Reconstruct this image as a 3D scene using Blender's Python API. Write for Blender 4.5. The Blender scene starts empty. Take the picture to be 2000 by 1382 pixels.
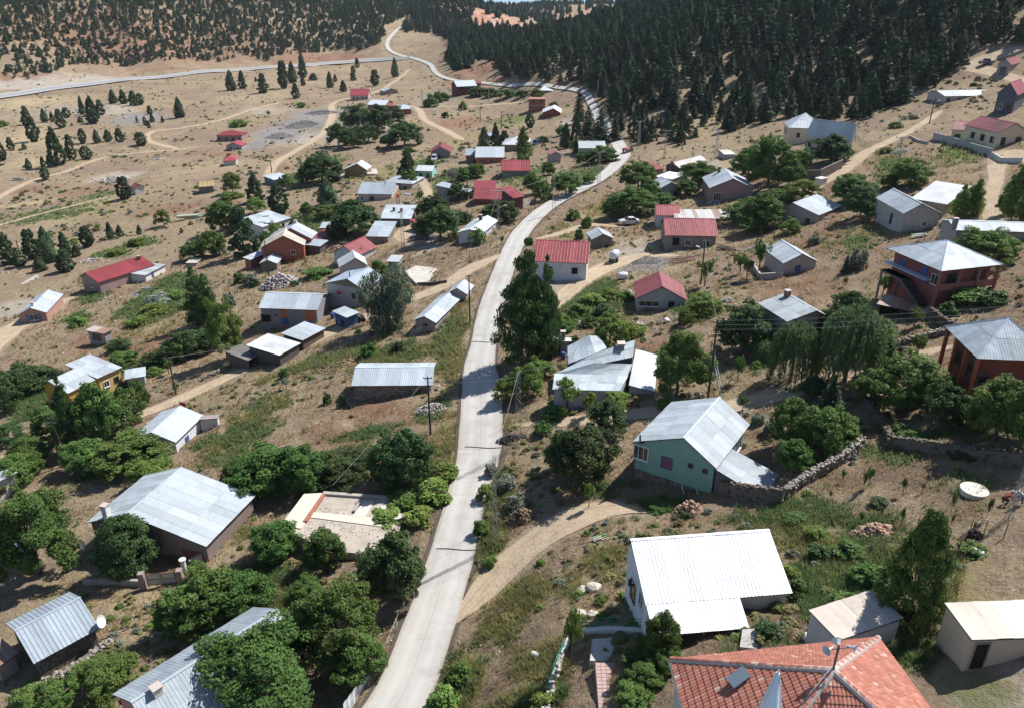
import bpy, math, random, time
import numpy as np
from mathutils import Vector, Matrix
T0 = time.time()
R = math.radians
# ------------------------------------------------------------------ camera, sky, sun, exposure
scn = bpy.context.scene
COL = scn.collection
FPX, CXP, CYP, HORY, CAMZ = 1500.0, 1000.0, 691.0, -20.0, 46.0
PITCH = math.atan((CYP - HORY) / FPX)
cam = bpy.data.cameras.new('camera'); cam.lens = 27.0; cam.sensor_width = 36.0
cam.clip_start = 0.5; cam.clip_end = 9000
camo = bpy.data.objects.new('camera', cam); COL.objects.link(camo)
camo.location = (0, 0, CAMZ); camo.rotation_euler = (math.pi / 2 - PITCH, 0, 0)
scn.camera = camo
SUN_EL, SUN_AZ = 52.0, 56.0          # azimuth measured from the view axis (+Y) towards +X
sd = Vector((math.sin(R(SUN_AZ)) * math.cos(R(SUN_EL)), math.cos(R(SUN_AZ)) * math.cos(R(SUN_EL)), math.sin(R(SUN_EL))))
w = bpy.data.worlds.new("World"); scn.world = w; w.use_nodes = True
nt = w.node_tree; nt.nodes.clear()
sky = nt.nodes.new('ShaderNodeTexSky'); sky.sky_type = 'NISHITA'; sky.sun_disc = False
sky.sun_elevation = R(SUN_EL); sky.sun_rotation = R(SUN_AZ); sky.air_density = 1.0; sky.dust_density = 0.6; sky.altitude = 1300
bg = nt.nodes.new('ShaderNodeBackground'); bg.inputs[1].default_value = 0.09
wo = nt.nodes.new('ShaderNodeOutputWorld')
tcw = nt.nodes.new('ShaderNodeTexCoord'); sx = nt.nodes.new('ShaderNodeSeparateXYZ'); cx_ = nt.nodes.new('ShaderNodeCombineXYZ'); mxz = nt.nodes.new('ShaderNodeMath'); mxz.operation = 'MAXIMUM'; mxz.inputs[1].default_value = 0.11
nt.links.new(tcw.outputs['Generated'], sx.inputs[0]); nt.links.new(sx.outputs[0], cx_.inputs[0]); nt.links.new(sx.outputs[1], cx_.inputs[1]); nt.links.new(sx.outputs[2], mxz.inputs[0]); nt.links.new(mxz.outputs[0], cx_.inputs[2]); nt.links.new(cx_.outputs[0], sky.inputs[0])
nt.links.new(sky.outputs[0], bg.inputs[0]); nt.links.new(bg.outputs[0], wo.inputs[0])
sl = bpy.data.lights.new('sun', 'SUN'); sl.energy = 5.0; sl.angle = R(0.53); sl.color = (1.0, 0.966, 0.918)
so = bpy.data.objects.new('sun', sl); COL.objects.link(so); so.rotation_euler = sd.to_track_quat('Z', 'Y').to_euler()
so.location = (60, 40, 120)
scn.view_settings.view_transform = 'Standard'; scn.view_settings.look = 'None'
scn.view_settings.exposure = 0.45; scn.view_settings.gamma = 1.0; scn.view_settings.use_curve_mapping = False
scn.cycles.max_bounces = 5; scn.cycles.diffuse_bounces = 2; scn.cycles.glossy_bounces = 2
scn.cycles.transparent_max_bounces = 6; scn.cycles.caustics_reflective = False; scn.cycles.caustics_refractive = False

# ------------------------------------------------------------------ pixel <-> world
cp, sp = math.cos(PITCH), math.sin(PITCH)
CAM = np.array([0, 0, CAMZ])
def ray(px, py):
    u = (px - CXP) / FPX; v = (CYP - py) / FPX
    d = np.array([u, cp + v * sp, -sp + v * cp])
    return d
def proj(p):
    x, y, z = p[0], p[1], p[2] - CAMZ
    dep = y * cp - z * sp; up = y * sp + z * cp
    return CXP + FPX * x / dep, CYP - FPX * up / dep
def pxm(p):                       # photo pixels per metre at a point
    return FPX / (p[1] * cp - (p[2] - CAMZ) * sp)
def at_z(px, py, z):
    d = ray(px, py); t = (z - CAMZ) / d[2]; return CAM + d * t
def at_d(px, py, D):
    d = ray(px, py); t = D / math.hypot(d[0], d[1]); return CAM + d * t

# ------------------------------------------------------------------ terrain height field
CZ = [(-500,1500,-5),(0,1382,-3),(400,1382,-1),(770,1382,0),(900,1382,1),(1000,1382,3),(1250,1382,8),(1500,1382,11.5),(2000,1382,13),(2500,1450,17),
(0,1150,-5),(400,1150,-2.5),(700,1150,-1),(880,1150,0),(960,1150,.5),(1050,1150,2.5),(1250,1180,6),(1550,1150,9),(2000,1150,13),(2500,1150,18),
(-500,950,-12),(0,950,-8),(300,950,-5),(600,950,-2.5),(850,950,-.4),(930,950,0),(1100,960,2.5),(1360,960,5),(1600,950,8),(2000,950,12.5),(2500,950,18),
(0,750,-12),(300,750,-8.5),(600,740,-4),(850,750,-.8),(935,750,0),(1100,760,2.2),(1400,760,6),(1700,740,9),(2000,760,13),(2500,700,19),
(-500,600,-20),(0,600,-16),(300,600,-12),(600,600,-6),(850,600,-1.5),(950,600,.2),(1150,580,2),(1400,600,5.5),(1700,600,9.5),(2000,600,14),
(0,450,-19),(300,450,-15),(600,450,-9.5),(850,450,-3),(1010,450,.3),(1250,440,2),(1450,450,5),(1700,450,10),(2000,450,15),(2600,450,24),
(-500,330,-22),(0,330,-20),(300,330,-17.5),(600,330,-13),(900,330,-6),(1130,350,.6),(1200,300,1),(1400,320,6),(1700,330,12),(2000,330,17),
(0,240,-20),(300,240,-18.5),(600,240,-15),(900,250,-10),(1200,250,1),(1500,250,8),(1700,230,14),(2000,230,20),(2500,200,30),
(-500,240,-19),(0,190,-19),(110,173,-18.5),(250,156,-18),(400,141,-17),(520,133,-16),(640,125,-15),(740,119,-13),(800,112,-10),(-500,200,-17),(-500,120,-4),(0,150,-14),(130,136,-13),(250,122,-12.5),(400,112,-12),(500,106,-11),(650,97,-10),(0,75,10),(250,62,11),(500,55,10),(680,60,6),(760,180,-13),(1000,175,-5),(1200,190,3),(1400,200,8),(1700,170,17),(2000,150,24)]
CD = [(-500,-60,1050),(0,0,930),(250,0,960),(500,0,1020),(800,20,1080),(830,-8,1250),(770,70,900),(740,95,800),
(1050,130,470),(1300,120,340),(1500,95,340),(1800,80,310),(2000,60,300),(1250,50,560),(1100,70,640),(950,95,680),(900,70,820),
(1300,-8,760),(1500,-40,560),(2000,-120,460),(2500,-200,460),(2500,0,340),
(930,64,975),(1030,68,955),(930,26,1030),(1030,54,1005),(1000,36,1350),(1080,44,1200),(1180,50,1050),(1170,13,1400),(1090,14,1500),(960,26,1900),(1020,15,2100),(890,8,1700),
(-500,60,3000),(0,60,3000),(600,60,3000),(1000,60,3000),(1200,60,3000),(1600,60,3000),(2500,60,3000),(1500,-60,1200),(2200,-60,1200),(300,-10,1500),(1240,8,1500)]
_P = [at_z(*c) for c in CZ] + [at_d(*c) for c in CD] + [np.array([x, y, z]) for x, y, z in [(-60,8,-4),(0,5,1),(60,8,14),(-30,22,-3),(0,22,2),(25,22,11)]]
_P = np.array(_P)
def _uv(x, y):
    r = np.hypot(x, y); return np.arctan2(x, y) * 2.2, np.log(r)
_u, _v = _uv(_P[:, 0], _P[:, 1])
def _K(r2): return 0.5 * r2 * np.log(r2 + 1e-12)
_n = len(_P)
_A = np.zeros((_n + 3, _n + 3))
_A[:_n, :_n] = _K((_u[:, None] - _u) ** 2 + (_v[:, None] - _v) ** 2) + np.eye(_n) * 2e-4
_A[:_n, _n] = 1; _A[:_n, _n + 1] = _u; _A[:_n, _n + 2] = _v
_A[_n:, :_n] = _A[:_n, _n:].T
_W = np.linalg.solve(_A, np.concatenate([_P[:, 2], [0, 0, 0]]))
def hs(x, y):
    x = np.asarray(x, float); y = np.asarray(y, float)
    sh = x.shape; x = x.ravel(); y = y.ravel()
    out = np.empty(len(x))
    for i in range(0, len(x), 40000):
        u, v = _uv(x[i:i + 40000], y[i:i + 40000])
        out[i:i + 40000] = _K((u[:, None] - _u) ** 2 + (v[:, None] - _v) ** 2) @ _W[:_n] + _W[_n] + _W[_n + 1] * u + _W[_n + 2] * v
    return out.reshape(sh)
_t = np.exp(np.linspace(math.log(25), math.log(4200), 500))
def cast(px, py, h=0.0):
    d = ray(px, py); d = d / math.hypot(d[0], d[1])
    X, Y, Z = d[0] * _t, d[1] * _t, CAMZ + d[2] * _t
    g = Z - hs(X, Y) - h
    k = np.where(g < 0)[0]
    if len(k) == 0: return CAM + d * 2000.0
    i = k[0]
    if i == 0: return CAM + d * _t[0]
    a, b = _t[i - 1], _t[i]
    for _ in range(3):
        tt = np.linspace(a, b, 9); gg = CAMZ + d[2] * tt - hs(d[0] * tt, d[1] * tt) - h
        j = np.where(gg < 0)[0]; j = j[0] if len(j) else 8
        a, b = tt[max(j - 1, 0)], tt[j]
    return CAM + d * b
def gz(x, y): return float(hs(np.array([x]), np.array([y]))[0])

# ------------------------------------------------------------------ helpers
def tag(o, label=None, cat=None, group=None, kind=None):
    if label: o['label'] = label
    if cat: o['category'] = cat
    if group: o['group'] = group
    if kind or cat: o['kind'] = kind or 'thing'
    return o
def link(name, me, parent=None, loc=None):
    o = bpy.data.objects.new(name, me); COL.objects.link(o)
    if parent is not None: o.parent = parent
    if loc is not None: o.location = loc
    return o
def empty(name, loc, rz=0.0):
    o = bpy.data.objects.new(name, None); COL.objects.link(o); o.location = loc; o.rotation_euler = (0, 0, rz)
    o.empty_display_size = 0.3
    return o
def mesh(name, V, F, mats, mi=None, smooth=False):
    me = bpy.data.meshes.new(name); me.from_pydata([tuple(map(float, v)) for v in V], [], F)
    for m in (mats if isinstance(mats, (list, tuple)) else [mats]): me.materials.append(m)
    if mi is not None: me.polygons.foreach_set('material_index', mi)
    if smooth: me.polygons.foreach_set('use_smooth', [True] * len(me.polygons))
    me.update(); return me
def npmesh(name, V, Q, mats, mi=None, smooth=False):
    """fast mesh from arrays, Q (n,4) or (n,3)"""
    V = np.asarray(V, np.float32); Q = np.asarray(Q, np.int32); k = Q.shape[1]
    me = bpy.data.meshes.new(name); me.vertices.add(len(V)); me.vertices.foreach_set('co', V.ravel())
    me.loops.add(Q.size); me.loops.foreach_set('vertex_index', Q.ravel())
    me.polygons.add(len(Q)); me.polygons.foreach_set('loop_start', np.arange(0, Q.size, k, dtype=np.int32))
    me.polygons.foreach_set('loop_total', np.full(len(Q), k, np.int32))
    for m in (mats if isinstance(mats, (list, tuple)) else [mats]): me.materials.append(m)
    if mi is not None: me.polygons.foreach_set('material_index', np.asarray(mi, np.int32))
    if smooth: me.polygons.foreach_set('use_smooth', np.ones(len(Q), bool))
    me.update(calc_edges=True); return me
class MB:
    def __init__(s): s.V = []; s.F = []; s.M = []
    def poly(s, pts, m=0):
        n = len(s.V); s.V += [tuple(p) for p in pts]; s.F.append(tuple(range(n, n + len(pts)))); s.M.append(m)
    def box(s, x0, y0, z0, x1, y1, z1, m=0, T=None):
        P = [(x0,y0,z0),(x1,y0,z0),(x1,y1,z0),(x0,y1,z0),(x0,y0,z1),(x1,y0,z1),(x1,y1,z1),(x0,y1,z1)]
        if T is not None: P = [tuple(T @ Vector(p)) for p in P]
        n = len(s.V); s.V += P
        for f in [(0,3,2,1),(4,5,6,7),(0,1,5,4),(1,2,6,5),(2,3,7,6),(3,0,4,7)]: s.F.append(tuple(n + i for i in f)); s.M.append(m)
    def prism(s, pts, z0, z1, m=0):
        n = len(s.V); k = len(pts)
        s.V += [(p[0], p[1], z0) for p in pts] + [(p[0], p[1], z1) for p in pts]
        s.F.append(tuple(n + i for i in reversed(range(k)))); s.M.append(m)
        s.F.append(tuple(n + k + i for i in range(k))); s.M.append(m)
        for i in range(k):
            j = (i + 1) % k; s.F.append((n + i, n + j, n + k + j, n + k + i)); s.M.append(m)
    def tube(s, a, b, r0, r1=None, n=6, m=0, cap=True):
        r1 = r0 if r1 is None else r1
        a, b = Vector(a), Vector(b); d = (b - a)
        if d.length < 1e-6: return
        q = d.to_track_quat('Z', 'Y'); k = len(s.V)
        for c, r in ((a, r0), (b, r1)):
            for i in range(n):
                t = 2 * math.pi * i / n; s.V.append(tuple(c + q @ Vector((r * math.cos(t), r * math.sin(t), 0))))
        for i in range(n):
            j = (i + 1) % n; s.F.append((k + i, k + j, k + n + j, k + n + i)); s.M.append(m)
        if cap:
            s.F.append(tuple(k + i for i in reversed(range(n)))); s.M.append(m)
            s.F.append(tuple(k + n + i for i in range(n))); s.M.append(m)
    def lathe(s, prof, c=(0, 0, 0), n=16, m=0, q=None):
        k = len(s.V); c = Vector(c)
        for r, z in prof:
            for i in range(n):
                t = 2 * math.pi * i / n; p = Vector((r * math.cos(t), r * math.sin(t), z))
                s.V.append(tuple(c + (q @ p if q else p)))
        for a in range(len(prof) - 1):
            for i in range(n):
                j = (i + 1) % n
                s.F.append((k + a*n + i, k + a*n + j, k + (a+1)*n + j, k + (a+1)*n + i)); s.M.append(m)
    def build(s, name, mats, parent=None, loc=None, smooth=False):
        return link(name, mesh(name, s.V, s.F, mats, s.M, smooth), parent, loc)

# ------------------------------------------------------------------ materials
_M = {}
def nodes(name):
    m = bpy.data.materials.new(name); m.use_nodes = True; nt = m.node_tree; nt.nodes.clear()
    out = nt.nodes.new('ShaderNodeOutputMaterial'); b = nt.nodes.new('ShaderNodeBsdfPrincipled')
    nt.links.new(b.outputs[0], out.inputs[0]); return m, nt, b, out
def N(nt, t, **k):
    n = nt.nodes.new(t)
    for a, v in k.items(): setattr(n, a, v)
    return n
def noise(nt, vec, scale, detail=3, rough=.55, dist=0):
    n = N(nt, 'ShaderNodeTexNoise'); n.inputs['Scale'].default_value = scale; n.inputs['Detail'].default_value = detail
    n.inputs['Roughness'].default_value = rough; n.inputs['Distortion'].default_value = dist
    if vec is not None: nt.links.new(vec, n.inputs['Vector'])
    return n.outputs['Fac']
def ramp(nt, fac, stops):
    r = N(nt, 'ShaderNodeValToRGB'); el = r.color_ramp.elements
    while len(el) < len(stops): el.new(0.5)
    for e, (p, c) in zip(el, stops):
        e.position = p; e.color = (c, c, c, 1) if isinstance(c, (int, float)) else (*c, 1)
    nt.links.new(fac, r.inputs[0]); return r.outputs[0]
def mixc(nt, fac, a, b, mode='MIX'):
    m = N(nt, 'ShaderNodeMix', data_type='RGBA', blend_type=mode)
    for q, v in ((0, fac), (6, a), (7, b)):
        s = m.inputs[q]
        if isinstance(v, (int, float)): s.default_value = v if q == 0 else (v, v, v, 1)
        elif isinstance(v, tuple): s.default_value = (*v, 1)
        else: nt.links.new(v, s)
    return m.outputs[2]
def mth(nt, op, a, b=None, clamp=False):
    m = N(nt, 'ShaderNodeMath', operation=op, use_clamp=clamp)
    for s, v in zip(m.inputs, (a, b)):
        if v is None: continue
        if isinstance(v, (int, float)): s.default_value = v
        else: nt.links.new(v, s)
    return m.outputs[0]
def bump(nt, h, b, st=.4, dist=.05):
    n = N(nt, 'ShaderNodeBump'); n.inputs['Strength'].default_value = st; n.inputs['Distance'].default_value = dist
    nt.links.new(h, n.inputs['Height']); nt.links.new(n.outputs[0], b.inputs['Normal'])
def geo(nt): return N(nt, 'ShaderNodeNewGeometry').outputs['Position']

def wallm(c, stain=.5, rough=.85, name='plaster'):
    key = (name, c, stain)
    if key in _M: return _M[key]
    m, nt, b, o = nodes(name); p = geo(nt)
    f = ramp(nt, noise(nt, p, .7, 6, .7), [(.35, 0), (.75, 1)]); g = noise(nt, p, 5, 4, .6)
    dark = tuple(x * .62 for x in c)
    col = mixc(nt, mth(nt, 'MULTIPLY', f, stain), c, dark)
    col = mixc(nt, mth(nt, 'MULTIPLY', ramp(nt, g, [(.5, 0), (.7, 1)]), stain * .6), col, tuple(min(1, x * 1.15 + .02) for x in c))
    nt.links.new(col, b.inputs['Base Color']); b.inputs['Roughness'].default_value = rough
    bump(nt, g, b, .25, .03); _M[key] = m; return m
def stonem(c1, c2, sc=3.0, name='rubble_stone'):
    key = (name, c1, c2, sc)
    if key in _M: return _M[key]
    m, nt, b, o = nodes(name); p = geo(nt)
    v = N(nt, 'ShaderNodeTexVoronoi'); v.inputs['Scale'].default_value = sc; nt.links.new(p, v.inputs['Vector'])
    e = N(nt, 'ShaderNodeTexVoronoi', feature='DISTANCE_TO_EDGE'); e.inputs['Scale'].default_value = sc; nt.links.new(p, e.inputs['Vector'])
    s = N(nt, 'ShaderNodeSeparateColor'); nt.links.new(v.outputs['Color'], s.inputs[0])
    col = mixc(nt, s.outputs[0], c1, c2)
    er = ramp(nt, e.outputs['Distance'], [(.0, 0), (.08, 1)])
    col = mixc(nt, er, tuple(x * .35 for x in c1), col)
    nt.links.new(col, b.inputs['Base Color']); b.inputs['Roughness'].default_value = .95
    bump(nt, er, b, .8, .08); _M[key] = m; return m
def metalm(c, rust=0.0, name='sheet_metal', rough=.42, var=.30):
    key = (name, c, rust, rough)
    if key in _M: return _M[key]
    m, nt, b, o = nodes(name); p = geo(nt)
    oi = N(nt, 'ShaderNodeObjectInfo').outputs['Random']
    k = mth(nt, 'ADD', mth(nt, 'MULTIPLY', oi, var), 1 - var * .6)
    st = N(nt, 'ShaderNodeMapping'); tc = N(nt, 'ShaderNodeTexCoord'); nt.links.new(tc.outputs['Object'], st.inputs[0]); st.inputs['Scale'].default_value = (3, .35, .5)
    streak = noise(nt, st.outputs[0], 1.6, 4, .65)
    g = noise(nt, p, .5, 5, .65)
    k = mth(nt, 'MULTIPLY', k, mth(nt, 'ADD', mth(nt, 'MULTIPLY', g, .34), .83))
    k = mth(nt, 'MULTIPLY', k, mth(nt, 'ADD', mth(nt, 'MULTIPLY', streak, .22), .89))
    kk = N(nt, 'ShaderNodeCombineColor')
    for i in range(3): nt.links.new(k, kk.inputs[i])
    col = mixc(nt, 1.0, c, kk.outputs[0], 'MULTIPLY')
    if rust > 0:
        rf = ramp(nt, mth(nt, 'ADD', mth(nt, 'MULTIPLY', streak, .55), mth(nt, 'MULTIPLY', oi, .45)), [(1 - rust - .08, 0), (1 - rust + .08, 1)])
        col = mixc(nt, mth(nt, 'MULTIPLY', rf, .8), col, (.24, .11, .06))
    sr = mth(nt, 'MULTIPLY', ramp(nt, noise(nt, p, 1.1, 6, .75), [(.60, 0), (.72, 1)]), .4); col = mixc(nt, sr, col, (.20, .13, .09))
    bump(nt, noise(nt, p, .9, 3, .5), b, .35, .25)
    nt.links.new(col, b.inputs['Base Color']); b.inputs['Roughness'].default_value = rough; b.inputs['Specular IOR Level'].default_value = .28
    _M[key] = m; return m
def flat(c, rough=.6, metal=0.0, name='paint'):
    key = (name, c, rough, metal)
    if key in _M: return _M[key]
    m, nt, b, o = nodes(name); p = geo(nt)
    col = mixc(nt, mth(nt, 'MULTIPLY', noise(nt, p, 2.5, 4), .35), c, tuple(x * .6 for x in c))
    nt.links.new(col, b.inputs['Base Color']); b.inputs['Roughness'].default_value = rough; b.inputs['Metallic'].default_value = metal
    _M[key] = m; return m
def glassm():
    if 'glass' in _M: return _M['glass']
    m, nt, b, o = nodes('window_glass'); b.inputs['Base Color'].default_value = (.02, .025, .03, 1); b.inputs['Roughness'].default_value = .12
    _M['glass'] = m; return m
def leafm(c1, c2, name, trans=.25):
    m, nt, b, o = nodes(name)
    at = N(nt, 'ShaderNodeAttribute', attribute_name='tint'); oi = N(nt, 'ShaderNodeObjectInfo').outputs['Random']
    f = mth(nt, 'ADD', mth(nt, 'MULTIPLY', at.outputs['Fac'], .7), mth(nt, 'MULTIPLY', oi, .3))
    col = mixc(nt, f, c1, c2)
    hsv = N(nt, 'ShaderNodeHueSaturation'); nt.links.new(col, hsv.inputs['Color'])
    nt.links.new(mth(nt, 'ADD', mth(nt, 'MULTIPLY', oi, .05), .475), hsv.inputs['Hue'])
    r2 = mth(nt, 'FRACT', mth(nt, 'MULTIPLY', oi, 17.3))
    nt.links.new(mth(nt, 'ADD', mth(nt, 'MULTIPLY', r2, .5), .75), hsv.inputs['Value'])
    col = hsv.outputs[0]
    nt.links.new(col, b.inputs['Base Color']); b.inputs['Roughness'].default_value = .55; b.inputs['Specular IOR Level'].default_value = .12
    t = N(nt, 'ShaderNodeBsdfTranslucent'); nt.links.new(col, t.inputs[0])
    mx = N(nt, 'ShaderNodeMixShader'); mx.inputs[0].default_value = trans
    nt.links.new(b.outputs[0], mx.inputs[1]); nt.links.new(t.outputs[0], mx.inputs[2]); nt.links.new(mx.outputs[0], o.inputs[0])
    return m

# ------------------------------------------------------------------ roads and tracks given by their centre line (photo pixels) and width (m)
def curve_pts(pts, step):
    """Catmull-Rom through world xy points with value columns; resampled"""
    P = np.array(pts, float); P = np.vstack([2 * P[0] - P[1], P, 2 * P[-1] - P[-2]]); out = []
    for i in range(1, len(P) - 2):
        n = max(2, int(np.linalg.norm(P[i + 1, :2] - P[i, :2]) / step))
        for k in range(n):
            t = k / n; a, b, c, d = P[i - 1], P[i], P[i + 1], P[i + 2]
            out.append(.5 * ((2 * b) + (-a + c) * t + (2 * a - 5 * b + 4 * c - d) * t * t + (-a + 3 * b - 3 * c + d) * t ** 3))
    out.append(P[-2]); return np.array(out)
ROAD = [(640,1530,4.9),(772,1382,4.6),(838,1220,4.3),(880,1090,4.2),(903,1000,4.1),(937,874,4.9),(939,757,4.9),(936,718,4.3),(945,666,3.7),(956,610,3.9),(972,560,4.0),(995,500,4.0),(1020,452,4.2),(1062,410,4.2),(1108,382,4.1),(1160,356,4.1),(1193,332,4.2),(1216,303,4.8),(1206,279,4.2),(1192,262,4.0),(1170,230,4.0),(1155,202,3.6),(1144,184,3.3),(1122,175,3.2),(1085,170,3.1),(1016,166,3.1),(945,162,3.1),(890,157,3.3),(864,150,3.5),(850,141,3.6),(838,125,3.8),(808,114,4),(778,107,4.4),(761,98,4.2),(756,87,4),(762,73,4),(779,56,3.8),(800,45,3.6)]
HIGHWAY = [(-160,217,11),(0,191,11),(110,174,11),(250,157,10.5),(400,142,10),(520,134,9),(640,126,8),(740,119,5.5),(800,115,4)]
TRACKS = {
 'left_lower': [(-120,790,5),(0,660,7),(60,625,7),(120,590,5),(165,575,4)],
 'mid': [(-60,925,3.5),(0,900,3.5),(110,845,3.5),(200,830,3.5),(300,800,3.6),(400,757,3.6),(500,712,3.6),(600,672,3.6),(680,634,3.6),(760,600,3.6),(860,562,4),(920,525,4.5),(985,496,5)],
 'house_lane': [(890,1215,4),(945,1155,4.4),(1000,1095,4.2),(1055,1050,4.2),(1120,1012,4.4),(1200,992,4.4),(1270,1000,3)],
 'right_lane': [(1000,830,2.6),(1100,824,2.6),(1200,812,2.6),(1330,800,3),(1420,795,3.4),(1520,770,3.8),(1620,742,3.8),(1690,722,3.6),(1760,700,3.2),(1830,684,3.2),(1890,672,3)],
 'yard': [(1030,640,2.5),(1075,600,3.5),(1130,555,4.5),(1190,520,5),(1260,500,4.5),(1330,500,3.5)],
 'yard_upper': [(1040,470,3),(1100,455,2.8),(1150,440,2.6),(1220,444,3.2)],
 'left_far': [(-60,425,3.6),(0,385,3.6),(60,355,3.6),(130,335,3.6),(190,312,3.4),(260,300,3),(350,292,3.2),(410,284,3)],
 'far_loop': [(350,292,4),(290,275,4),(300,257,4),(360,250,4),(430,235,4),(500,212,4),(560,198,4)],
 'centre_far': [(520,350,4),(540,318,4.5),(580,294,4),(630,262,4),(648,230,4.5),(655,200,4),(735,180,4),(770,160,4),(800,135,4.5)],
 'east_loop': [(775,205,4),(815,212,4.5),(830,235,4),(870,255,4),(905,275,4)],
 'east_loop_two': [(815,207,3.5),(900,209,3.5),(960,205,3.5),(1020,200,3.5)],
 'right_slope': [(1560,400,3),(1600,360,3.5),(1640,340,4),(1690,300,4),(1740,275,3.5),(1790,250,3),(1840,215,3)],
 'topright': [(2080,175,6),(2000,160,6),(1940,142,6),(1900,132,6),(1915,118,6),(1960,105,6),(2040,90,6)],
 'right_gap': [(1945,460,3),(1935,400,3),(1945,350,3),(1960,300,5),(2060,320,5)],
 'field_edge': [(-60,455,2.4),(0,440,2.4),(80,418,2.2),(160,398,2.2),(230,380,2)],
 'lane_mid': [(820,345,3),(835,375,3.2),(830,410,3),(800,440,4),(790,462,6),(830,475,4)],
}
def world_line(spec, step=1.0):
    w3 = []
    for px, py, wd in spec:
        p = cast(px, py); w3.append((p[0], p[1], wd))
    return curve_pts(w3, step)
LINES = {k: world_line(v, 1.5) for k, v in TRACKS.items()}
for _k, _L in LINES.items():      # tracks peter out at their ends
    _s = np.concatenate([[0], np.cumsum(np.linalg.norm(np.diff(_L[:, :2], axis=0), axis=1))]); _e = np.minimum(_s, _s[-1] - _s); _L[:, 2] *= .12 + .88 * np.clip(_e / 7.0, 0, 1) ** .7
LINES['road'] = world_line(ROAD, .8); LINES['highway'] = world_line(HIGHWAY, 4)
def line_mask(x, y, names, soft):
    """0..1 mask, 1 inside"""
    m = np.zeros(len(x))
    for k in names:
        L = LINES[k]; big = L[:, 2].max() / 2 + soft * 2 + 2
        bb = (x > L[:, 0].min() - big) & (x < L[:, 0].max() + big) & (y > L[:, 1].min() - big) & (y < L[:, 1].max() + big)
        idx = np.where(bb)[0]
        if not len(idx): continue
        for s in range(0, len(idx), 20000):
            ii = idx[s:s + 20000]; d2 = (x[ii, None] - L[None, :, 0]) ** 2 + (y[ii, None] - L[None, :, 1]) ** 2
            j = d2.argmin(1); d = np.sqrt(d2[np.arange(len(ii)), j]) - L[j, 2] / 2
            m[ii] = np.maximum(m[ii], np.clip(.5 - d / soft, 0, 1))
    return m
rng = np.random.default_rng(7)
def sinnoise(x, y, wl, seed, n=7):
    r = np.random.default_rng(seed); o = np.zeros_like(x)
    for i in range(n):
        a = r.uniform(0, 6.283); k = 6.283 / (wl * r.uniform(.6, 1.6)); ph = r.uniform(0, 6.283)
        o += np.sin((x * math.cos(a) + y * math.sin(a)) * k + ph + 1.3 * np.sin((x * math.sin(a) - y * math.cos(a)) * k * .6 + ph * 2))
    return o / math.sqrt(n)
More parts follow.
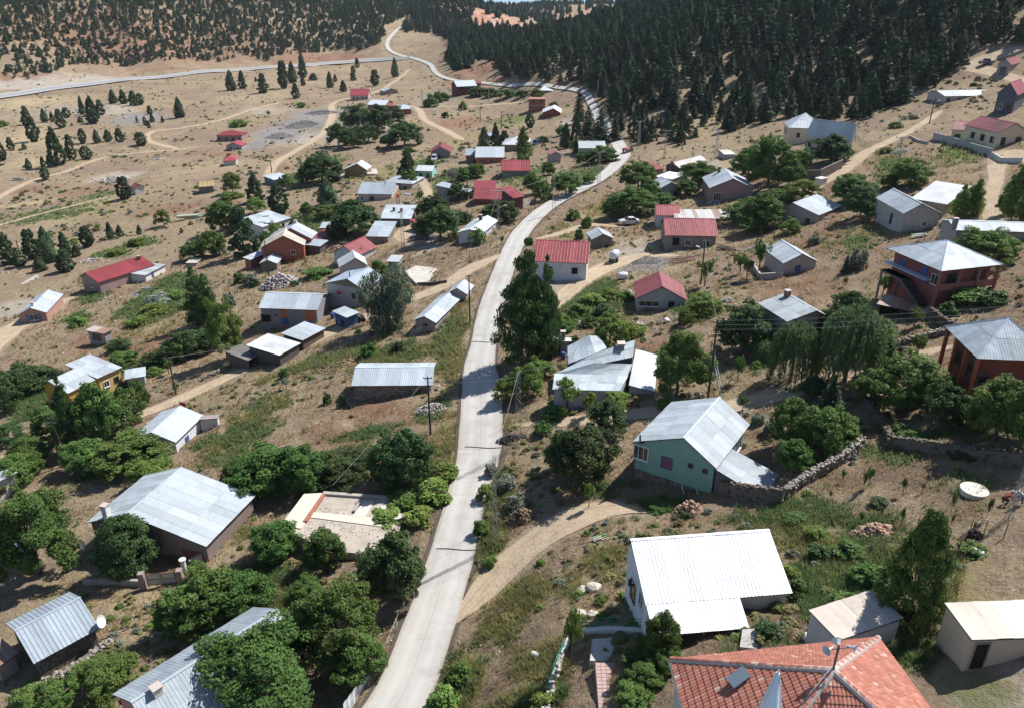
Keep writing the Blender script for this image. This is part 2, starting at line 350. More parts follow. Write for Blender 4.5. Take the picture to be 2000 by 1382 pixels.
# ------------------------------------------------------------------ ground cover patches: (kind, px, py, half width px, half height px, strength)
BLOBS = [('v',965,985,60,70,1),('v',960,1080,40,50,.9),('v',1010,1180,70,60,.8),('v',1060,1290,90,70,.7),('v',880,1340,70,60,1),('v',1000,1375,80,40,.8),('v',1180,1090,60,50,.7),('v',1120,1150,40,50,.7),('v',868,850,30,60,.8),('v',880,690,35,60,.9),('v',900,600,25,50,.8),('v',770,700,110,22,.8),('v',640,705,120,22,.8),('v',500,800,80,30,.6),('v',560,1180,60,50,.7),('v',450,1010,40,60,.7),('v',830,900,40,60,.8),('v',700,900,60,40,.6),('v',1000,830,60,20,.6),('v',1560,1040,90,50,.8),('v',1640,1080,90,60,.7),('v',1850,1130,90,60,.9),('v',1880,1180,80,50,.8),('v',1900,1330,90,50,.4),('v',1200,600,90,40,.5),('v',1150,560,50,20,.5),('v',1330,840,60,20,.4),('v',1500,480,60,40,.4),('v',1180,410,40,20,.7),('v',1100,450,40,20,.5),('v',560,500,60,30,.4),('v',300,620,120,60,.4),('v',230,410,160,20,.4),('v',80,470,120,20,.3),('v',330,840,60,20,.5),('v',420,880,60,30,.6),('v',1700,300,70,30,.4),('v',1850,310,60,30,.4),('v',900,270,80,24,.4),('v',720,340,100,16,.6),('v',640,350,50,20,.5),('v',1010,240,70,16,.4),('v',100,1180,60,60,.4),('v',1380,780,50,20,.4),('k',545,262,46,16,1),('k',590,243,60,14,1),('k',620,222,56,10,.9),('k',650,255,40,20,.6),('k',270,232,55,12,.9),('k',180,215,40,10,.5),('k',700,255,60,14,.6),('k',860,190,50,14,.5),('k',1255,515,60,18,.8),('k',500,285,36,10,.7),('r',540,330,30,14,.5),('r',440,300,34,8,.6),('g',120,420,60,8,.7),('o',70,395,70,6,.8),('q',960,44,78,22,1),('q',905,36,34,24,1),('q',1010,60,40,10,1),('q',868,24,16,12,.7),('q',1140,25,90,20,.25),('r',250,60,420,70,.45),('r',620,116,90,9,1),('r',60,150,100,12,.6),('p',150,215,160,20,.3),('p',600,270,70,16,.6),('o',120,430,160,16,.4),('o',400,330,160,20,.4),('o',60,320,90,16,.5),('o',500,190,120,12,.35),
('g',1640,1130,90,70,1),('g',1560,1010,110,35,.8),('g',1700,1040,70,60,.7),('g',1620,1190,70,40,1),('g',1500,1240,40,20,.7),('g',1250,1330,45,50,.9),('g',1300,1225,60,30,.6),
('g',960,960,45,60,.6),('g',955,1060,30,60,.5),('g',880,1330,60,60,.55),('g',1050,1370,60,30,.8),('g',1290,985,60,15,.9),('g',1180,960,60,25,.3),
('g',650,700,90,18,.7),('g',780,690,70,25,.7),('g',880,650,30,50,.6),('g',720,845,60,12,.9),('g',850,800,40,30,.5),('g',800,960,60,60,.6),('g',460,860,90,40,.55),('g',500,790,60,20,.35),('g',460,1150,120,50,.9),('g',560,1170,60,40,.8),('g',650,920,80,40,.7),
('g',1160,585,70,40,1),('g',1110,610,50,20,.9),('g',1370,600,45,25,.8),('g',1450,720,60,20,.3),('g',1300,700,60,30,.3),('g',1160,760,80,20,.4),
('g',300,600,70,28,.9),('g',340,560,50,25,.8),('g',155,625,25,14,.8),('g',270,475,35,10,1),('g',220,495,35,10,1),('g',180,580,30,15,.6),('g',200,540,50,10,.5),
('g',100,415,110,14,.5),('g',60,430,80,10,.4),('g',190,385,60,10,.4),('g',610,430,60,25,.7),('g',640,455,50,20,.6),('g',640,315,50,12,.5),('g',590,345,45,10,.8),('g',465,240,22,8,1),('g',5,243,14,8,1),('g',585,205,12,6,1),('g',640,245,40,10,.7),('g',820,320,60,12,.5),('g',900,345,60,14,.5),
('g',1020,340,60,20,.5),('g',1140,340,60,18,.5),('g',930,455,40,10,.4),('g',1900,840,110,30,.35),('g',1720,890,60,20,.35),('g',1900,950,60,25,.3),('g',1660,470,60,30,.35),('g',1750,330,50,30,.45),('g',1870,300,60,25,.3),('g',1900,1350,90,40,.35),('g',1780,1270,50,60,.6),('g',100,1330,60,40,.6),('g',230,1290,40,20,.4),('g',200,900,70,40,.6),('g',60,780,90,50,.6),('g',250,720,100,20,.5),('g',880,190,60,14,.4),('g',1000,235,60,10,.5),('g',850,370,50,20,.4),
('p',1930,1345,90,45,.9),('p',1970,1300,40,25,.6),('p',1250,500,90,35,.55),('p',1100,560,70,40,.6),('p',1050,600,40,40,.6),('p',1200,600,10,10,.3),('p',830,475,35,22,.9),('p',40,600,60,18,.9),('p',700,255,90,18,.45),('p',540,265,50,20,.7),('p',590,245,60,16,.6),('p',620,225,60,12,.5),('p',230,345,60,9,.6),('p',540,185,20,5,.2),('p',1230,1000,90,25,.35),('p',1040,1060,50,40,.45),('p',220,215,60,14,.5),('p',270,230,50,12,.5),('p',1510,410,50,14,.3),('p',1640,700,60,15,.3),('p',1370,320,30,10,.8),('p',1700,270,60,12,.2),('p',520,215,60,14,.4),('p',850,200,60,20,.3),('p',60,165,110,12,.8),('p',180,155,80,8,.6),('p',580,560,30,15,.2),('p',160,1090,140,20,.3),('p',1480,1240,40,15,.7),('p',1120,235,40,10,.5),
('r',280,680,90,20,.8),('r',180,665,60,20,.6),('r',170,375,110,15,.4),('r',330,410,80,14,.6),('r',60,370,60,9,.5),('r',440,400,30,10,.5),('r',740,800,80,40,.45),('r',640,850,70,30,.5),('r',960,1000,25,25,.7),('r',1150,700,90,30,.35),('r',1250,680,60,30,.5),('r',1640,460,90,45,.5),('r',1560,560,110,40,.35),('r',1180,405,50,18,.6),('r',900,240,60,14,.7),('r',670,120,60,8,.9),('r',560,120,60,7,.6),('r',120,150,80,6,.5),('r',330,135,50,4,.9),('r',380,300,40,10,.3),('r',1640,360,60,20,.5),('r',1620,420,40,20,.4),('r',950,45,80,16,1),('r',880,32,20,20,1),('r',870,25,30,20,1),('r',1010,62,40,6,1),('r',930,140,80,16,.7),('r',980,150,40,12,.7),('r',1080,170,60,10,.4),('r',1880,60,40,10,.5),('r',1000,370,60,20,.4),('r',1780,270,50,20,.2),('r',860,58,8,10,.6),
('d',1750,920,110,50,.8),('d',1650,880,70,30,.6),('d',1880,970,90,40,.6),('d',1700,990,90,30,.5),('d',1440,720,60,30,.4),('d',1480,660,60,30,.4),('d',1160,850,60,20,.35),('d',1050,1250,90,50,.35),('d',1000,1200,60,50,.3),('d',1600,560,60,20,.3),('d',1900,540,60,30,.3),('d',1700,630,60,30,.3),('d',120,760,60,20,.3),
('o',150,405,90,8,1),('o',60,200,120,14,.6),('o',60,270,90,30,.5),('o',1160,420,60,14,.6),('o',1230,330,60,20,.4),('o',540,480,60,30,.3),('o',420,620,50,10,.7),('o',300,640,60,8,.4),('o',700,650,90,10,.5),('o',1540,1050,60,30,.6),('o',1140,1110,60,30,.5),('o',250,1180,60,50,.5),('o',300,1150,60,40,.5),('o',500,500,60,14,.5),('o',1320,520,60,12,.4),('o',1430,320,60,20,.6),('o',560,640,60,10,.3),('o',1000,450,30,30,.4),('o',1850,630,50,12,.8),('o',480,380,60,20,.3),
]
_B = []
for k, px, py, rx, ry, s in BLOBS:
    c = cast(px, py); a = cast(px, py + ry); b = cast(px, max(py - ry, 1)); sc = pxm(c)
    dy = np.linalg.norm((b - a)[:2]) / 2; dy = min(dy, 8 * ry / sc)
    an = math.atan2(c[0], c[1]); _B.append((k, c[0], c[1], rx / sc, max(dy, 1.0), s, an))
def blobmask(x, y, kind):
    m = np.zeros(len(x)); wob = .35 * sinnoise(x, y, 9, 5) ; D = np.hypot(x, y)
    for k, cx, cy, rx, ry, s, an in _B:
        if k != kind: continue
        dx, dy = x - cx, y - cy; rr = max(rx, ry) * 1.8
        i = np.where((abs(dx) < rr) & (abs(dy) < rr))[0]
        if not len(i): continue
        ca, sa = math.cos(an), math.sin(an); u = (dx[i] * ca - dy[i] * sa) / rx; v = (dx[i] * sa + dy[i] * ca) / ry
        m[i] = np.maximum(m[i], s * np.clip(1.25 - np.sqrt(u * u + v * v) + wob[i] * .7, 0, 1))
    return np.clip(m, 0, 1)
BARE = [k for k in LINES if k not in ('highway',)]
# ------------------------------------------------------------------ terrain
NA, NR = 620, 640
az = np.linspace(-R(78), R(78), NA); az = np.sign(az) * np.abs(az / R(78)) ** 1.25 * R(78)
rr = np.concatenate([np.linspace(4, 26, 12, endpoint=False), np.exp(np.linspace(math.log(26), math.log(3400), NR - 12))])
AZ, RR = np.meshgrid(az, rr); gx = (np.sin(AZ) * RR).ravel(); gy = (np.cos(AZ) * RR).ravel()
def detail(x, y):
    D = np.hypot(x, y); near = np.clip(1.6 - D / 140, 0, 1)
    return .10 * sinnoise(x, y, 5, 1) + .05 * near * sinnoise(x, y, 1.7, 2) + .5 * np.clip((D - 120) / 300, 0, 1) * sinnoise(x, y, 40, 3) * .6
z0 = hs(gx, gy)
rdm = line_mask(gx, gy, ['road', 'highway'], 1.6); trm = line_mask(gx, gy, [k for k in TRACKS], 2.6)
keep = 1 - np.clip(np.maximum(rdm, trm * .7) * 2, 0, 1)
# cut banks along the hill road
cut = 1.6 * blobmask(gx, gy, 'r') * np.clip((np.hypot(gx, gy) - 300) / 300, 0, 1) * sinnoise(gx, gy, 22, 9)
cut = cut + 1.1 * blobmask(gx, gy, 'q') * (sinnoise(gx, gy, 16, 19) + sinnoise(gx, gy, 7, 20)) * (gy > 800)
hwm = line_mask(gx, gy, ['road', 'highway'], 7.0) * np.clip((np.hypot(gx, gy) - 260) / 150, 0, 1)
gzv = z0 + detail(gx, gy) * keep * (1 - np.clip(hwm * 2, 0, 1)) + cut * keep - .14 * np.clip(rdm * 2, 0, 1) - .45 * np.clip(hwm * 1.6, 0, 1)
i = np.arange((NR) * NA).reshape(NR, NA)
Q = np.stack([i[:-1, :-1].ravel(), i[1:, :-1].ravel(), i[1:, 1:].ravel(), i[:-1, 1:].ravel()], 1)[:, ::-1]
def setattr_f(me, name, arr, dom='POINT'):
    a = me.attributes.new(name, 'FLOAT', dom); a.data.foreach_set('value', np.asarray(arr, np.float32))
def ground_col(nt):
    p = geo(nt)
    A = {k: N(nt, 'ShaderNodeAttribute', attribute_name=k).outputs['Fac'] for k in ('g', 'p', 'r', 'd', 'o', 'q', 'k', 'v')}
    n1 = noise(nt, p, .09, 5, .62, .6); n2 = noise(nt, p, .55, 6, .68, .4); n3 = noise(nt, p, 3.2, 5, .7); n4 = noise(nt, p, 11, 3, .7)
    base = mixc(nt, ramp(nt, n1, [(.42, 0), (.58, 1)]), (.41, .31, .20), (.325, .248, .172))
    base = mixc(nt, mth(nt, 'MULTIPLY', ramp(nt, n2, [(.42, 0), (.62, 1)]), .7), base, (.47, .375, .235))
    base = mixc(nt, mth(nt, 'MULTIPLY', ramp(nt, n3, [(.47, 0), (.62, 1)]), .75), base, (.19, .145, .095))
    n5 = noise(nt, p, .028, 6, .7, .8); base = mixc(nt, mth(nt, 'MULTIPLY', ramp(nt, n5, [(.46, 0), (.55, 1)]), .6), base, (.27, .19, .145))
    n6 = noise(nt, p, .9, 4, .6, 1.5); base = mixc(nt, mth(nt, 'MULTIPLY', ramp(nt, n6, [(.56, 0), (.66, 1)]), .6), base, (.17, .155, .08))
    def lay(base, att, col1, col2, lo=.18, sft=.22, amt=1.0):
        f = mth(nt, 'MULTIPLY', att, mth(nt, 'ADD', mth(nt, 'MULTIPLY', n2, 1.3), mth(nt, 'MULTIPLY', n3, .7)))
        f = ramp(nt, f, [(lo, 0), (lo + sft, 1)])
        return mixc(nt, mth(nt, 'MULTIPLY', f, amt), base, mixc(nt, n3, col1, col2))
    base = lay(base, A['o'], (.49, .39, .235), (.41, .32, .20), .15, .4)
    base = lay(base, A['d'], (.27, .205, .15), (.16, .12, .085), .1, .5, .85)
    base = lay(base, A['r'], (.34, .20, .135), (.24, .13, .085), .12, .35, .85)
    base = lay(base, A['p'], (.56, .50, .42), (.40, .35, .29), .12, .4, .85)
    base = lay(base, A['v'], (.37, .30, .14), (.26, .225, .11), .15, .4, .8)
    base = lay(base, A['g'], (.11, .15, .05), (.20, .21, .08), .12, .3, .85)
    base = lay(base, A['k'], (.33, .31, .30), (.22, .205, .20), .1, .4, .9)
    qn = noise(nt, p, .06, 6, .75, 1.0); base = lay(base, A['q'], (.62, .36, .24), (.40, .19, .12), .1, .3, 1.0); base = mixc(nt, mth(nt, 'MULTIPLY', mth(nt, 'MULTIPLY', ramp(nt, qn, [(.5, 0), (.58, 1)]), A['q']), .7), base, (.62, .55, .50))
    tr = N(nt, 'ShaderNodeAttribute', attribute_name='track').outputs['Fac']
    f = ramp(nt, mth(nt, 'ADD', tr, mth(nt, 'ADD', mth(nt, 'MULTIPLY', mth(nt, 'SUBTRACT', n3, .5), 1.3), mth(nt, 'MULTIPLY', mth(nt, 'SUBTRACT', n2, .5), 1.2))), [(.36, 0), (.74, 1)])
    trc = mixc(nt, ramp(nt, n2, [(.35, 0), (.65, 1)]), (.50, .395, .27), (.40, .31, .22))
    base = mixc(nt, f, base, trc)
    # loose pale stones
    v = N(nt, 'ShaderNodeTexVoronoi'); v.inputs['Scale'].default_value = 1.1; nt.links.new(p, v.inputs['Vector'])
    sp_ = mth(nt, 'MULTIPLY', ramp(nt, v.outputs['Distance'], [(.10, 1), (.15, 0)]), ramp(nt, noise(nt, p, .22, 3), [(.52, 0), (.6, 1)]))
    base = mixc(nt, mth(nt, 'MULTIPLY', sp_, .75), base, (.6, .55, .47))
    return base, n2, n3, n4
gm, nt, b, o = nodes('dry_hillside_ground'); col, n2, n3, n4 = ground_col(nt)
nt.links.new(mixc(nt, mth(nt, 'MULTIPLY', n4, .35), col, mixc(nt, .5, col, (.05, .035, .02))), b.inputs['Base Color'])
b.inputs['Roughness'].default_value = .95; b.inputs['Specular IOR Level'].default_value = .1
bump(nt, mth(nt, 'ADD', mth(nt, 'MULTIPLY', n2, 1.2), mth(nt, 'ADD', n3, mth(nt, 'MULTIPLY', n4, .4))), b, 1.0, .35)
me = npmesh('ground', np.stack([gx, gy, gzv], 1), Q, gm, smooth=True)
MASKS = {k: blobmask(gx, gy, k) for k in 'gprdoqkv'}
for k in 'gprdoqkv': setattr_f(me, k, MASKS[k])
setattr_f(me, 'track', trm)
ground = tag(link('ground', me), 'dry tan hillside ground with sparse grass, bare soil and stones', kind='structure')
print('terrain', round(time.time() - T0, 1), z0.min(), z0.max())

def strip(name, L, mat, lift, cross=7, jit=.0, label=None, wscale=1.0, shift=0.0, soft=0.0, tilt=0.0):
    d = np.gradient(L[:, :2], axis=0); d /= np.linalg.norm(d, axis=1)[:, None] + 1e-9; nrm = np.stack([d[:, 1], -d[:, 0]], 1)
    s = np.linspace(-1, 1, cross); V = []; E = []
    w2 = L[:, 2] / 2 * wscale
    jl = 1 + jit * sinnoise(np.arange(len(L)) * 1.0, np.zeros(len(L)), 9, 31); jr = 1 + jit * sinnoise(np.arange(len(L)) * 1.0, np.ones(len(L)) * 40, 8, 32)
    for t in s:
        ww = w2 * (jl if t < 0 else jr) * t + shift
        V.append(np.stack([L[:, 0] + nrm[:, 0] * ww, L[:, 1] + nrm[:, 1] * ww], 1)); E.append(np.full(len(L), 1 - abs(t)))
    V = np.stack(V, 1); n = len(L); x = V[..., 0].ravel(); y = V[..., 1].ravel(); z = hs(x, y) + lift - tilt * np.tile(s, n)
    i = np.arange(n * cross).reshape(n, cross)
    Q = np.stack([i[:-1, :-1].ravel(), i[:-1, 1:].ravel(), i[1:, 1:].ravel(), i[1:, :-1].ravel()], 1)[:, ::-1]
    me = npmesh(name, np.stack([x, y, z], 1), Q, mat, smooth=True)
    setattr_f(me, 'edge', np.stack(E, 1).ravel()); setattr_f(me, 'side', np.tile(s, n))
    return tag(link(name, me), label, kind='structure')
# concrete village road: pale, worn wheel lanes, dirt at the edges
rm, nt, b, o = nodes('pale_concrete_road'); p = geo(nt)
sd_ = N(nt, 'ShaderNodeAttribute', attribute_name='side').outputs['Fac']; ed = N(nt, 'ShaderNodeAttribute', attribute_name='edge').outputs['Fac']
n1 = noise(nt, p, .35, 6, .7); n2_ = noise(nt, p, 4, 5, .7); n3_ = noise(nt, p, 30, 3, .8)
c = mixc(nt, n1, (.52, .50, .46), (.40, .38, .35)); c = mixc(nt, mth(nt, 'MULTIPLY', ramp(nt, n3_, [(.5, 0), (.75, 1)]), .4), c, (.28, .26, .23))
lane = mth(nt, 'ABSOLUTE', mth(nt, 'SUBTRACT', mth(nt, 'ABSOLUTE', sd_), .42)); c = mixc(nt, mth(nt, 'MULTIPLY', ramp(nt, mth(nt, 'ADD', lane, mth(nt, 'MULTIPLY', mth(nt, 'SUBTRACT', n1, .5), .3)), [(.05, 1), (.22, 0)]), .35), c, (.58, .56, .52))
seam = ramp(nt, mth(nt, 'ABSOLUTE', mth(nt, 'ADD', sd_, mth(nt, 'MULTIPLY', mth(nt, 'SUBTRACT', n1, .5), .05))), [(.008, 1), (.03, 0)])
c = mixc(nt, mth(nt, 'MULTIPLY', seam, .3), c, (.2, .18, .16))
st_ = ramp(nt, noise(nt, p, .18, 5, .75, 1.2), [(.50, 0), (.62, 1)]); c = mixc(nt, mth(nt, 'MULTIPLY', mth(nt, 'MULTIPLY', st_, n2_), .6), c, (.24, .21, .18))
f = ramp(nt, mth(nt, 'ADD', ed, mth(nt, 'MULTIPLY', mth(nt, 'SUBTRACT', n2_, .5), .5)), [(.0, 1), (.17, 0)]); c = mixc(nt, mth(nt, 'MULTIPLY', f, .8), c, (.36, .29, .21))
vk = N(nt, 'ShaderNodeTexVoronoi', feature='DISTANCE_TO_EDGE'); vk.inputs['Scale'].default_value = .28; wv = N(nt, 'ShaderNodeVectorMath', operation='ADD'); nn_ = N(nt, 'ShaderNodeTexNoise'); nn_.inputs['Scale'].default_value = 1.4; nt.links.new(p, nn_.inputs['Vector']); nt.links.new(p, wv.inputs[0]); nt.links.new(nn_.outputs['Color'], wv.inputs[1]); nt.links.new(wv.outputs[0], vk.inputs['Vector'])
c = mixc(nt, mth(nt, 'MULTIPLY', ramp(nt, vk.outputs['Distance'], [(.002, 1), (.007, 0)]), .22), c, (.2, .18, .16)); pt = ramp(nt, noise(nt, p, .12, 2, .4), [(.6, 0), (.61, 1)]); c = mixc(nt, mth(nt, 'MULTIPLY', pt, .22), c, (.33, .32, .31))
nt.links.new(c, b.inputs['Base Color']); b.inputs['Roughness'].default_value = .85; bump(nt, mth(nt, 'ADD', n3_, n2_), b, .25, .02)
strip('road', LINES['road'], rm, .06, 9, .02, 'pale concrete village road winding up through the houses')
# dark gutter strips at the road sides
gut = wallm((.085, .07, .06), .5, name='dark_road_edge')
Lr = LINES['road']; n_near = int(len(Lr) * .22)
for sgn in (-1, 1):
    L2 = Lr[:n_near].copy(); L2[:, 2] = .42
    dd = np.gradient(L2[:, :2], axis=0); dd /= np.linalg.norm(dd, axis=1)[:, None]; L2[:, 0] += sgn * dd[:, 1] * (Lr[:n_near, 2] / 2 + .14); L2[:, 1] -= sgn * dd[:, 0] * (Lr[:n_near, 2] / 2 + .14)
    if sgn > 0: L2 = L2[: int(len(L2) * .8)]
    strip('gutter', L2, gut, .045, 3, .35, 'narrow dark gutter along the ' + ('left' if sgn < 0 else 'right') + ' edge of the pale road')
hm, nt, b, o = nodes('grey_asphalt'); p = geo(nt)
sd_ = N(nt, 'ShaderNodeAttribute', attribute_name='side').outputs['Fac']
a_ = mth(nt, 'ABSOLUTE', sd_); c = mixc(nt, ramp(nt, a_, [(.62, 0), (.7, 1)]), mixc(nt, noise(nt, p, .3, 4), (.26, .27, .28), (.31, .31, .31)), (.42, .40, .375))
c = mixc(nt, ramp(nt, a_, [(.02, .7), (.04, 0)]), c, (.15, .15, .16)); nt.links.new(c, b.inputs['Base Color']); b.inputs['Roughness'].default_value = .9
strip('highway', LINES['highway'], hm, 1.1, 9, .0, 'grey asphalt highway crossing the foot of the left hill', tilt=.75)
# dirt tracks as sheets of their own that blend into the soil at their edges
tm, nt, b, o = nodes('packed_dirt'); col, n2, n3, n4 = ground_col(nt)
sdt = mth(nt, 'ABSOLUTE', N(nt, 'ShaderNodeAttribute', attribute_name='side').outputs['Fac'])
rut = mth(nt, 'MULTIPLY', ramp(nt, mth(nt, 'ABSOLUTE', mth(nt, 'SUBTRACT', sdt, .42)), [(.03, 1), (.16, 0)]), ramp(nt, n2, [(.4, 0), (.6, 1)])); col = mixc(nt, mth(nt, 'MULTIPLY', rut, .45), col, (.27, .20, .14))
mid_ = mth(nt, 'MULTIPLY', ramp(nt, sdt, [(.05, 1), (.2, 0)]), ramp(nt, n3, [(.48, 0), (.6, 1)])); col = mixc(nt, mth(nt, 'MULTIPLY', mid_, .5), col, (.30, .25, .13))
nt.links.new(col, b.inputs['Base Color']); b.inputs['Roughness'].default_value = .95; b.inputs['Specular IOR Level'].default_value = .1
bump(nt, mth(nt, 'ADD', n3, mth(nt, 'MULTIPLY', n2, 1.5)), b, .6, .2)
TL = {'left_lower': 'wide pale dirt lane beside the pink house with blue shutters', 'mid': 'yellow dirt track running diagonally below the willow', 'house_lane': 'worn dirt track branching from the road to the green house',
 'right_lane': 'dirt lane climbing behind the green house', 'yard': 'bare dirt yard lane below the red roofed white house', 'yard_upper': 'short dirt drive leading to the parked white car', 'left_far': 'reddish dirt track across the left valley floor',
 'far_loop': 'narrow dirt track curling round the valley junipers', 'centre_far': 'dirt track climbing past the far red roofed house', 'east_loop': 'winding ochre dirt track on the middle slope', 'east_loop_two': 'straight thin dirt track below the brick house',
 'right_slope': 'dirt track climbing to the forest edge at right', 'topright': 'sandy dirt road bend at the upper right', 'right_gap': 'dirt yard lane between poplars at far right', 'field_edge': 'thin pale track along the dry field', 'lane_mid': 'short dirt lane ending at the parked dark car'}
for k in TRACKS:
    o_ = strip('dirt_track', LINES[k], tm, .05, 7, .12, TL[k], .8); me = o_.data; nv = len(me.vertices)
    co = np.empty(nv * 3, np.float32); me.vertices.foreach_get('co', co); co = co.reshape(-1, 3)
    for q in 'gprdoqkv': setattr_f(me, q, blobmask(co[:, 0].astype(float), co[:, 1].astype(float), q))
    setattr_f(me, 'track', line_mask(co[:, 0].astype(float), co[:, 1].astype(float), [k for k in TRACKS], 2.6))
print('roads', round(time.time() - T0, 1))

# ------------------------------------------------------------------ grass, weeds and loose stones (uncountable)
def inpoly_view(n, dmax, power=1.0, dmin=34, half=37):
    a = rng.uniform(-R(half), R(half), n); u = rng.uniform(0, 1, n)
    d = np.exp(math.log(dmin) + u * (math.log(dmax) - math.log(dmin))) if power else dmin + u * (dmax - dmin)
    return np.sin(a) * d, np.cos(a) * d, d
def hgt(x, y): return hs(x, y) + detail(x, y)
def tufts(name, x, y, hh, ww, mat, label, nb, tint, lean=.35):
    n = len(x); z = hgt(x, y) - .04
    V = np.empty((n, nb, 3, 3)); base = np.stack([x, y, z], 1)
    for k in range(nb):
        a = rng.uniform(0, 6.283, n); off = np.stack([np.cos(a), np.sin(a), np.zeros(n)], 1); off2 = np.stack([-np.sin(a), np.cos(a), np.zeros(n)], 1)
        c = base + off * (hh * .35)[:, None] * rng.uniform(.0, 1, n)[:, None]
        V[:, k, 0] = c - off2 * (ww / 2)[:, None]; V[:, k, 1] = c + off2 * (ww / 2)[:, None]
        V[:, k, 2] = c + off * (hh * lean * rng.uniform(.2, 1.3, n))[:, None] + np.array([0, 0, 1]) * (hh * rng.uniform(.6, 1.1, n))[:, None]
    V = V.reshape(-1, 3); me = npmesh(name, V, np.arange(len(V)).reshape(-1, 3), mat)
    setattr_f(me, 'tint', np.repeat(tint, nb * 3)); return tag(link(name, me), label, kind='stuff')
drym = leafm((.60, .47, .26), (.40, .30, .16), 'dry_grass', .45)
grnm = leafm((.13, .22, .09), (.29, .37, .15), 'green_weeds', .55)
x, y, D = inpoly_view(150000, 190)
nm = line_mask(x, y, BARE, .8); g = blobmask(x, y, 'g'); pl = blobmask(x, y, 'p'); nz = sinnoise(x, y, 6, 21)
k = (nm < .3) & (pl < .35) & (g < .6) & (nz + rng.uniform(-.8, .8, len(x)) > .0)
x, y, D, nz = x[k], y[k], D[k], nz[k]
tufts('dry_grass', x, y, rng.uniform(.12, .42, len(x)) * np.clip(.6 + D / 150, .7, 1.6), np.clip(D * .0011, .05, .2), drym, 'dry straw coloured grass tufts across the slopes', 4, np.clip(rng.uniform(0, 1, len(x)) * .6 + nz * .3, 0, 1))
x, y, D = inpoly_view(380000, 330)
nm = line_mask(x, y, BARE, .8); g = blobmask(x, y, 'g'); nz = sinnoise(x, y, 3, 22)
k = (nm < .2) & (g + nz * .12 + rng.uniform(-.25, .25, len(x)) > .36)
x, y, D = x[k], y[k], D[k]; print('green tufts', len(x))
tufts('green_weeds', x, y, rng.uniform(.2, .62, len(x)) * np.clip(.7 + D / 200, .7, 1.5), np.clip(D * .0016, .07, .3), grnm, 'low green weeds and garden growth between the houses', 5, rng.uniform(0, 1, len(x)), .7)
olvm = leafm((.52, .42, .20), (.30, .31, .13), 'olive_grass', .55)
x, y, D = inpoly_view(260000, 260)
nm = line_mask(x, y, BARE, .6); g = blobmask(x, y, 'v'); nz = sinnoise(x, y, 4, 23)
k = (nm < .2) & (g + nz * .15 + rng.uniform(-.25, .25, len(x)) > .5)
x, y, D = x[k], y[k], D[k]; print('olive tufts', len(x))
tufts('verge_grass', x, y, rng.uniform(.25, .75, len(x)) * np.clip(.7 + D / 200, .7, 1.4), np.clip(D * .0013, .06, .25), olvm, 'tall olive and straw coloured grass along verges and banks', 5, np.clip(.5 + .3 * nz[k] + rng.uniform(-.3, .3, len(x)), 0, 1), .6)
def stones(name, x, y, s, mat, label=None, zoff=None, kind='stuff', parent=None, loc=None):
    """irregular stones joined in one mesh"""
    n = len(x); z = hgt(x, y) if zoff is None else zoff
    base = np.array([(1,0,0),(-1,0,0),(0,1,0),(0,-1,0),(0,0,1),(0,0,-1)], float)
    F = np.array([(0,2,4),(2,1,4),(1,3,4),(3,0,4),(2,0,5),(1,2,5),(3,1,5),(0,3,5)])
    # cube-ish stones
    cb = np.array([(-1,-1,-1),(1,-1,-1),(1,1,-1),(-1,1,-1),(-1,-1,1),(1,-1,1),(1,1,1),(-1,1,1)], float) * .72
    FQ = np.array([(0,3,2,1),(4,5,6,7),(0,1,5,4),(1,2,6,5),(2,3,7,6),(3,0,4,7)])
    V = cb[None] * (1 + rng.uniform(-.3, .3, (n, 8, 3))) * np.stack([s, s * rng.uniform(.6, 1, n), s * rng.uniform(.45, .8, n)], 1)[:, None, :]
    a = rng.uniform(0, 6.28, n); ca, sa = np.cos(a)[:, None], np.sin(a)[:, None]; vx = V[..., 0] * ca - V[..., 1] * sa; vy = V[..., 0] * sa + V[..., 1] * ca
    t = rng.uniform(-.5, .5, n)[:, None]; vz = V[..., 2] + vx * t
    V = np.stack([vx + x[:, None], vy + y[:, None], vz + z[:, None]], 2).reshape(-1, 3)
    Qs = (FQ[None] + (np.arange(n) * 8)[:, None, None]).reshape(-1, 4)
    me = npmesh(name, V, Qs, mat); setattr_f(me, 'tint', np.repeat(rng.uniform(0, 1, n), 8))
    ob = link(name, me, parent, loc)
    return tag(ob, label, kind=kind) if kind else ob
def tintm(c1, c2, name, rough=.9):
    m, nt, b, o = nodes(name); at = N(nt, 'ShaderNodeAttribute', attribute_name='tint'); p = geo(nt)
    c = mixc(nt, at.outputs['Fac'], c1, c2); c = mixc(nt, mth(nt, 'MULTIPLY', noise(nt, p, 6, 4), .5), c, tuple(v * .5 for v in c1))
    nt.links.new(c, b.inputs['Base Color']); b.inputs['Roughness'].default_value = rough; return m
palest = tintm((.52, .46, .38), (.34, .28, .22), 'pale_limestone')
x, y, D = inpoly_view(40000, 620); nz = sinnoise(x, y, 14, 25); nm = line_mask(x, y, BARE, .5)
k = (nm < .3) & (nz + rng.uniform(-.6, .6, len(x)) > .9); x, y, D = x[k], y[k], D[k]; print('stones', len(x))
stones('loose_stones', x, y, rng.uniform(.04, .16, len(x)) ** 1.0 * np.clip(D / 90, .7, 4.5), palest, 'loose pale limestone rocks scattered over the slopes')
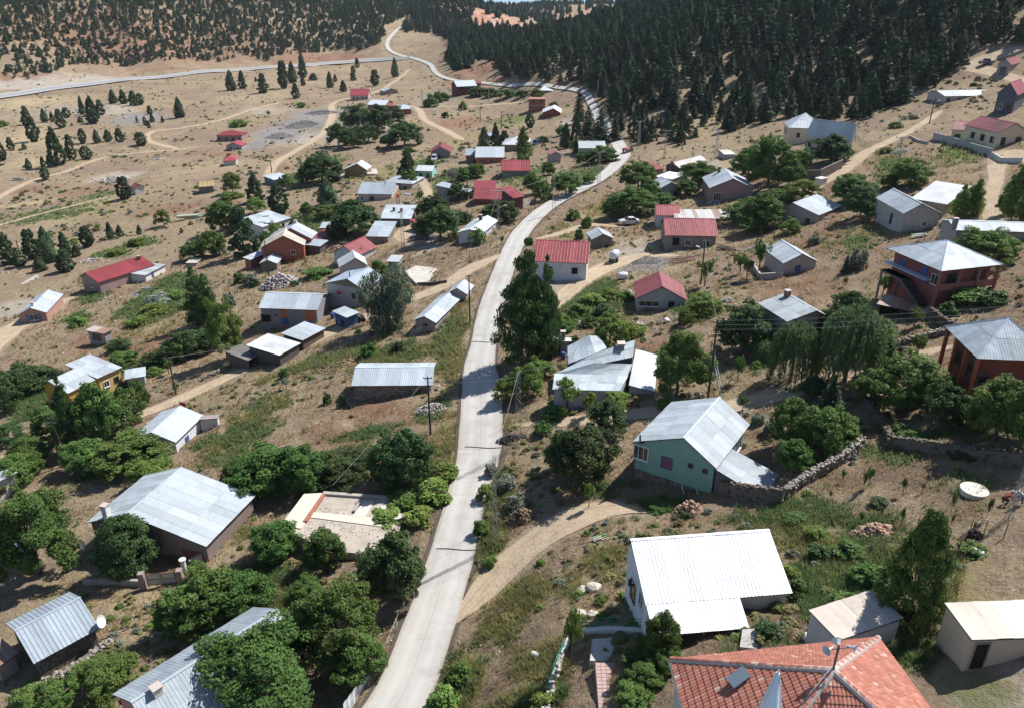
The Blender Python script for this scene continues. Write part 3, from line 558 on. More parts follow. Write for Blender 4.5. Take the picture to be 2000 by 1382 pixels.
# ------------------------------------------------------------------ houses
GREY = (.34, .385, .42); PALE = (.43, .475, .51); RED = (.235, .042, .05); WHITE = (.93, .94, .95); CREAM = (.50, .46, .39); BLUEG = (.30, .36, .42); DKG = (.30, .33, .35)
HOUSES = []      # (ref phrase, px, py, world xyz)
def clip(poly, a, b, c):
    """keep a*x+b*y<=c"""
    out = []
    for i in range(len(poly)):
        p, q = poly[i], poly[(i + 1) % len(poly)]; fp, fq = a * p[0] + b * p[1] - c, a * q[0] + b * q[1] - c
        if fp <= 0: out.append(p)
        if (fp < 0 < fq) or (fq < 0 < fp):
            t = fp / (fp - fq); out.append((p[0] + (q[0] - p[0]) * t, p[1] + (q[1] - p[1]) * t))
    return out
_rr = random.Random(5)
def slope_sheets(root, roof, T, O, U, Vv, poly, mat, s, rib=.28, ribh=.02, ws=1.0, hs_=2.4, one=False, name='roof_sheet'):
    """O origin, U unit along eave, Vv unit up the slope (local vectors), poly outline in (u,v)"""
    Nn = U.cross(Vv).normalized()
    if Nn.z < 0: Nn = -Nn
    us = [p[0] for p in poly]; vs = [p[1] for p in poly]; u0, u1, v0, v1 = min(us), max(us), min(vs), max(vs)
    cells = []
    nc = max(1, round((u1 - u0) / ws)); nr = max(1, round((v1 - v0) / hs_)); wu = (u1 - u0) / nc; hv = (v1 - v0) / nr
    mb_one = MB()
    for r in range(nr):
        for c in range(nc):
            a0, a1, b0, b1 = u0 + c * wu, u0 + (c + 1) * wu, v0 + r * hv, v0 + (r + 1) * hv
            cell = clip(clip(clip(clip(poly, -1, 0, -a0), 1, 0, a1), 0, -1, -b0), 0, 1, b1)
            if len(cell) < 3: continue
            off = _rr.uniform(0, .012) + (.014 if (c % 2) else 0) + .008 * (r % 2) + .01
            mb = mb_one if one else MB()
            n = max(1, round((a1 - a0) / rib)); p = (a1 - a0) / n
            def emit(x0, x1, z0, z1):
                q = clip(clip(cell, -1, 0, -x0), 1, 0, x1)
                if len(q) < 3: return
                pts = []
                for (u, v) in q:
                    t = 0 if x1 == x0 else (u - x0) / (x1 - x0); z = z0 + (z1 - z0) * t + off
                    pts.append(O + U * u + Vv * v + Nn * z)
                mb.poly(pts)
            for k in range(n):
                x = a0 + k * p
                emit(x, x + p * .52, 0, 0); emit(x + p * .52, x + p * .64, 0, ribh); emit(x + p * .64, x + p * .88, ribh, ribh); emit(x + p * .88, x + p, ribh, 0)
            if not one and mb.F: mb.build(name, mat, roof)
    if one and mb_one.F: mb_one.build(name, mat, roof)
def solve(f, a, b, n=50):
    fa = f(a)
    for _ in range(n):
        m = (a + b) / 2
        if (f(m) > 0) == (fa > 0): a = m
        else: b = m
    return (a + b) / 2
def window(root, T, face, L, d, o, zc, u, w, h, style, parent_name='window'):
    """face f/r/l/b, u metres along the face"""
    fr = MB(); t = .07; dep = .07
    fr.box(-w/2, -dep, -h/2, w/2, .02, -h/2 + t); fr.box(-w/2, -dep, h/2 - t, w/2, .02, h/2)
    fr.box(-w/2, -dep, -h/2 + t, -w/2 + t, .02, h/2 - t); fr.box(w/2 - t, -dep, -h/2 + t, w/2, .02, h/2 - t)
    if style in ('win', 'win3'):
        k = 1 if style == 'win' else 2
        for i in range(k):
            x = -w/2 + w * (i + 1) / (k + 1); fr.box(x - .025, -dep * .8, -h/2 + t, x + .025, .015, h/2 - t)
        fr.box(-w/2 - .06, -dep - .08, -h/2 - .06, w/2 + .06, .015, -h/2 - .003)
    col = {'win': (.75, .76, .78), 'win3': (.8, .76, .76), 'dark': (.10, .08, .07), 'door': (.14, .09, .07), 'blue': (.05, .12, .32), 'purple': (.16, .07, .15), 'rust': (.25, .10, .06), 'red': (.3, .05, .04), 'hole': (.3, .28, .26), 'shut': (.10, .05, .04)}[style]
    Mx = {'f': Matrix.Translation((u, o, zc)), 'r': Matrix.Translation((L - o, u, zc)) @ Matrix.Rotation(math.pi/2, 4, 'Z'),
          'l': Matrix.Translation((o, u, zc)) @ Matrix.Rotation(-math.pi/2, 4, 'Z')}[face]
    nm = 'door' if style == 'door' else 'window'
    wn = fr.build(nm, flat(col, .5), root); wn.matrix_local = T @ Mx
    pn = MB()
    if style in ('blue', 'purple', 'rust', 'red', 'door', 'shut'):
        n = 2 if style != 'door' else 1
        for i in range(n):
            x0 = -w/2 + t + (w - 2*t) / n * i; pn.box(x0 + .01, -.05, -h/2 + t + .003, x0 + (w - 2*t)/n - .01, .01, h/2 - t - .003)
        pn.build('shutter' if style != 'door' else 'door_panel', flat(col, .6), wn)
    else:
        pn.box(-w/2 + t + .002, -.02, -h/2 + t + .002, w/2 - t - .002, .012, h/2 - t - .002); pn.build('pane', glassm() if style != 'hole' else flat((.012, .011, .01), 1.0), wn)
def house(label=None, cat='house', name='village_house', kind='G', A=None, B=None, ap=None, rb=None, C=None, top=None, h=2.8, by=None, ref='A', pitch=.36, rf=.5, roof=GREY, rust=0.0, wall=(.5, .45, .4),
          wmat=None, wins=(), chim=(), o=.3, plinth=None, into=None, say=None, depth=None, rib=.28, cats=None, dmin=1.5, dmax=40, open_front=False, hl=1, hr=1, sheet=None, rough=.5, gable=None, fl=0.0, ow=None):
    Ap, Bp = (A, B)
    def corner(P):
        if by is not None:
            g = cast(P[0], by); hh = solve(lambda t: proj(g + np.array([0, 0, t]))[1] - P[1], .3, 12); return g + np.array([0, 0, hh]), hh
        q = cast(P[0], P[1], h); return q, h
    if ref == 'A': a, hh = corner(Ap); b = at_z(Bp[0], Bp[1], a[2])
    else: b, hh = corner(Bp); a = at_z(Ap[0], Ap[1], b[2])
    a, b = Vector(a), Vector(b); L = (b - a).length; X = (b - a).normalized(); Y = Vector((-X.y, X.x, 0))
    if Y.y < 0: Y = -Y
    Z = Vector((0, 0, 1))
    flip = X.cross(Y).z < 0
    H = hh; rise = 0
    if kind == 'P':
        ri = a if abs(ap[0] - Ap[0]) < abs(ap[0] - Bp[0]) else b
        t = solve(lambda t: ap[1] - proj(ri + Y * t + Z * pitch * t)[1], .3, dmax / 2); d = depth or t / rf; rise = pitch * t
        if depth: rf = t / depth
    elif kind == 'G':
        m = a + (b - a) * rf; rise = solve(lambda r: ap[1] - proj(m + Z * r)[1], 0, 8)
        best = None
        for k in range(200):
            t = dmin + (dmax - dmin) * k / 199; q = proj(m + Z * rise + Y * t); e = math.hypot(q[0] - rb[0], q[1] - rb[1])
            if best is None or e < best[0]: best = (e, t)
        d = depth or best[1]
        if not depth and best[0] > 3.0:      # trust the ridge line's direction over the front edge
            mw = m + Z * rise; q = Vector(at_z(rb[0], rb[1], mw.z)) - mw; q.z = 0
            if q.length < 25:
                d = max(q.length, 3.0); Y = q.normalized(); Xn = Vector((Y.y, -Y.x, 0)); L = abs((b - a).dot(Xn)); a = m - Xn * L * rf; X = Xn; b = a + X * L
    elif kind == 'S':
        best = None
        for k in range(400):
            t = .4 + 24 * k / 399; q = proj(a + Y * t + Z * pitch * t); e = math.hypot(q[0] - C[0], q[1] - C[1]) if ow else abs(q[1] - C[1])
            if best is None or e < best[0]: best = (e, t)
        d = depth or best[1]; rise = pitch * d
    elif kind == 'H':
        if C:
            best = None
            for k in range(300):
                t = 2 + 18 * k / 299; q = proj(a + Y * t); e = math.hypot(q[0] - C[0], q[1] - C[1])
                if best is None or e < best[0]: best = (e, t)
            d = best[1]
            cpt = a + X * L / 2 + Y * d / 2; rise = solve(lambda r: top[1] - proj(cpt + Z * r)[1], 0, 8)
        else:
            t = solve(lambda t: top[1] - proj(a + X * L / 2 + Y * t + Z * pitch * t)[1], 1, 14); d = 2 * t; rise = pitch * t
    cz = [gz(*(a + X * i * L + Y * j * d)[:2]) for i in (0, 1) for j in (0, 1)]
    base = a.z - H; low = min(min(cz), base) - .5 - base
    rz = math.atan2(X.y, X.x)
    F = Matrix.Translation((a.x, a.y, base)) @ Matrix.Rotation(rz, 4, 'Z')
    if into is None:
        root = empty(name, (a.x, a.y, base), rz); T = Matrix.Identity(4)
        if label: tag(root, label, cat)
        ctr = a + X * L / 2 + Y * d / 2; q = proj(ctr + Z * 0)
        if say: HOUSES.append((say, q[0], q[1], ctr, max(L, d)))
    else:
        root = into; Fr = Matrix.Translation(root.location) @ Matrix.Rotation(root.rotation_euler.z, 4, 'Z'); T = Fr.inverted() @ F
    s = pxm(a)
    print('%-22s L%.1f d%.1f h%.1f r%.1f s%.1f rz%.0f low%.1f' % ((say or name)[:22], L, d, H, rise, s, math.degrees(rz), low))
    wm = wmat or wallm(tuple(wall))
    # walls
    mb = MB(); x0, x1, y0, y1 = o, L - o, o, d - o
    def zr(x, y):   # roof underside
        if kind == 'P': return H + (rise * y / (rf * d) if y < rf * d else rise * (d - y) / ((1 - rf) * d)) - .06
        if kind == 'G': return H + (rise * x / (rf * L) if x < rf * L else rise * (L - x) / ((1 - rf) * L)) - .06
        if kind == 'S': return H + pitch * y - .06
        return H - .02
    zf = zr(0, y0) if kind != 'G' else None
    ptsf = [(x0, y0), (x1, y0)]; bz = low
    def wallpoly(pa, pb, mids=()):
        seq = [pa] + list(mids) + [pb]
        mb.poly([(pa[0], pa[1], bz), (pb[0], pb[1], bz)] + [(q[0], q[1], zr(*q)) for q in reversed(seq)])
    if kind == 'G':
        if not open_front: wallpoly((x0, y0), (x1, y0), [(rf * L, y0)])
        wallpoly((x1, y0), (x1, y1)); wallpoly((x1, y1), (x0, y1), [(rf * L, y1)]); wallpoly((x0, y1), (x0, y0))
    elif kind == 'P':
        if not open_front: wallpoly((x0, y0), (x1, y0))
        wallpoly((x1, y0), (x1, y1), [(x1, rf * d)]); wallpoly((x1, y1), (x0, y1)); wallpoly((x0, y1), (x0, y0), [(x0, rf * d)])
    else:
        if not open_front: wallpoly((x0, y0), (x1, y0))
        wallpoly((x1, y0), (x1, y1)); wallpoly((x1, y1), (x0, y1)); wallpoly((x0, y1), (x0, y0))
    if open_front:
        for xx in (x0, (x0 + x1) / 2, x1): mb.box(xx - .08, y0 - .08, bz, xx + .08, y0 + .08, zr(xx, y0) - .01)
    wo_ = mb.build('wall', wm, root); wo_.matrix_local = T
    if plinth:
        pb = MB(); ph, pc = plinth
        pb.box(x0 - .04, y0 - .04, bz, x1 + .04, y1 + .04, ph); po = pb.build('plinth', pc, root); po.matrix_local = T
    if gable and kind == 'G':
        gb = MB(); gb.poly([(x0 + .05, y0 - .03, H), (x1 - .05, y0 - .03, H), (rf * L, y0 - .03, H + rise * .93 - .12)]); go = gb.build('gable_board', gable, root); go.matrix_local = T
    # roof: underlay + sheets
    rm_ = metalm(tuple(roof), rust, rough=rough); und = flat((.10, .08, .065), .9)
    sl = []    # (O,U,V,poly)
    ux, uy, uz = Vector((1, 0, 0)), Vector((0, 1, 0)), Vector((0, 0, 1))
    if kind == 'P':
        f = rf * d; vl = math.hypot(f, rise); v = Vector((0, f, rise)) / vl; sl.append((Vector((0, 0, H)), ux, v, [(0, 0), (L, 0), (L, vl), (0, vl)]))
        g = d - f; vl = math.hypot(g, rise); v = Vector((0, -g, rise)) / vl; sl.append((Vector((0, d, H)), ux, v, [(0, 0), (L, 0), (L, vl), (0, vl)]))
    elif kind == 'G':
        f = rf * L; vl = math.hypot(f, rise); v = Vector((f, 0, rise)) / vl; sl.append((Vector((0, 0, H)), uy, v, [(0, 0), (d, 0), (d, vl), (0, vl)]))
        g = L - f; vl = math.hypot(g, rise); v = Vector((-g, 0, rise)) / vl; sl.append((Vector((L, 0, H)), uy, v, [(0, 0), (d, 0), (d, vl), (0, vl)]))
    elif kind == 'S':
        vl = math.hypot(d, rise); sl.append((Vector((0, 0, H)), ux, Vector((0, d, rise)) / vl, [(0, 0), (L, 0), (L, vl), (0, vl)]))
    elif kind == 'H':
        t = min(d, L) / 2; ra, rb_ = (t, L - t) if L >= d else (L / 2, L / 2)
        if not hr: rb_ = L - .02
        if not hl: ra = .02
        y_lo, y_hi = (d / 2, d / 2) if L >= d else (t, d - t)
        vf = math.hypot(y_lo, rise); sl.append((Vector((0, 0, H)), ux, Vector((0, y_lo, rise)) / vf, [(0, 0), (L, 0), (rb_, vf), (ra, vf)]))
        vf = math.hypot(d - y_hi, rise); sl.append((Vector((0, d, H)), ux, Vector((0, -(d - y_hi), rise)) / vf, [(0, 0), (L, 0), (rb_, vf), (ra, vf)]))
        vf = math.hypot(ra, rise); sl.append((Vector((0, 0, H)), uy, Vector((ra, 0, rise)) / vf, [(0, 0), (d, 0), (y_hi, vf), (y_lo, vf)]))
        vf = math.hypot(L - rb_, rise); sl.append((Vector((L, 0, H)), uy, Vector((-(L - rb_), 0, rise)) / vf, [(0, 0), (d, 0), (y_hi, vf), (y_lo, vf)]))
    rb2 = MB()
    for O, U, Vv, pl in sl:
        n = U.cross(Vv); n = n if n.z > 0 else -n
        top_ = [O + U * p[0] + Vv * p[1] - n * .012 for p in pl]; bot = [q - n * .07 for q in top_]
        rb2.poly(top_); rb2.poly(list(reversed(bot)))
        for i in range(len(pl)):
            j = (i + 1) % len(pl); rb2.poly([bot[i], bot[j], top_[j], top_[i]])
    ro = rb2.build('roof', und, root); ro.matrix_local = T
    ws_, hs2 = sheet or ((1.05, 2.5) if s > 13 else ((2.1, 3.0) if s > 7.5 else (3, 6)))
    for O, U, Vv, pl in sl:
        slope_sheets(root, ro, T, O, U, Vv, pl, rm_, s, rib=rib if s > 13 else max(rib, .42 if s > 7 else .7), ribh=(.035 if rib<.26 or rib>.3 else .014) if s > 13 else .02, ws=ws_, hs_=hs2, one=(s < 5.5))
    # ridge cap
    rc = MB()
    if kind == 'P': rc.box(-.02, rf * d - .12, H + rise - .01, L + .02, rf * d + .12, H + rise + .045)
    if kind == 'G': rc.box(rf * L - .12, -.02, H + rise - .01, rf * L + .12, d + .02, H + rise + .045)
    if kind == 'H':
        r0 = Vector((ra, y_lo, H + rise + .02)); r1 = Vector((rb_, y_hi, H + rise + .02))
        if (r1 - r0).length > .1: rc.tube(r0, r1, .1, n=4)
        for cnr, rp in (((0, 0), r0), ((L, 0), r1 if L >= d else r0), ((L, d), r1), ((0, d), r0 if L >= d else r1)): rc.tube((cnr[0], cnr[1], H + .03), rp, .09, n=4)
    if rc.F: rc.build('ridge_cap', metalm(tuple(min(.85, c * 1.25) for c in roof), 0), ro)
    for c in chim:
        cx, cy, ch = c[0] * L, c[1] * d, c[2]; st = c[3] if len(c) > 3 else 'brick'
        cm = MB(); zb = zr(cx, cy) - .1
        if st == 'pipe':
            cm.tube((cx, cy, zb), (cx, cy, zb + ch), .09, n=8); cm.tube((cx, cy, zb + ch + .08), (cx, cy, zb + ch + .22), .16, .03, n=8); cb_ = cm.build('stove_pipe', flat((.07, .065, .06), .6), ro)
        else:
            cc = {'brick': (.22, .12, .09), 'white': (.7, .68, .64), 'dark': (.06, .05, .045), 'grey': (.3, .28, .26)}[st]
            cm.box(cx - .28, cy - .28, zb, cx + .28, cy + .28, zb + ch); cb_ = cm.build('chimney', wallm(cc), ro)
            c2 = MB(); c2.box(cx - .36, cy - .36, zb + ch + .14, cx + .36, cy + .36, zb + ch + .22, 0)
            for sx in (-.25, .25):
                for sy in (-.25, .25): c2.box(cx + sx - .06, cy + sy - .06, zb + ch, cx + sx + .06, cy + sy + .06, zb + ch + .14)
            c2.build('chimney_cap', wallm((.5, .42, .38)), cb_)
    if not wins and cat == 'house' and into is None and 6 < s and H > 2.2: wins = [('f', .32, .52, .9, 1.0, 'win'), ('f', .72, .5, .8, 1.0, 'dark')]
    for wn in wins:
        f, u, zf_, ww, wh, st = wn; ln = (L if f == 'f' else d)
        window(root, T, f, L, d, o, H * zf_, ln * u if f != 'l' else ln * u, ww, wh, st)
    return root, dict(a=a, X=X, Y=Y, L=L, d=d, H=H, rise=rise, T=T, base=base, s=s, low=low, F=F, roof=ro)
def dish(root, T, p, r=.45, face=(-.5, -.8, .35), nm='satellite_dish'):
    mb = MB(); q = Vector(face).to_track_quat('Z', 'Y')
    prof = [(r * k / 5, .35 * r * (k / 5) ** 2) for k in range(6)]
    mb.lathe([(max(.01, a), z) for a, z in prof], p, 16, 0, q); mb.tube(p, Vector(p) + Vector((0, 0, -.5)), .03, n=5)
    mb.tube(Vector(p), Vector(p) + q @ Vector((0, 0, r * .9)), .015, n=4)
    o_ = mb.build(nm, flat((.75, .75, .73), .5), root); o_.matrix_local = T; return o_

WST = stonem((.20, .16, .13), (.34, .29, .24), 2.6)
# --- foreground
white, wi = house('big white corrugated roofed house with a notched front eave and open porch', kind='P', A=(1261, 1181), B=(1548, 1158), ap=(1232, 1054), by=None, h=3.3, pitch=.40, rf=.72,
    roof=WHITE, wall=(.62, .64, .67), say='the white roofed house', rough=.35, wins=[('l', .3, .62, 1.0, 1.2, 'win'), ('l', .62, .3, 1.2, 1.6, 'dark')], sheet=(1.0, 12), rib=.25)
T_, L_, d_, H_ = wi['T'], wi['L'], wi['d'], wi['H']; pitchw = .40
# porch roof continuing the slope
ext = 1.9; w6 = L_ * .63; vl = math.hypot(ext, pitchw * ext)
po = MB(); po.box(0, -ext, H_ - pitchw * ext - .09, .1, -ext + .1, H_ - pitchw * ext - .02)
vv = Vector((0, 1, pitchw)).normalized(); O_ = Vector((0.05, -ext, H_ - pitchw * ext))
n_ = Vector((1, 0, 0)).cross(vv); tp = [O_ + Vector((u, 0, 0)) + vv * v - n_ * .012 for u, v in ((0, 0), (w6, 0), (w6, vl), (0, vl))]
po.poly(tp); po.poly([q - n_ * .07 for q in reversed(tp)])
for i in range(4): j = (i + 1) % 4; po.poly([tp[i] - n_ * .07, tp[j] - n_ * .07, tp[j], tp[i]])
por = po.build('porch_roof', flat((.2, .1, .06), .9), white)
slope_sheets(white, por, T_, O_, Vector((1, 0, 0)), vv, [(0, 0), (w6, 0), (w6, vl - .02), (0, vl - .02)], metalm(WHITE, 0, rough=.35), 30, rib=.25, ws=1.0, hs_=12)
pw = MB(); pw.box(.4, -ext + .25, wi['low'], w6 * .72, -ext + .45, .75)
pw.build('porch_wall', wallm((.45, .43, .41)), white)
pw = MB(); pw.box(w6 * .84, -ext + .2, wi['low'], w6 * .96, -ext + .7, 1.1); pw.build('porch_pier', wallm((.3, .28, .27)), white)
for k in (.02, .3, .55, .8, .98):
    pp = MB(); pp.box(w6 * k - .05 + .05, -ext + .3, .0, w6 * k + .1, -ext + .4, H_ - pitchw * (ext - .35) - .1); pp.build('porch_post', flat((.35, .3, .25)), white)
pw = MB(); pw.box(.3, -ext + .2, wi['low'], w6, .3, -.02); pw.build('porch_floor', wallm((.3, .29, .27)), white)
pp = MB(); pp.tube((.22, d_ * .55, 2.0), (-.15, d_ * .55, 2.0), .1, n=8); pp.tube((-.15, d_ * .55, 1.98), (-.15, d_ * .55, 2.5), .1, n=8); pp.build('stove_pipe', flat((.03, .03, .03)), white)

stonep = stonem((.13, .11, .09), (.2, .17, .14), 2.2)
green, gi = house('mint green gabled house with a grey metal roof, purple shutter and stone plinth', kind='G', A=(1218, 879), B=(1409, 902), ap=(1334, 855), rb=(1406, 775), rf=.60, h=4.5, ref='A', roof=PALE, wall=(.21, .38, .31),
    say='the green gabled house', plinth=(1.55, stonep), wins=[('f', .10, .76, 1.5, 1.45, 'win3'), ('f', .42, .72, 1.1, 1.25, 'purple'), ('f', .70, .84, .5, .5, 'dark'), ('f', .87, .82, .5, .5, 'dark'), ('r', .8, .7, 1.2, 1.3, 'win'), ('f', .1, .22, .4, .3, 'hole')])
pm = MB(); pm.tube((gi['L'] * .10, -.1, gi['H'] + .2), (gi['L'] * .10 - .05, -.1, gi['H'] + 1.0), .09, n=8); pm.tube((gi['L'] * .10, -.15, gi['H'] + .2), (gi['L'] * .10 + .2, .35, gi['H'] + .1), .09, n=8); pm.build('stove_pipe', flat((.05, .045, .04)), green)
for x in (.62, .8):
    pm = MB(); pm.tube((gi['L'] * x, .2, 1.7), (gi['L'] * x + .9, -.35, .1), .06, n=6); pm.build('drain_pipe', flat((.5, .55, .57)), green)
brown, bi = house('large brown walled house with patchwork roof', kind='G', A=(168, 1020), B=(403, 1067), ap=(246, 1004), rb=(354, 909), rf=.38, h=3.6, roof=PALE, wall=(.25, .19, .17),
    say='the big patchwork roofed house', chim=[(.17, .06, 1.3, 'white')], wins=[('f', .16, .5, 1.6, 1.8, 'hole'), ('f', .86, .38, 2.2, 2.2, 'rust'), ('f', .45, .5, 1.2, 1.2, 'dark')])
brown['label'] = 'large brown walled house with a wide patchwork metal roof and tall white chimney'
dish(brown, bi['T'], (.1, -.9, 1.6), .5)
shed1, si = house('small grey corrugated metal shed with a white satellite dish at its right corner', cat='shed', name='stone_shed', kind='P', A=(66, 1296), B=(195, 1226), ap=(14, 1231), h=2.1, pitch=.42, roof=(.34, .39, .44), wmat=stonem((.12, .10, .09), (.2, .17, .15), 3), say='the small dish shed', rib=.32, sheet=(.9, 8))
dish(shed1, si['T'], (si['L'] + .1, .1, si['H'] + .55), .55, (.6, -.6, .3))
house('rusty tin roofed lean-to at the left photo edge beside the small dish shed', cat='shed', name='tin_shed', kind='S', A=(-10, 1306), B=(38, 1274), C=(-45, 1268), h=1.7, roof=(.42, .34, .3), rust=.5, wall=(.35, .3, .26), pitch=.12, say='the rusty lean-to')
longh, li = house('long grey metal roofed house with a pink gable wall at the bottom of the photo', kind='G', A=(160, 1392), B=(362, 1436), ap=(284, 1371), rb=(542, 1189), rf=.55, h=3.2, roof=GREY, wall=(.50, .25, .22), say='the long grey roofed house', chim=[(.6, .14, .6, 'white')], wins=[('r', .9, .6, .9, 1.1, 'win')])
house('pale metal roofed house half out of the photo at the left edge behind leafy trees', kind='S', A=(-90, 985), B=(34, 922), C=(-60, 900), h=2.6, roof=PALE, rust=.25, wall=(.5, .48, .45), pitch=.1, say='the left edge house')
house('tiny blue grey roofed hut at the left photo edge behind the big leafy tree', cat='shed', name='tin_shed', kind='S', A=(-80, 1085), B=(26, 1066), C=(-70, 1038), h=2.4, roof=(.45, .52, .6), wall=(.1, .2, .4), pitch=.15, say='the blue edge hut')
house('cream flat roofed outbuilding with a dark open doorway at the right photo edge', cat='outbuilding', name='outbuilding', kind='S', A=(1876, 1249), B=(2075, 1243), C=(1829, 1188), by=1314, pitch=.02, roof=(.66, .60, .52), wall=(.52, .45, .34), rough=.9, rib=3, o=.12, sheet=(3, 3),
      say='the cream outbuilding', wins=[('f', .16, .46, .9, 2.0, 'hole')], ow=1)
house('grey flat slab roofed shed in tree shade behind the red tiled roof', cat='shed', name='block_shed', kind='S', A=(1637, 1250), B=(1765, 1207), C=(1571, 1198), h=1.9, pitch=.02, roof=(.50, .44, .38), wall=(.42, .42, .42), rough=.9, rib=3, o=.12, sheet=(3, 3), say='the slab roofed shed', ow=1)
house('long grey metal roofed barn with brown rubble walls beside the road', cat='barn', name='stone_barn', kind='P', A=(686, 753), B=(845, 752), ap=(697, 717), h=2.6, pitch=.30, roof=(.42, .47, .52), wmat=WST, say='the stone barn', sheet=(1.0, 3))
house('row of pale roofed stable sheds on the bank left of the road', cat='shed', name='stable', kind='G', A=(805, 627), B=(853, 630), ap=(828, 618), rb=(881, 569), h=2.1, roof=PALE, wall=(.33, .27, .24), say='the stable row', wins=[('f', .5, .7, .7, .5, 'shut')])
house('short pale roofed shed at the upper end of the stable row', cat='shed', name='stable', kind='G', A=(873, 573), B=(913, 575), ap=(889, 563), rb=(907, 546), h=2.1, roof=PALE, wall=(.36, .31, .27), say='the upper stable')
house('pink brown house with blue shutters and a pale metal roof beside the left lane', kind='G', A=(38, 617), B=(93, 609), ap=(68, 602), rb=(95, 566), by=636, roof=PALE, wall=(.40, .22, .18), say='the blue shuttered pink house', wins=[('f', .5, .6, 1.7, 1.3, 'win'), ('f', .31, .6, .55, 1.3, 'blue'), ('f', .69, .6, .55, 1.3, 'blue')], chim=[(.5, .12, .7, 'white')])
house('red roofed pinkish farmhouse half hidden by a tree at the left', kind='G', A=(158, 542), B=(200, 550), ap=(172, 533), rb=(276, 500), rf=.35, by=570, roof=RED, wall=(.36, .24, .22), say='the left red roofed farmhouse', wins=[('f', .5, .6, 1.2, 1.0, 'win')], chim=[(.5, .9, .9, 'dark')])
house('small white walled house with a grey tin roof behind the left red farmhouse', kind='S', A=(287, 538), B=(325, 517), C=(261, 529), by=551, pitch=.04, roof=(.40, .42, .44), rust=.12, wall=(.72, .70, .66), say='the small white tin roofed house', wins=[('f', .35, .5, .7, 1.2, 'blue')], chim=[(.6, .8, .7, 'white')])
house('rusty tin cube shed standing alone on bare soil', cat='shed', name='tin_shed', kind='S', A=(173, 645), B=(203, 652), C=(192, 636), by=674, pitch=.03, roof=(.48, .40, .36), rust=.45, wmat=metalm((.36, .33, .32), .35), say='the lone tin cube', wins=[('f', .5, .62, 1.9, 1.2, 'dark')])
house('low roofless block pen of pale stone at left centre', cat='pen', name='block_pen', kind='S', A=(362, 514), B=(384, 514), C=(374, 504), h=1.0, pitch=.01, roof=(.5, .45, .4), wall=(.42, .38, .34), rough=.9, say='the block pen')
house('mustard yellow house with a white roof edge behind garden trees', kind='G', A=(79, 753), B=(133, 768), ap=(99, 744), rb=(150, 721), rf=.38, h=3.8, roof=PALE, wall=(.50, .29, .05), say='the mustard yellow house')
house('smaller yellow walled house with a grey slab roof among garden trees', kind='S', A=(190, 739), B=(239, 717), C=(163, 712), h=3.2, pitch=.08, roof=PALE, wall=(.58, .43, .16), say='the smaller yellow house')
house('little grey roofed garden shed right of the yellow houses', cat='shed', name='tin_shed', kind='S', A=(243, 741), B=(285, 734), C=(254, 722), h=2.0, pitch=.05, roof=PALE, wall=(.4, .38, .35), say='the little garden shed')
house('long white walled house with a two tone grey roof below the dirt track', kind='G', A=(262, 850), B=(337, 870), ap=(297, 844), rb=(353, 792), h=2.4, roof=(.44, .48, .52), wall=(.70, .70, .72), say='the long white walled house', wins=[('r', .4, .5, .8, .9, 'blue')])
house('white outhouse with a small flat roof at the end of the long white house', cat='outhouse', name='outhouse', kind='S', A=(393, 819), B=(425, 817), C=(392, 811), by=841, pitch=.02, roof=(.35, .3, .28), wall=(.66, .64, .60), say='the white outhouse', o=.1)
orange, oi_ = house('rambling orange red house with cream and grey patched roofs', kind='G', A=(508, 484), B=(595, 480), ap=(550, 461), rb=(557, 446), rf=.55, h=3.0, ref='B', roof=CREAM, wall=(.36, .115, .07), say='the orange red house', wins=[('f', .72, .5, 1.1, 1.1, 'win')], rough=.8)
house(kind='G', A=(518, 470), B=(612, 464), ap=(562, 446), rb=(580, 434), rf=.55, h=3.2, ref='B', roof=(.40, .44, .48), wall=(.36, .115, .07), into=orange, chim=[(.55, .8, .7, 'white')])
house(kind='S', A=(489, 508), B=(547, 484), C=(486, 498), h=2.3, roof=(.45, .5, .53), wall=(.34, .12, .09), into=orange, pitch=.12, depth=2.2)
house(kind='S', A=(594, 478), B=(625, 482), C=(607, 466), h=2.4, roof=(.38, .44, .5), wall=(.12, .1, .1), into=orange, pitch=.12)
house('small gabled stone shed below the orange red house', cat='shed', name='stone_shed', kind='G', A=(504, 517), B=(543, 514), ap=(523, 508), rb=(534, 495), h=2.0, roof=PALE, wall=(.24, .18, .14), say='the gabled stone shed')
house('light grey roofed house with a rooftop solar panel behind the orange house', kind='S', A=(513, 444), B=(569, 426), C=(501, 428), h=2.6, pitch=.12, roof=PALE, wall=(.65, .64, .6), say='the solar panel house')
house('dark red tin canopy behind the orange red house', cat='shed', name='tin_canopy', kind='S', A=(603, 460), B=(627, 467), C=(618, 447), h=2.2, pitch=.1, roof=RED, wall=(.3, .2, .18), say='the red tin canopy')
house('tiny white sheet roof between trees behind the red canopy', cat='shed', name='tin_shed', kind='S', A=(623, 446), B=(641, 446), C=(628, 434), h=1.9, pitch=.1, roof=PALE, wall=(.4, .38, .35), say='the tiny white shed')
house('white gabled house with a crimson roof left of the village centre', kind='G', A=(645, 496), B=(703, 499), ap=(675, 480), rb=(711, 462), by=521, roof=RED, wall=(.55, .55, .57), say='the white house with crimson roof', wins=[('f', .18, .45, .7, .6, 'win'), ('f', .45, .55, .4, .4, 'dark'), ('f', .72, .7, .9, .3, 'dark')], chim=[(.85, .4, .6, 'pipe')])
house('grey gabled garage attached below the crimson roofed white house', cat='garage', name='garage', kind='G', A=(662, 523), B=(718, 518), ap=(698, 504), rb=(721, 490), rf=.6, h=2.4, depth=5, roof=(.42, .45, .46), wall=(.50, .46, .42), say='the grey garage', wins=[('f', .72, .4, 1.8, 1.6, 'win')])
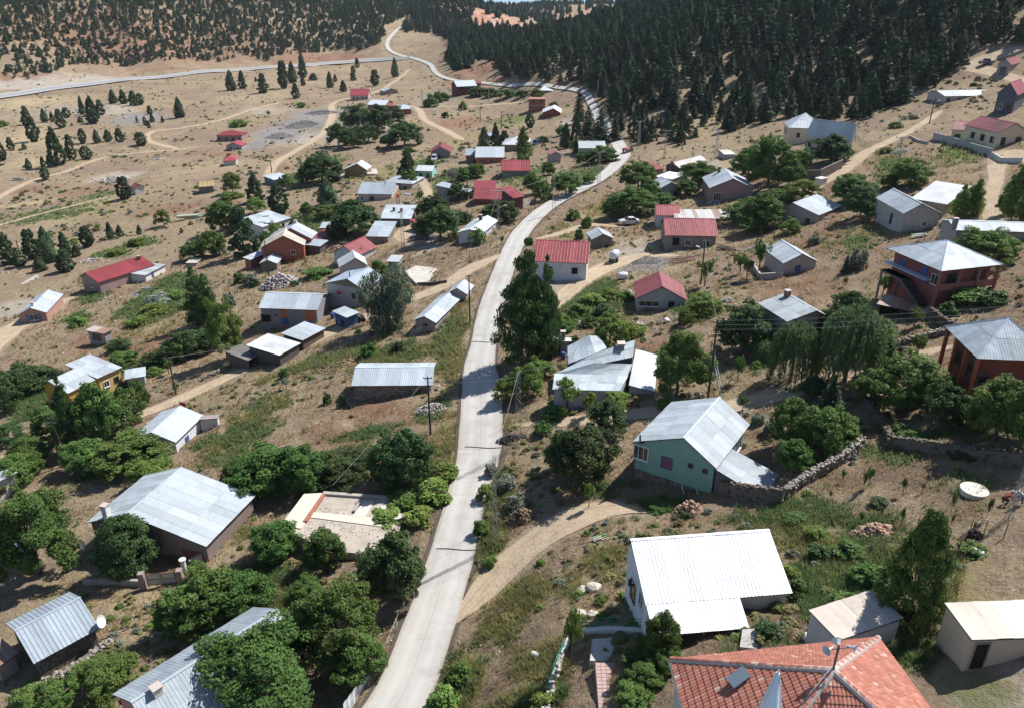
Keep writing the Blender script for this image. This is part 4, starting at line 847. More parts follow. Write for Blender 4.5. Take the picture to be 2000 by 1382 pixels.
house('small metal box shed beside the bare concrete pad', cat='shed', name='tin_shed', kind='S', A=(754, 511), B=(779, 512), C=(760, 498), h=1.8, pitch=.02, roof=(.40, .43, .45), wall=(.3, .32, .33), say='the metal box shed')
house('house with a wide blue grey gable roof and wooden gable boards behind the willow', kind='G', A=(624, 558), B=(714, 563), ap=(681, 545), rb=(721, 522), rf=.62, h=3.2, ref='B', roof=(.36, .42, .50), wall=(.42, .40, .40), say='the blue grey gabled house', gable=flat((.2, .15, .11)), chim=[(.6, .15, 1.0, 'pipe')])
bl, _ = house('two storey grey house with orange stripes and a blue door', kind='P', A=(504, 602), B=(620, 606), ap=(522, 571), h=4.3, pitch=.36, roof=(.39, .44, .48), wall=(.25, .24, .26), say='the grey house with orange stripes', wins=[('f', .10, .55, 1.8, 1.5, 'hole'), ('f', .42, .45, 1.2, 1.2, 'blue'), ('f', .83, .35, .9, 1.2, 'blue'), ('f', .28, .7, .4, .3, 'dark')])
for u0, u1, z0_, z1_ in ((.36, .46, .60, .98), (.78, .93, .55, .98), (.38, .47, .12, .28)):
    q = MB(); q.box(_['L'] * u0, _['T'].translation.y + .27, _['H'] * z0_, _['L'] * u1, .32, _['H'] * z1_ - .08); q.build('painted_stripe', wallm((.48, .17, .07)), bl)
house('blue walled open shed with a pale tin roof beside the striped grey house', cat='shed', name='open_shed', kind='S', A=(648, 608), B=(677, 621), C=(669, 587), h=2.6, pitch=.06, roof=PALE, wall=(.04, .10, .22), say='the blue open shed', ow=1)
house('upper wooden shed with a rust streaked tin roof along the dirt track', cat='shed', name='wood_shed', kind='S', A=(591, 665), B=(637, 641), C=(567, 651), h=1.8, pitch=.06, roof=PALE, rust=.2, wall=(.12, .09, .07), say='the upper wooden shed')
house('lower wooden shed with a clean pale tin roof along the dirt track', cat='shed', name='wood_shed', kind='S', A=(546, 694), B=(588, 670), C=(517, 674), h=1.9, pitch=.06, roof=(.56, .58, .6), wall=(.09, .08, .075), say='the lower wooden shed')
house('dark open fronted hut at the lower end of the wooden sheds', cat='shed', name='open_hut', kind='S', A=(484, 704), B=(514, 690), C=(480, 686), h=1.7, pitch=.04, roof=(.2, .19, .18), wall=(.1, .09, .08), say='the dark hut', open_front=True)
house('white flat roofed house with two brown chimneys near the village centre', kind='S', A=(741, 427), B=(803, 428), C=(727, 400), h=2.8, pitch=.14, roof=(.43, .48, .52), wall=(.14, .13, .13), say='the two chimney house', chim=[(.35, .55, .9, 'brick'), (.6, .5, .9, 'brick')], wins=[('r', .5, .5, 1, 1.2, 'dark')])
house('low grey tin roofed stable in front of the two chimney house', cat='shed', name='stable', kind='S', A=(714, 462), B=(759, 463), C=(730, 432), h=2.3, pitch=.1, roof=(.38, .43, .47), wmat=WST, say='the low tin stable')
house('faded red tin carport right of the two chimney house', cat='carport', name='carport', kind='S', A=(800, 429), B=(820, 441), C=(812, 416), h=2.3, pitch=.05, roof=(.34, .07, .08), wall=(.14, .12, .11), say='the faded red carport', open_front=True)
house('small bright red tin shed beside the lane above the carport', cat='shed', name='tin_shed', kind='S', A=(829, 409), B=(851, 410), C=(831, 400), h=1.9, pitch=.1, roof=(.36, .03, .05), wall=(.2, .1, .1), say='the bright red shed')
house('pale pink house with a white ridged roof and two stove pipes', kind='P', A=(699, 379), B=(766, 380), ap=(708, 356), by=397, pitch=.3, roof=(.34, .39, .44), wall=(.52, .42, .40), say='the pale pink house', wins=[('f', .4, .5, 1.3, 1.2, 'dark'), ('f', .12, .5, .8, 1.1, 'win'), ('r', .3, .5, .7, 1.2, 'win'), ('r', .7, .5, .7, 1.2, 'win')], chim=[(.35, .62, .5, 'dark'), (.7, .4, 1.0, 'pipe')])
house('low grey hipped roof behind the pale pink house', kind='H', A=(750, 356), B=(806, 360), top=(778, 344), h=2.6, pitch=.25, roof=(.42, .45, .48), wall=(.4, .38, .35), say='the low hipped house', chim=[(.8, .4, .6, 'grey')])
house('tan gabled house with a white roof and pale terrace', kind='G', A=(672, 332), B=(717, 333), ap=(698, 320), rb=(706, 311), rf=.6, by=348, roof=(.50, .53, .56), wall=(.36, .22, .13), say='the tan gabled house')
house('tiny white topped shed left of the tan gabled house', cat='shed', name='tin_shed', kind='S', A=(649, 345), B=(665, 346), C=(652, 340), h=1.8, pitch=.05, roof=PALE, wall=(.1, .09, .08), say='the tiny dark shed')
house('turquoise walled house with a white roof', kind='P', A=(812, 334), B=(845, 335), ap=(809, 323), by=350, pitch=.3, roof=(.50, .53, .55), wall=(.30, .58, .50), say='the turquoise house', wins=[('f', .3, .45, .9, 1.4, 'dark'), ('f', .7, .45, .9, 1.4, 'dark')])
house('grey walled house with a crimson gable roof on the middle slope', kind='G', A=(841, 298), B=(881, 298), ap=(862, 287), rb=(867, 279), by=311, roof=RED, wall=(.25, .23, .22), say='the grey crimson gabled house', wins=[('f', .4, .35, 1.5, 1.0, 'hole')])
orh, _ = house('orange walled house with a silver roof on the middle slope', kind='P', A=(928, 308), B=(985, 308), ap=(933, 287), by=323, pitch=.4, roof=(.42, .47, .50), wall=(.44, .14, .07), say='the silver roofed orange house', wins=[('f', .25, .5, .8, 1.1, 'blue'), ('f', .55, .5, .8, 1.1, 'blue'), ('r', .5, .6, .8, 1.0, 'dark')])
house(kind='P', A=(908, 304), B=(929, 304), ap=(910, 291), h=2.8, pitch=.35, roof=(.34, .39, .44), wall=(.30, .16, .14), into=orh)
house('grey walled barn like house with a bright red corrugated roof', kind='P', A=(979, 334), B=(1036, 334), ap=(981, 313), by=351, pitch=.42, roof=(.29, .05, .06), wall=(.26, .23, .21), say='the red corrugated barn house', wins=[('f', .27, .7, .9, .8, 'win'), ('r', .5, .5, 1, 1.6, 'win')])
house('small crimson roof between trees behind the long maroon house', kind='S', A=(925, 369), B=(968, 369), C=(945, 353), h=2.4, pitch=.15, roof=RED, wall=(.4, .38, .36), say='the small crimson roof')
house('narrow grey roofed shed joined to the small crimson roof', cat='shed', name='tin_shed', kind='S', A=(915, 376), B=(929, 369), C=(922, 362), h=2.0, pitch=.1, roof=GREY, wall=(.3, .3, .3), say='the narrow grey shed')
maroon, mi_ = house('long maroon roofed house with red brown walls beside the road', kind='P', A=(923, 389), B=(1004, 391), ap=(934, 368), by=404, pitch=.32, roof=RED, wall=(.24, .07, .05), say='the long maroon house', wins=[('f', .2, .4, 1, .8, 'shut')])
house(kind='S', A=(1003, 388), B=(1025, 384), C=(1012, 368), h=3.2, pitch=.25, roof=RED, wall=(.12, .05, .04), into=maroon)
rw, rwi = house('white walled roadside house with a pale grey roof and dark chimney', kind='G', A=(891, 456), B=(941, 458), ap=(918, 448), rb=(953, 421), rf=.55, by=479, roof=(.50, .56, .58), wall=(.60, .58, .62), say='the white roadside house', chim=[(.5, .65, 1.2, 'dark')], wins=[('r', .3, .5, 1, 1.2, 'dark'), ('r', .75, .5, 1, 1.2, 'win'), ('l', .1, .5, .8, 1.8, 'dark')])
house('hipped white roofed house half hidden behind a slim poplar', kind='H', A=(980, 283), B=(1032, 284), top=(1008, 268), h=2.6, pitch=.3, roof=(.50, .53, .55), wall=(.24, .18, .15), say='the hipped white roofed house')
house('tiny blue tin roof beside the pair of dark conifers', cat='shed', name='tin_shed', kind='S', A=(955, 266), B=(977, 265), C=(962, 260), h=2.0, pitch=.1, roof=(.35, .45, .52), wall=(.2, .2, .2), say='the tiny blue shed')
house('green grey house with a pale roof beside the road bend', kind='P', A=(1130, 290), B=(1184, 290), ap=(1128, 276), by=306, pitch=.35, roof=(.46, .50, .50), wall=(.26, .36, .30), say='the green grey bend house')
house('tiny grey hut with a half red half white roof', cat='hut', name='small_hut', kind='G', A=(1075, 303), B=(1098, 302), ap=(1087, 296), rb=(1093, 291), h=2.4, depth=5, roof=(.45, .22, .2), wall=(.36, .35, .36), say='the half red hut', wins=[('f', .6, .5, .6, .6, 'win')])
house('small grey gabled tin shed behind the water trailer', cat='shed', name='tin_shed', kind='G', A=(1157, 470), B=(1199, 465), ap=(1179, 457), rb=(1167, 444), h=1.7, roof=(.42, .45, .47), wall=(.2, .18, .16), say='the small gabled tin shed')
hr, hri = house('white walled house with a large pinkish red metal roof behind the tall poplar', kind='P', A=(1040, 510), B=(1149, 515), ap=(1166, 473), h=3.0, ref='B', pitch=.42, roof=(.29, .065, .07), wall=(.60, .62, .66), say='the white house with the large red roof', wins=[('f', .76, .5, 1.1, 1.2, 'hole'), ('f', .3, .5, 1.1, 1.2, 'hole'), ('f', .5, .85, .2, .2, 'hole')], sheet=(1.1, 8))
house('unfinished grey block house with a rose red metal roof and white window frames', kind='P', A=(1296, 460), B=(1403, 462), ap=(1301, 426), by=492, pitch=.5, roof=(.31, .075, .08), wall=(.24, .215, .20), say='the unfinished block house', wins=[('f', .22, .62, 1.4, 1.6, 'hole'), ('f', .45, .55, 1.1, 1.1, 'win'), ('f', .8, .55, 1.1, 1.1, 'win')], sheet=(1.1, 8))
house('small white walled annex with a rose red roof behind the unfinished block house', kind='P', A=(1279, 421), B=(1329, 422), ap=(1280, 400), by=447, pitch=.5, roof=(.31, .075, .08), wall=(.52, .54, .58), say='the small rose roofed annex')
house('long low shed with a rust striped white tin roof', cat='shed', name='long_shed', kind='S', A=(1318, 427), B=(1445, 428), C=(1331, 409), h=2.2, pitch=.12, roof=(.60, .60, .58), rust=.42, wall=(.16, .15, .14), say='the rust striped shed', sheet=(.8, 8))
af, afi = house('small steep red roofed cabin with grey patchwork walls and a window band', kind='G', A=(1240, 590), B=(1341, 580), ap=(1290, 560), rb=(1287, 530), by=617, roof=(.24, .07, .075), wall=(.42, .43, .46), say='the red roofed cabin', name='cabin', cat='cabin', wins=[('f', .27, .62, 3.0, .9, 'win3'), ('f', .7, .6, .9, 1.0, 'dark')], dmin=4)
house('low white chimneyed annex at the left of the jumbled silver roofs', cat='annex', name='annex', kind='S', A=(1061, 666), B=(1116, 667), C=(1072, 659), by=697, pitch=.02, roof=(.66, .65, .63), wall=(.36, .32, .31), say='the white chimneyed annex', chim=[(.7, .5, 1.2, 'grey')], wins=[('f', .5, .5, .9, 1.1, 'dark')])
house('small beige house with a bright blue shutter and grey gable roof on the slope', kind='G', A=(1526, 515), B=(1600, 512), ap=(1563, 496), rb=(1529, 467), by=541, roof=(.46, .50, .53), wall=(.46, .41, .38), say='the blue shuttered beige house', wins=[('f', .45, .55, .9, 1.0, 'blue')])
house('weathered house with a mossy grey roof between two weeping willows', kind='G', A=(1541, 631), B=(1617, 617), ap=(1597, 607), rb=(1535, 572), rf=.68, h=4.4, roof=(.36, .40, .42), rust=.15, wall=(.30, .26, .24), say='the mossy roofed house', wins=[('f', .35, .5, 1.2, 1.3, 'dark')], chim=[(.6, .85, .8, 'brick')])
hh1, _ = house('low beige house with a spreading pale metal roof and small awning', kind='G', A=(1526, 407), B=(1602, 420), ap=(1547, 397), rb=(1596, 380), rf=.28, h=3.0, roof=(.42, .47, .50), wall=(.42, .36, .34), say='the low beige house')
house('pinkish gabled house with a grey roof, solar panel and red white chimney', kind='G', A=(1388, 371), B=(1472, 366), ap=(1431, 349), rb=(1415, 329), h=3.4, roof=(.42, .46, .49), wall=(.34, .22, .21), say='the pinkish gabled house', wins=[('f', .2, .45, 1.6, 1.7, 'win3'), ('f', .5, .3, .9, .8, 'win')], chim=[(.35, .85, 1.3, 'brick')])
house('dark fronted barn with a rust banded tin roof below the forest', cat='barn', name='tin_barn', kind='G', A=(1295, 324), B=(1329, 328), ap=(1309, 318), rb=(1369, 304), by=337, roof=(.52, .50, .48), rust=.38, wall=(.10, .09, .09), say='the rust banded barn')
house('small brick red roof left of the rust banded barn', cat='shed', name='brick_shed', kind='S', A=(1276, 332), B=(1299, 330), C=(1284, 316), h=2.0, pitch=.1, roof=(.30, .09, .08), wall=(.3, .2, .18), say='the brick red shed')
house('bright white flat roof below the rust banded barn', cat='shed', name='flat_shed', kind='S', A=(1279, 345), B=(1313, 351), C=(1288, 335), h=2.2, pitch=.04, roof=(.74, .74, .74), wall=(.6, .6, .58), say='the bright white flat roof')
house('small grey gabled cottage among trees below the white flat roof', kind='G', A=(1287, 370), B=(1335, 367), ap=(1311, 356), rb=(1290, 347), h=2.4, roof=(.42, .46, .48), wall=(.40, .38, .36), say='the small grey cottage')
house('bare concrete box building on the forest edge slope', cat='building', name='concrete_box', kind='S', A=(1413, 302), B=(1437, 302), C=(1421, 293), by=313, pitch=.01, roof=(.60, .57, .52), wall=(.34, .34, .34), say='the concrete box', o=.05, rib=3, rough=.9)
house('cream two storey villa with a hipped silver roof, the rear one of the pair', kind='H', A=(1540, 250), B=(1612, 252), top=(1576, 221), C=(1527, 242), h=4.6, pitch=.38, roof=(.50, .55, .58), wall=(.70, .58, .42), say='the rear hipped villa', chim=[(.5, .5, 1.2, 'brick')], wins=[('f', .3, .6, .9, 1.2, 'dark'), ('l', .4, .65, .9, 1.2, 'dark'), ('l', .7, .65, .9, 1.2, 'dark')], name='villa', cat='villa')
house('pale green villa with a hipped silver roof, the front one of the pair', kind='H', A=(1572, 266), B=(1663, 277), top=(1622, 237), C=(1556, 255), h=4.6, pitch=.38, hr=0, roof=(.50, .55, .58), wall=(.62, .62, .50), say='the front hipped villa', chim=[(.55, .5, 1.2, 'brick')], wins=[('f', .12, .6, .7, 1.3, 'dark'), ('l', .3, .65, 1.2, 1.3, 'win'), ('l', .7, .65, .9, 1.2, 'win'), ('f', .6, .6, 1, 1.2, 'win')], name='villa', cat='villa')
cream, ci_ = house('cream bungalow with a dull red roof and shuttered windows at right', name='bungalow', cat='bungalow', kind='G', A=(1950, 260), B=(2012, 258), ap=(1982, 241), rb=(1915, 228), h=3.2, roof=(.22, .075, .08), wall=(.68, .58, .42), say='the cream bungalow', wins=[('f', .72, .5, 1.2, 1.3, 'dark'), ('f', .25, .45, 1.0, 1.6, 'dark'), ('l', .15, .5, 1.1, 1.3, 'dark'), ('l', .42, .5, 1.1, 1.3, 'dark'), ('l', .7, .5, 1.1, 1.3, 'dark')])
house(kind='P', A=(1857, 253), B=(1951, 261), ap=(1882, 237), h=3.1, pitch=.25, roof=(.22, .075, .08), wall=(.68, .58, .42), into=cream, wins=[('f', .17, .5, 1.1, 1.3, 'dark'), ('f', .5, .5, 1.3, 1.3, 'dark'), ('f', .8, .5, 1.0, 1.2, 'dark')])
house('dark block house with a red gable roof at the right photo edge', kind='G', A=(1946, 184), B=(1988, 187), ap=(1964, 162), rb=(2040, 160), h=5.0, depth=12, roof=(.34, .10, .12), wall=(.10, .11, .15), say='the dark block house', wins=[('f', .3, .45, 1, 1.2, 'win'), ('f', .7, .4, 1, 1.4, 'dark')])
house('grey block garage with a red roof beside the sandy bend', cat='garage', name='garage', kind='G', A=(1947, 126), B=(1975, 127.5), ap=(1959, 115), rb=(2040, 109), depth=12, h=3.0, roof=(.24, .07, .075), wall=(.30, .28, .27), say='the block garage', wins=[('f', .5, .45, 1.6, 2.2, 'dark')])
house('low white house with a pale roof at the forest edge, top right', kind='P', A=(1842, 188.5), B=(1947, 187), ap=(1836, 177), by=203, pitch=.25, roof=(.50, .53, .56), wall=(.48, .44, .40), say='the low forest edge house', wins=[('f', .1, .5, .9, 1.0, 'dark'), ('f', .3, .5, .9, 1.0, 'dark')])
hip, hpi = house('two storey brick red house with a broad hipped grey roof and outdoor stairs', kind='H', A=(1838, 530), B=(1959, 517), C=(1729, 490), top=(1846, 470), h=5.2, roof=(.39, .44, .48), wall=(.30, .10, .08), say='the hipped brick red house', chim=[(.62, .62, 1.1, 'dark')], o=.8,
    wins=[('f', .3, .72, 1.6, 1.4, 'dark'), ('f', .75, .72, 1.8, 1.4, 'dark'), ('l', .75, .72, 1.0, 1.2, 'blue'), ('l', .35, .7, 1.0, 1.9, 'blue'), ('l', .15, .7, 1.1, 1.3, 'win')])
hip2, hp2 = house('orange house with a broad hipped silver roof and tall pillars at the right photo edge', kind='H', A=(1909, 700), B=(2075, 707), C=(1853, 631), top=(1995, 622), h=4.6, roof=(.39, .44, .48), wall=(.24, .07, .045), say='the hipped orange house', o=.9, wins=[('l', .3, .5, 1.4, 1.6, 'dark'), ('l', .7, .5, 1.2, 1.5, 'dark'), ('f', .2, .5, 1, 1.3, 'dark')])
house('long grey walled building with a white ribbed roof at right edge', cat='building', name='long_building', kind='P', A=(1867, 450), B=(2020, 454), ap=(1869, 431), h=4.2, pitch=.22, roof=(.47, .51, .55), wall=(.36, .35, .33), say='the long grey building', wins=[('f', .72, .6, 1.3, 1.6, 'rust')], chim=[(-.01, .1, 1.4, 'grey')])
old, _ = house('old whitewashed house with stained walls and a buckled tin roof', kind='G', A=(1761, 416), B=(1848, 421), ap=(1794, 398), rb=(1744, 368), rf=.42, h=3.4, roof=(.44, .48, .52), rust=.1, wall=(.46, .44, .42), say='the old whitewashed house', wmat=wallm((.46, .44, .42), .95), wins=[('f', .6, .5, .7, .9, 'win'), ('l', .4, .45, .8, 1.8, 'dark')])
house(kind='S', A=(1778, 388), B=(1850, 400), C=(1742, 354), h=3.4, roof=(.50, .52, .54), rust=.2, wall=(.40, .34, .26), into=old, pitch=.1)
house('sagging rusty roofed shelter downhill of the outdoor stairs', cat='shelter', name='tin_shelter', kind='S', A=(1712, 594), B=(1811, 616), C=(1725, 586), h=1.7, pitch=.1, depth=3.2, roof=(.42, .30, .26), rust=.4, wall=(.2, .16, .14), say='the sagging shelter', open_front=True)
# --- far
house('white far house with a red roof and four dark windows', kind='P', A=(684, 187), B=(720, 187), ap=(685, 174), by=197, pitch=.9, roof=(.38, .07, .09), wall=(.52, .44, .42), say='the far red roofed white house', wins=[('f', .2, .45, .9, 1.5, 'dark'), ('f', .38, .45, .9, 1.5, 'dark'), ('f', .66, .45, .9, 1.5, 'dark'), ('f', .85, .45, .9, 1.5, 'dark')])
house('tiny far cottage with a white gable roof uphill of the red roofed white house', kind='G', A=(750, 179), B=(778, 177), ap=(763, 173), rb=(770, 169), h=2.2, depth=7, roof=PALE, wall=(.30, .25, .2), say='the tiny far cottage')
house('far red walled house with a light grey roof in front of dense trees', kind='P', A=(717, 205), B=(753, 206), ap=(726, 195), h=2.8, pitch=.3, roof=(.50, .55, .60), wall=(.34, .12, .10), say='the far grey roofed red house')
house('far hipped blue grey roofed house with a red wall', kind='H', A=(778, 214), B=(804, 213), top=(787, 205), h=2.8, pitch=.3, roof=(.42, .50, .55), wall=(.32, .10, .08), say='the far hipped house')
house('far white metal roof surrounded by dense trees', kind='H', A=(702, 255), B=(735, 255), top=(718, 247), h=2.4, pitch=.2, roof=(.64, .66, .66), wall=(.4, .38, .36), say='the far white roof')
bigr, _ = house('tall dark red house with a silver roof beside the upper road', kind='P', A=(892, 170), B=(932, 168), ap=(888, 158), h=5.6, pitch=.6, roof=(.46, .52, .56), wall=(.17, .05, .045), say='the tall dark red house', wins=[('f', .3, .7, 1.1, 1.2, 'dark'), ('f', .7, .7, 1.1, 1.2, 'dark'), ('f', .3, .3, 1.1, 1.2, 'dark'), ('l', .5, .7, 1.1, 1.2, 'dark')])
house('small maroon roof behind the tall dark red house', cat='shed', name='tin_shed', kind='S', A=(925, 163), B=(940, 163), C=(918, 156), h=2.6, depth=6, pitch=.1, roof=(.24, .05, .06), wall=(.2, .15, .14), say='the small maroon roof')
brk, bri = house('unfinished two storey red brick house with empty window openings', kind='S', A=(1033, 194), B=(1065, 194), C=(1024, 192), depth=7, by=221, pitch=.0, roof=(.36, .18, .13), wmat=None, wall=(.34, .12, .075), say='the unfinished brick house', o=.02, rough=.95, wins=[('f', .28, .82, .9, 1.2, 'hole'), ('f', .74, .82, .9, 1.0, 'hole'), ('f', .74, .38, .9, 1.0, 'hole'), ('l', .4, .3, 2.2, 2.2, 'hole')])
q = MB(); q.box(-.03, -.03, bri['H'] * .52, bri['L'] + .03, .02, bri['H'] * .57); q.build('concrete_band', wallm((.4, .38, .36)), brk)
house('small red gabled hut with a bright white roof beside the brick house', cat='hut', name='small_hut', kind='G', A=(1058, 221), B=(1096, 221), ap=(1080, 212), rb=(1083, 205), rf=.6, h=2.6, roof=(.72, .72, .74), wall=(.26, .08, .08), say='the white roofed red hut', wins=[('f', .35, .45, .7, 1.2, 'dark')])
house('low pale tin roof beneath the upper road', cat='shed', name='tin_shed', kind='S', A=(1052, 177), B=(1086, 178), C=(1058, 168), h=2.2, pitch=.06, roof=(.50, .53, .53), wall=(.3, .28, .26), say='the low roof under the road')
house('far left bungalow with a crimson hipped roof, uphill of two others', kind='H', A=(423, 265), B=(472, 265), top=(447, 255), by=277, pitch=.3, roof=RED, wall=(.30, .22, .19), say='the crimson hipped bungalow', name='bungalow', cat='bungalow', wins=[('f', .12, .45, 1, 1.2, 'dark'), ('f', .38, .45, 1, 1.2, 'dark'), ('f', .64, .45, 1, 1.2, 'dark'), ('f', .88, .45, 1, 1.2, 'dark')], chim=[(.6, .5, .8, 'dark')])
house('far left pink walled house with a red gable, the middle one of three', kind='G', A=(441, 286), B=(473, 286), ap=(457, 279), rb=(455, 275), by=294, depth=7, roof=(.34, .06, .08), wall=(.42, .36, .36), say='the middle red gabled house', wins=[('f', .3, .4, .8, 1, 'dark'), ('f', .7, .4, .8, 1, 'dark')])
house('far left low hut with a red hipped roof, lowest of three', cat='hut', name='small_hut', kind='H', A=(434, 315), B=(461, 314), top=(447, 305), h=2.2, pitch=.3, roof=(.34, .06, .07), wall=(.48, .45, .44), say='the lowest red hut')
house('tiny white hut with a red roof behind a lone valley tree', cat='hut', name='small_hut', kind='G', A=(262, 369), B=(284, 365), ap=(273, 360), rb=(263, 358), h=2.4, roof=(.30, .07, .08), wall=(.55, .52, .5), say='the tiny valley hut')
rf_, rfi = house('unfinished house with bare yellow roof rafters in the valley', kind='P', A=(388, 366), B=(418, 364), ap=(391, 357), h=2.2, pitch=.3, roof=(.5, .36, .2), wall=(.18, .17, .18), say='the rafter house')
house('small blue grey roofed hut at the foot of the white gravel lane', cat='hut', name='small_hut', kind='S', A=(513, 344), B=(535, 352), C=(521, 337), h=2.4, pitch=.06, roof=(.50, .56, .62), wall=(.16, .2, .24), say='the gravel lane hut')
def patch(root, q, nrib, mat, wl=(), wmt=None, zb=None, low=-3.0, name='roof', ribh=.03):
    """sheet roof between four world corners (low left, low right, high right, high left); ribs run up the slope"""
    lo = root.location; q = [Vector(p) - lo for p in q]; mb = MB(); nrm = (q[1] - q[0]).cross(q[3] - q[0]).normalized(); nrm = nrm if nrm.z > 0 else -nrm
    def pt(u, v, o): return (q[0].lerp(q[1], u)).lerp(q[3].lerp(q[2], u), v) + nrm * o
    und = MB()
    for i_ in range(6):
        for j_ in range(6): und.poly([pt(i_ / 6, j_ / 6, -.03), pt((i_ + 1) / 6, j_ / 6, -.03), pt((i_ + 1) / 6, (j_ + 1) / 6, -.03), pt(i_ / 6, (j_ + 1) / 6, -.03)])
    for i in range(4): j = (i + 1) % 4; und.poly([q[i] - nrm * .10, q[j] - nrm * .10, q[j] - nrm * .03, q[i] - nrm * .03])
    ro = und.build(name, flat((.12, .1, .09), .9), root); ns = max(1, nrib // 5); r_ = random.Random(nrib)
    for s_ in range(ns):
        for row in range(2):
            mb = MB(); k = 5; off = r_.uniform(0, .03) + .01 * row; v0, v1 = (0, .52) if row == 0 else (.5, 1)
            for c in range(k):
                u0 = (s_ + c / k) / ns; du = 1 / ns / k
                for a, b, z0, z1 in ((0, .55, 0, 0), (.55, .65, 0, ribh), (.65, .88, ribh, ribh), (.88, 1, ribh, 0)): mb.poly([pt(u0 + du * a, v0, z0 + off), pt(u0 + du * b, v0, z1 + off), pt(u0 + du * b, v1, z1 + off), pt(u0 + du * a, v1, z0 + off)])
            mb.build('roof_sheet', mat, ro)
    if wl:
        wbm = MB(); c = sum(q, Vector()) / 4
        for i in wl:
            a, b = q[i], q[(i + 1) % 4]; a2, b2 = a.lerp(c, .05), b.lerp(c, .05); a2.z = a.z - .1; b2.z = b.z - .1; wbm.poly([(a2.x, a2.y, low), (b2.x, b2.y, low), b2, a2])
        wbm.build('wall', wmt, root)
    return ro
# lean-to of the green house, in the house's own frame
F_ = gi['F']; gl = gi['L']; qs = [F_ @ Vector(p) for p in ((gl + 4.4, 4.3, 3.1), (gl + 4.2, .2, 2.9), (gl - .25, .35, 4.15), (gl - .25, 4.4, 4.15))]
green_loc = green.location; Fi = Matrix.Rotation(-green.rotation_euler.z, 4, 'Z')
def into_local(root, pts): return [Matrix.Rotation(-root.rotation_euler.z, 4, 'Z') @ (Vector(p) - root.location) + root.location for p in pts]
patch(green, into_local(green, qs), 20, metalm(PALE), (0, 1, 2), wallm((.13, .135, .15), .8), low=-.6, name='lean_to_roof')
for k, (u_, zz) in enumerate(((.5, 2.6), (2.0, 2.9), (3.4, 2.4))):
    mb = MB(); x0_ = gl + u_
    for j in range(5): mb.poly([(x0_ + j * .22, .26 + .05 * (j % 2), .3), (x0_ + (j + 1) * .22, .26 + .05 * ((j + 1) % 2), .3), (x0_ + (j + 1) * .22, .2 + .05 * ((j + 1) % 2), zz), (x0_ + j * .22, .2 + .05 * (j % 2), zz)])
    mb.build('hanging_tarp', flat(((.16, .17, .2), (.32, .28, .24), (.08, .08, .1))[k], .8), green)
mb = MB(); mb.tube((gl + 3.9, .15, -.4), (gl + 4.3, .0, 3.0), .07, n=6); mb.build('prop', flat((.5, .42, .35)), green)
# jumble of joined roofs
c_ = cast(1160, 775); zB = gz(1 * cast(1160, 735, 1.5)[0], cast(1160, 735, 1.5)[1]); jum = tag(empty('village_house', (c_[0], c_[1], zB)), 'sprawling jumble of joined patched silver metal roofs with a brick chimney below the red cabin', 'house')
Wq = lambda pts: [at_z(x, y, zB + h) for x, y, h in pts]; jm = metalm(PALE, .08); jw = wallm((.46, .46, .48), .6); jd = wallm((.2, .2, .22))
patch(jum, Wq([(1079, 760, 2.0), (1211, 763, 2.0), (1227, 733, 2.8), (1083, 729, 2.8)]), 40, metalm((.50, .56, .60), .05), (0, 1, 3), jw, ribh=.015)
patch(jum, Wq([(1084, 730, 2.75), (1226, 733, 2.75), (1235, 711, 3.3), (1160, 709, 3.25)]), 40, jm, (), None, ribh=.05)
patch(jum, Wq([(1088, 728, 2.8), (1236, 697, 3.4), (1240, 664, 4.5), (1161, 690, 3.7)]), 24, metalm((.36, .42, .46), .05), (0, 2, 3), jd)
patch(jum, Wq([(1228, 752, 2.2), (1279, 765, 1.8), (1285, 694, 2.3), (1242, 682, 3.5)]), 20, metalm((.58, .62, .64), .06), (0, 1), jw)
patch(jum, Wq([(1110, 711, 2.5), (1162, 690, 3.4), (1151, 655, 4.0), (1108, 677, 2.6)]), 20, metalm((.42, .48, .53)), (0, 2, 3), jd)
patch(jum, Wq([(1185, 680, 2.6), (1170, 657, 2.6), (1151, 655, 4.0), (1162, 690, 3.4)]), 15, jm, (0, 1), jd)
p_ = Vector(at_z(1213, 680, zB + 4.0)) - jum.location; mb = MB(); mb.box(p_.x - .35, p_.y - .35, p_.z - .8, p_.x + .35, p_.y + .35, p_.z + .6); ch_ = mb.build('chimney', wallm((.3, .26, .24)), jum); mb = MB(); mb.box(p_.x - .48, p_.y - .48, p_.z + .602, p_.x + .48, p_.y + .48, p_.z + .75); mb.build('chimney_cap', wallm((.62, .5, .45)), ch_)
HOUSES.append(('the jumbled silver roofs', 1170, 720, Vector(at_z(1170, 720, zB)), 12))
print('houses', len(HOUSES), round(time.time() - T0, 1))
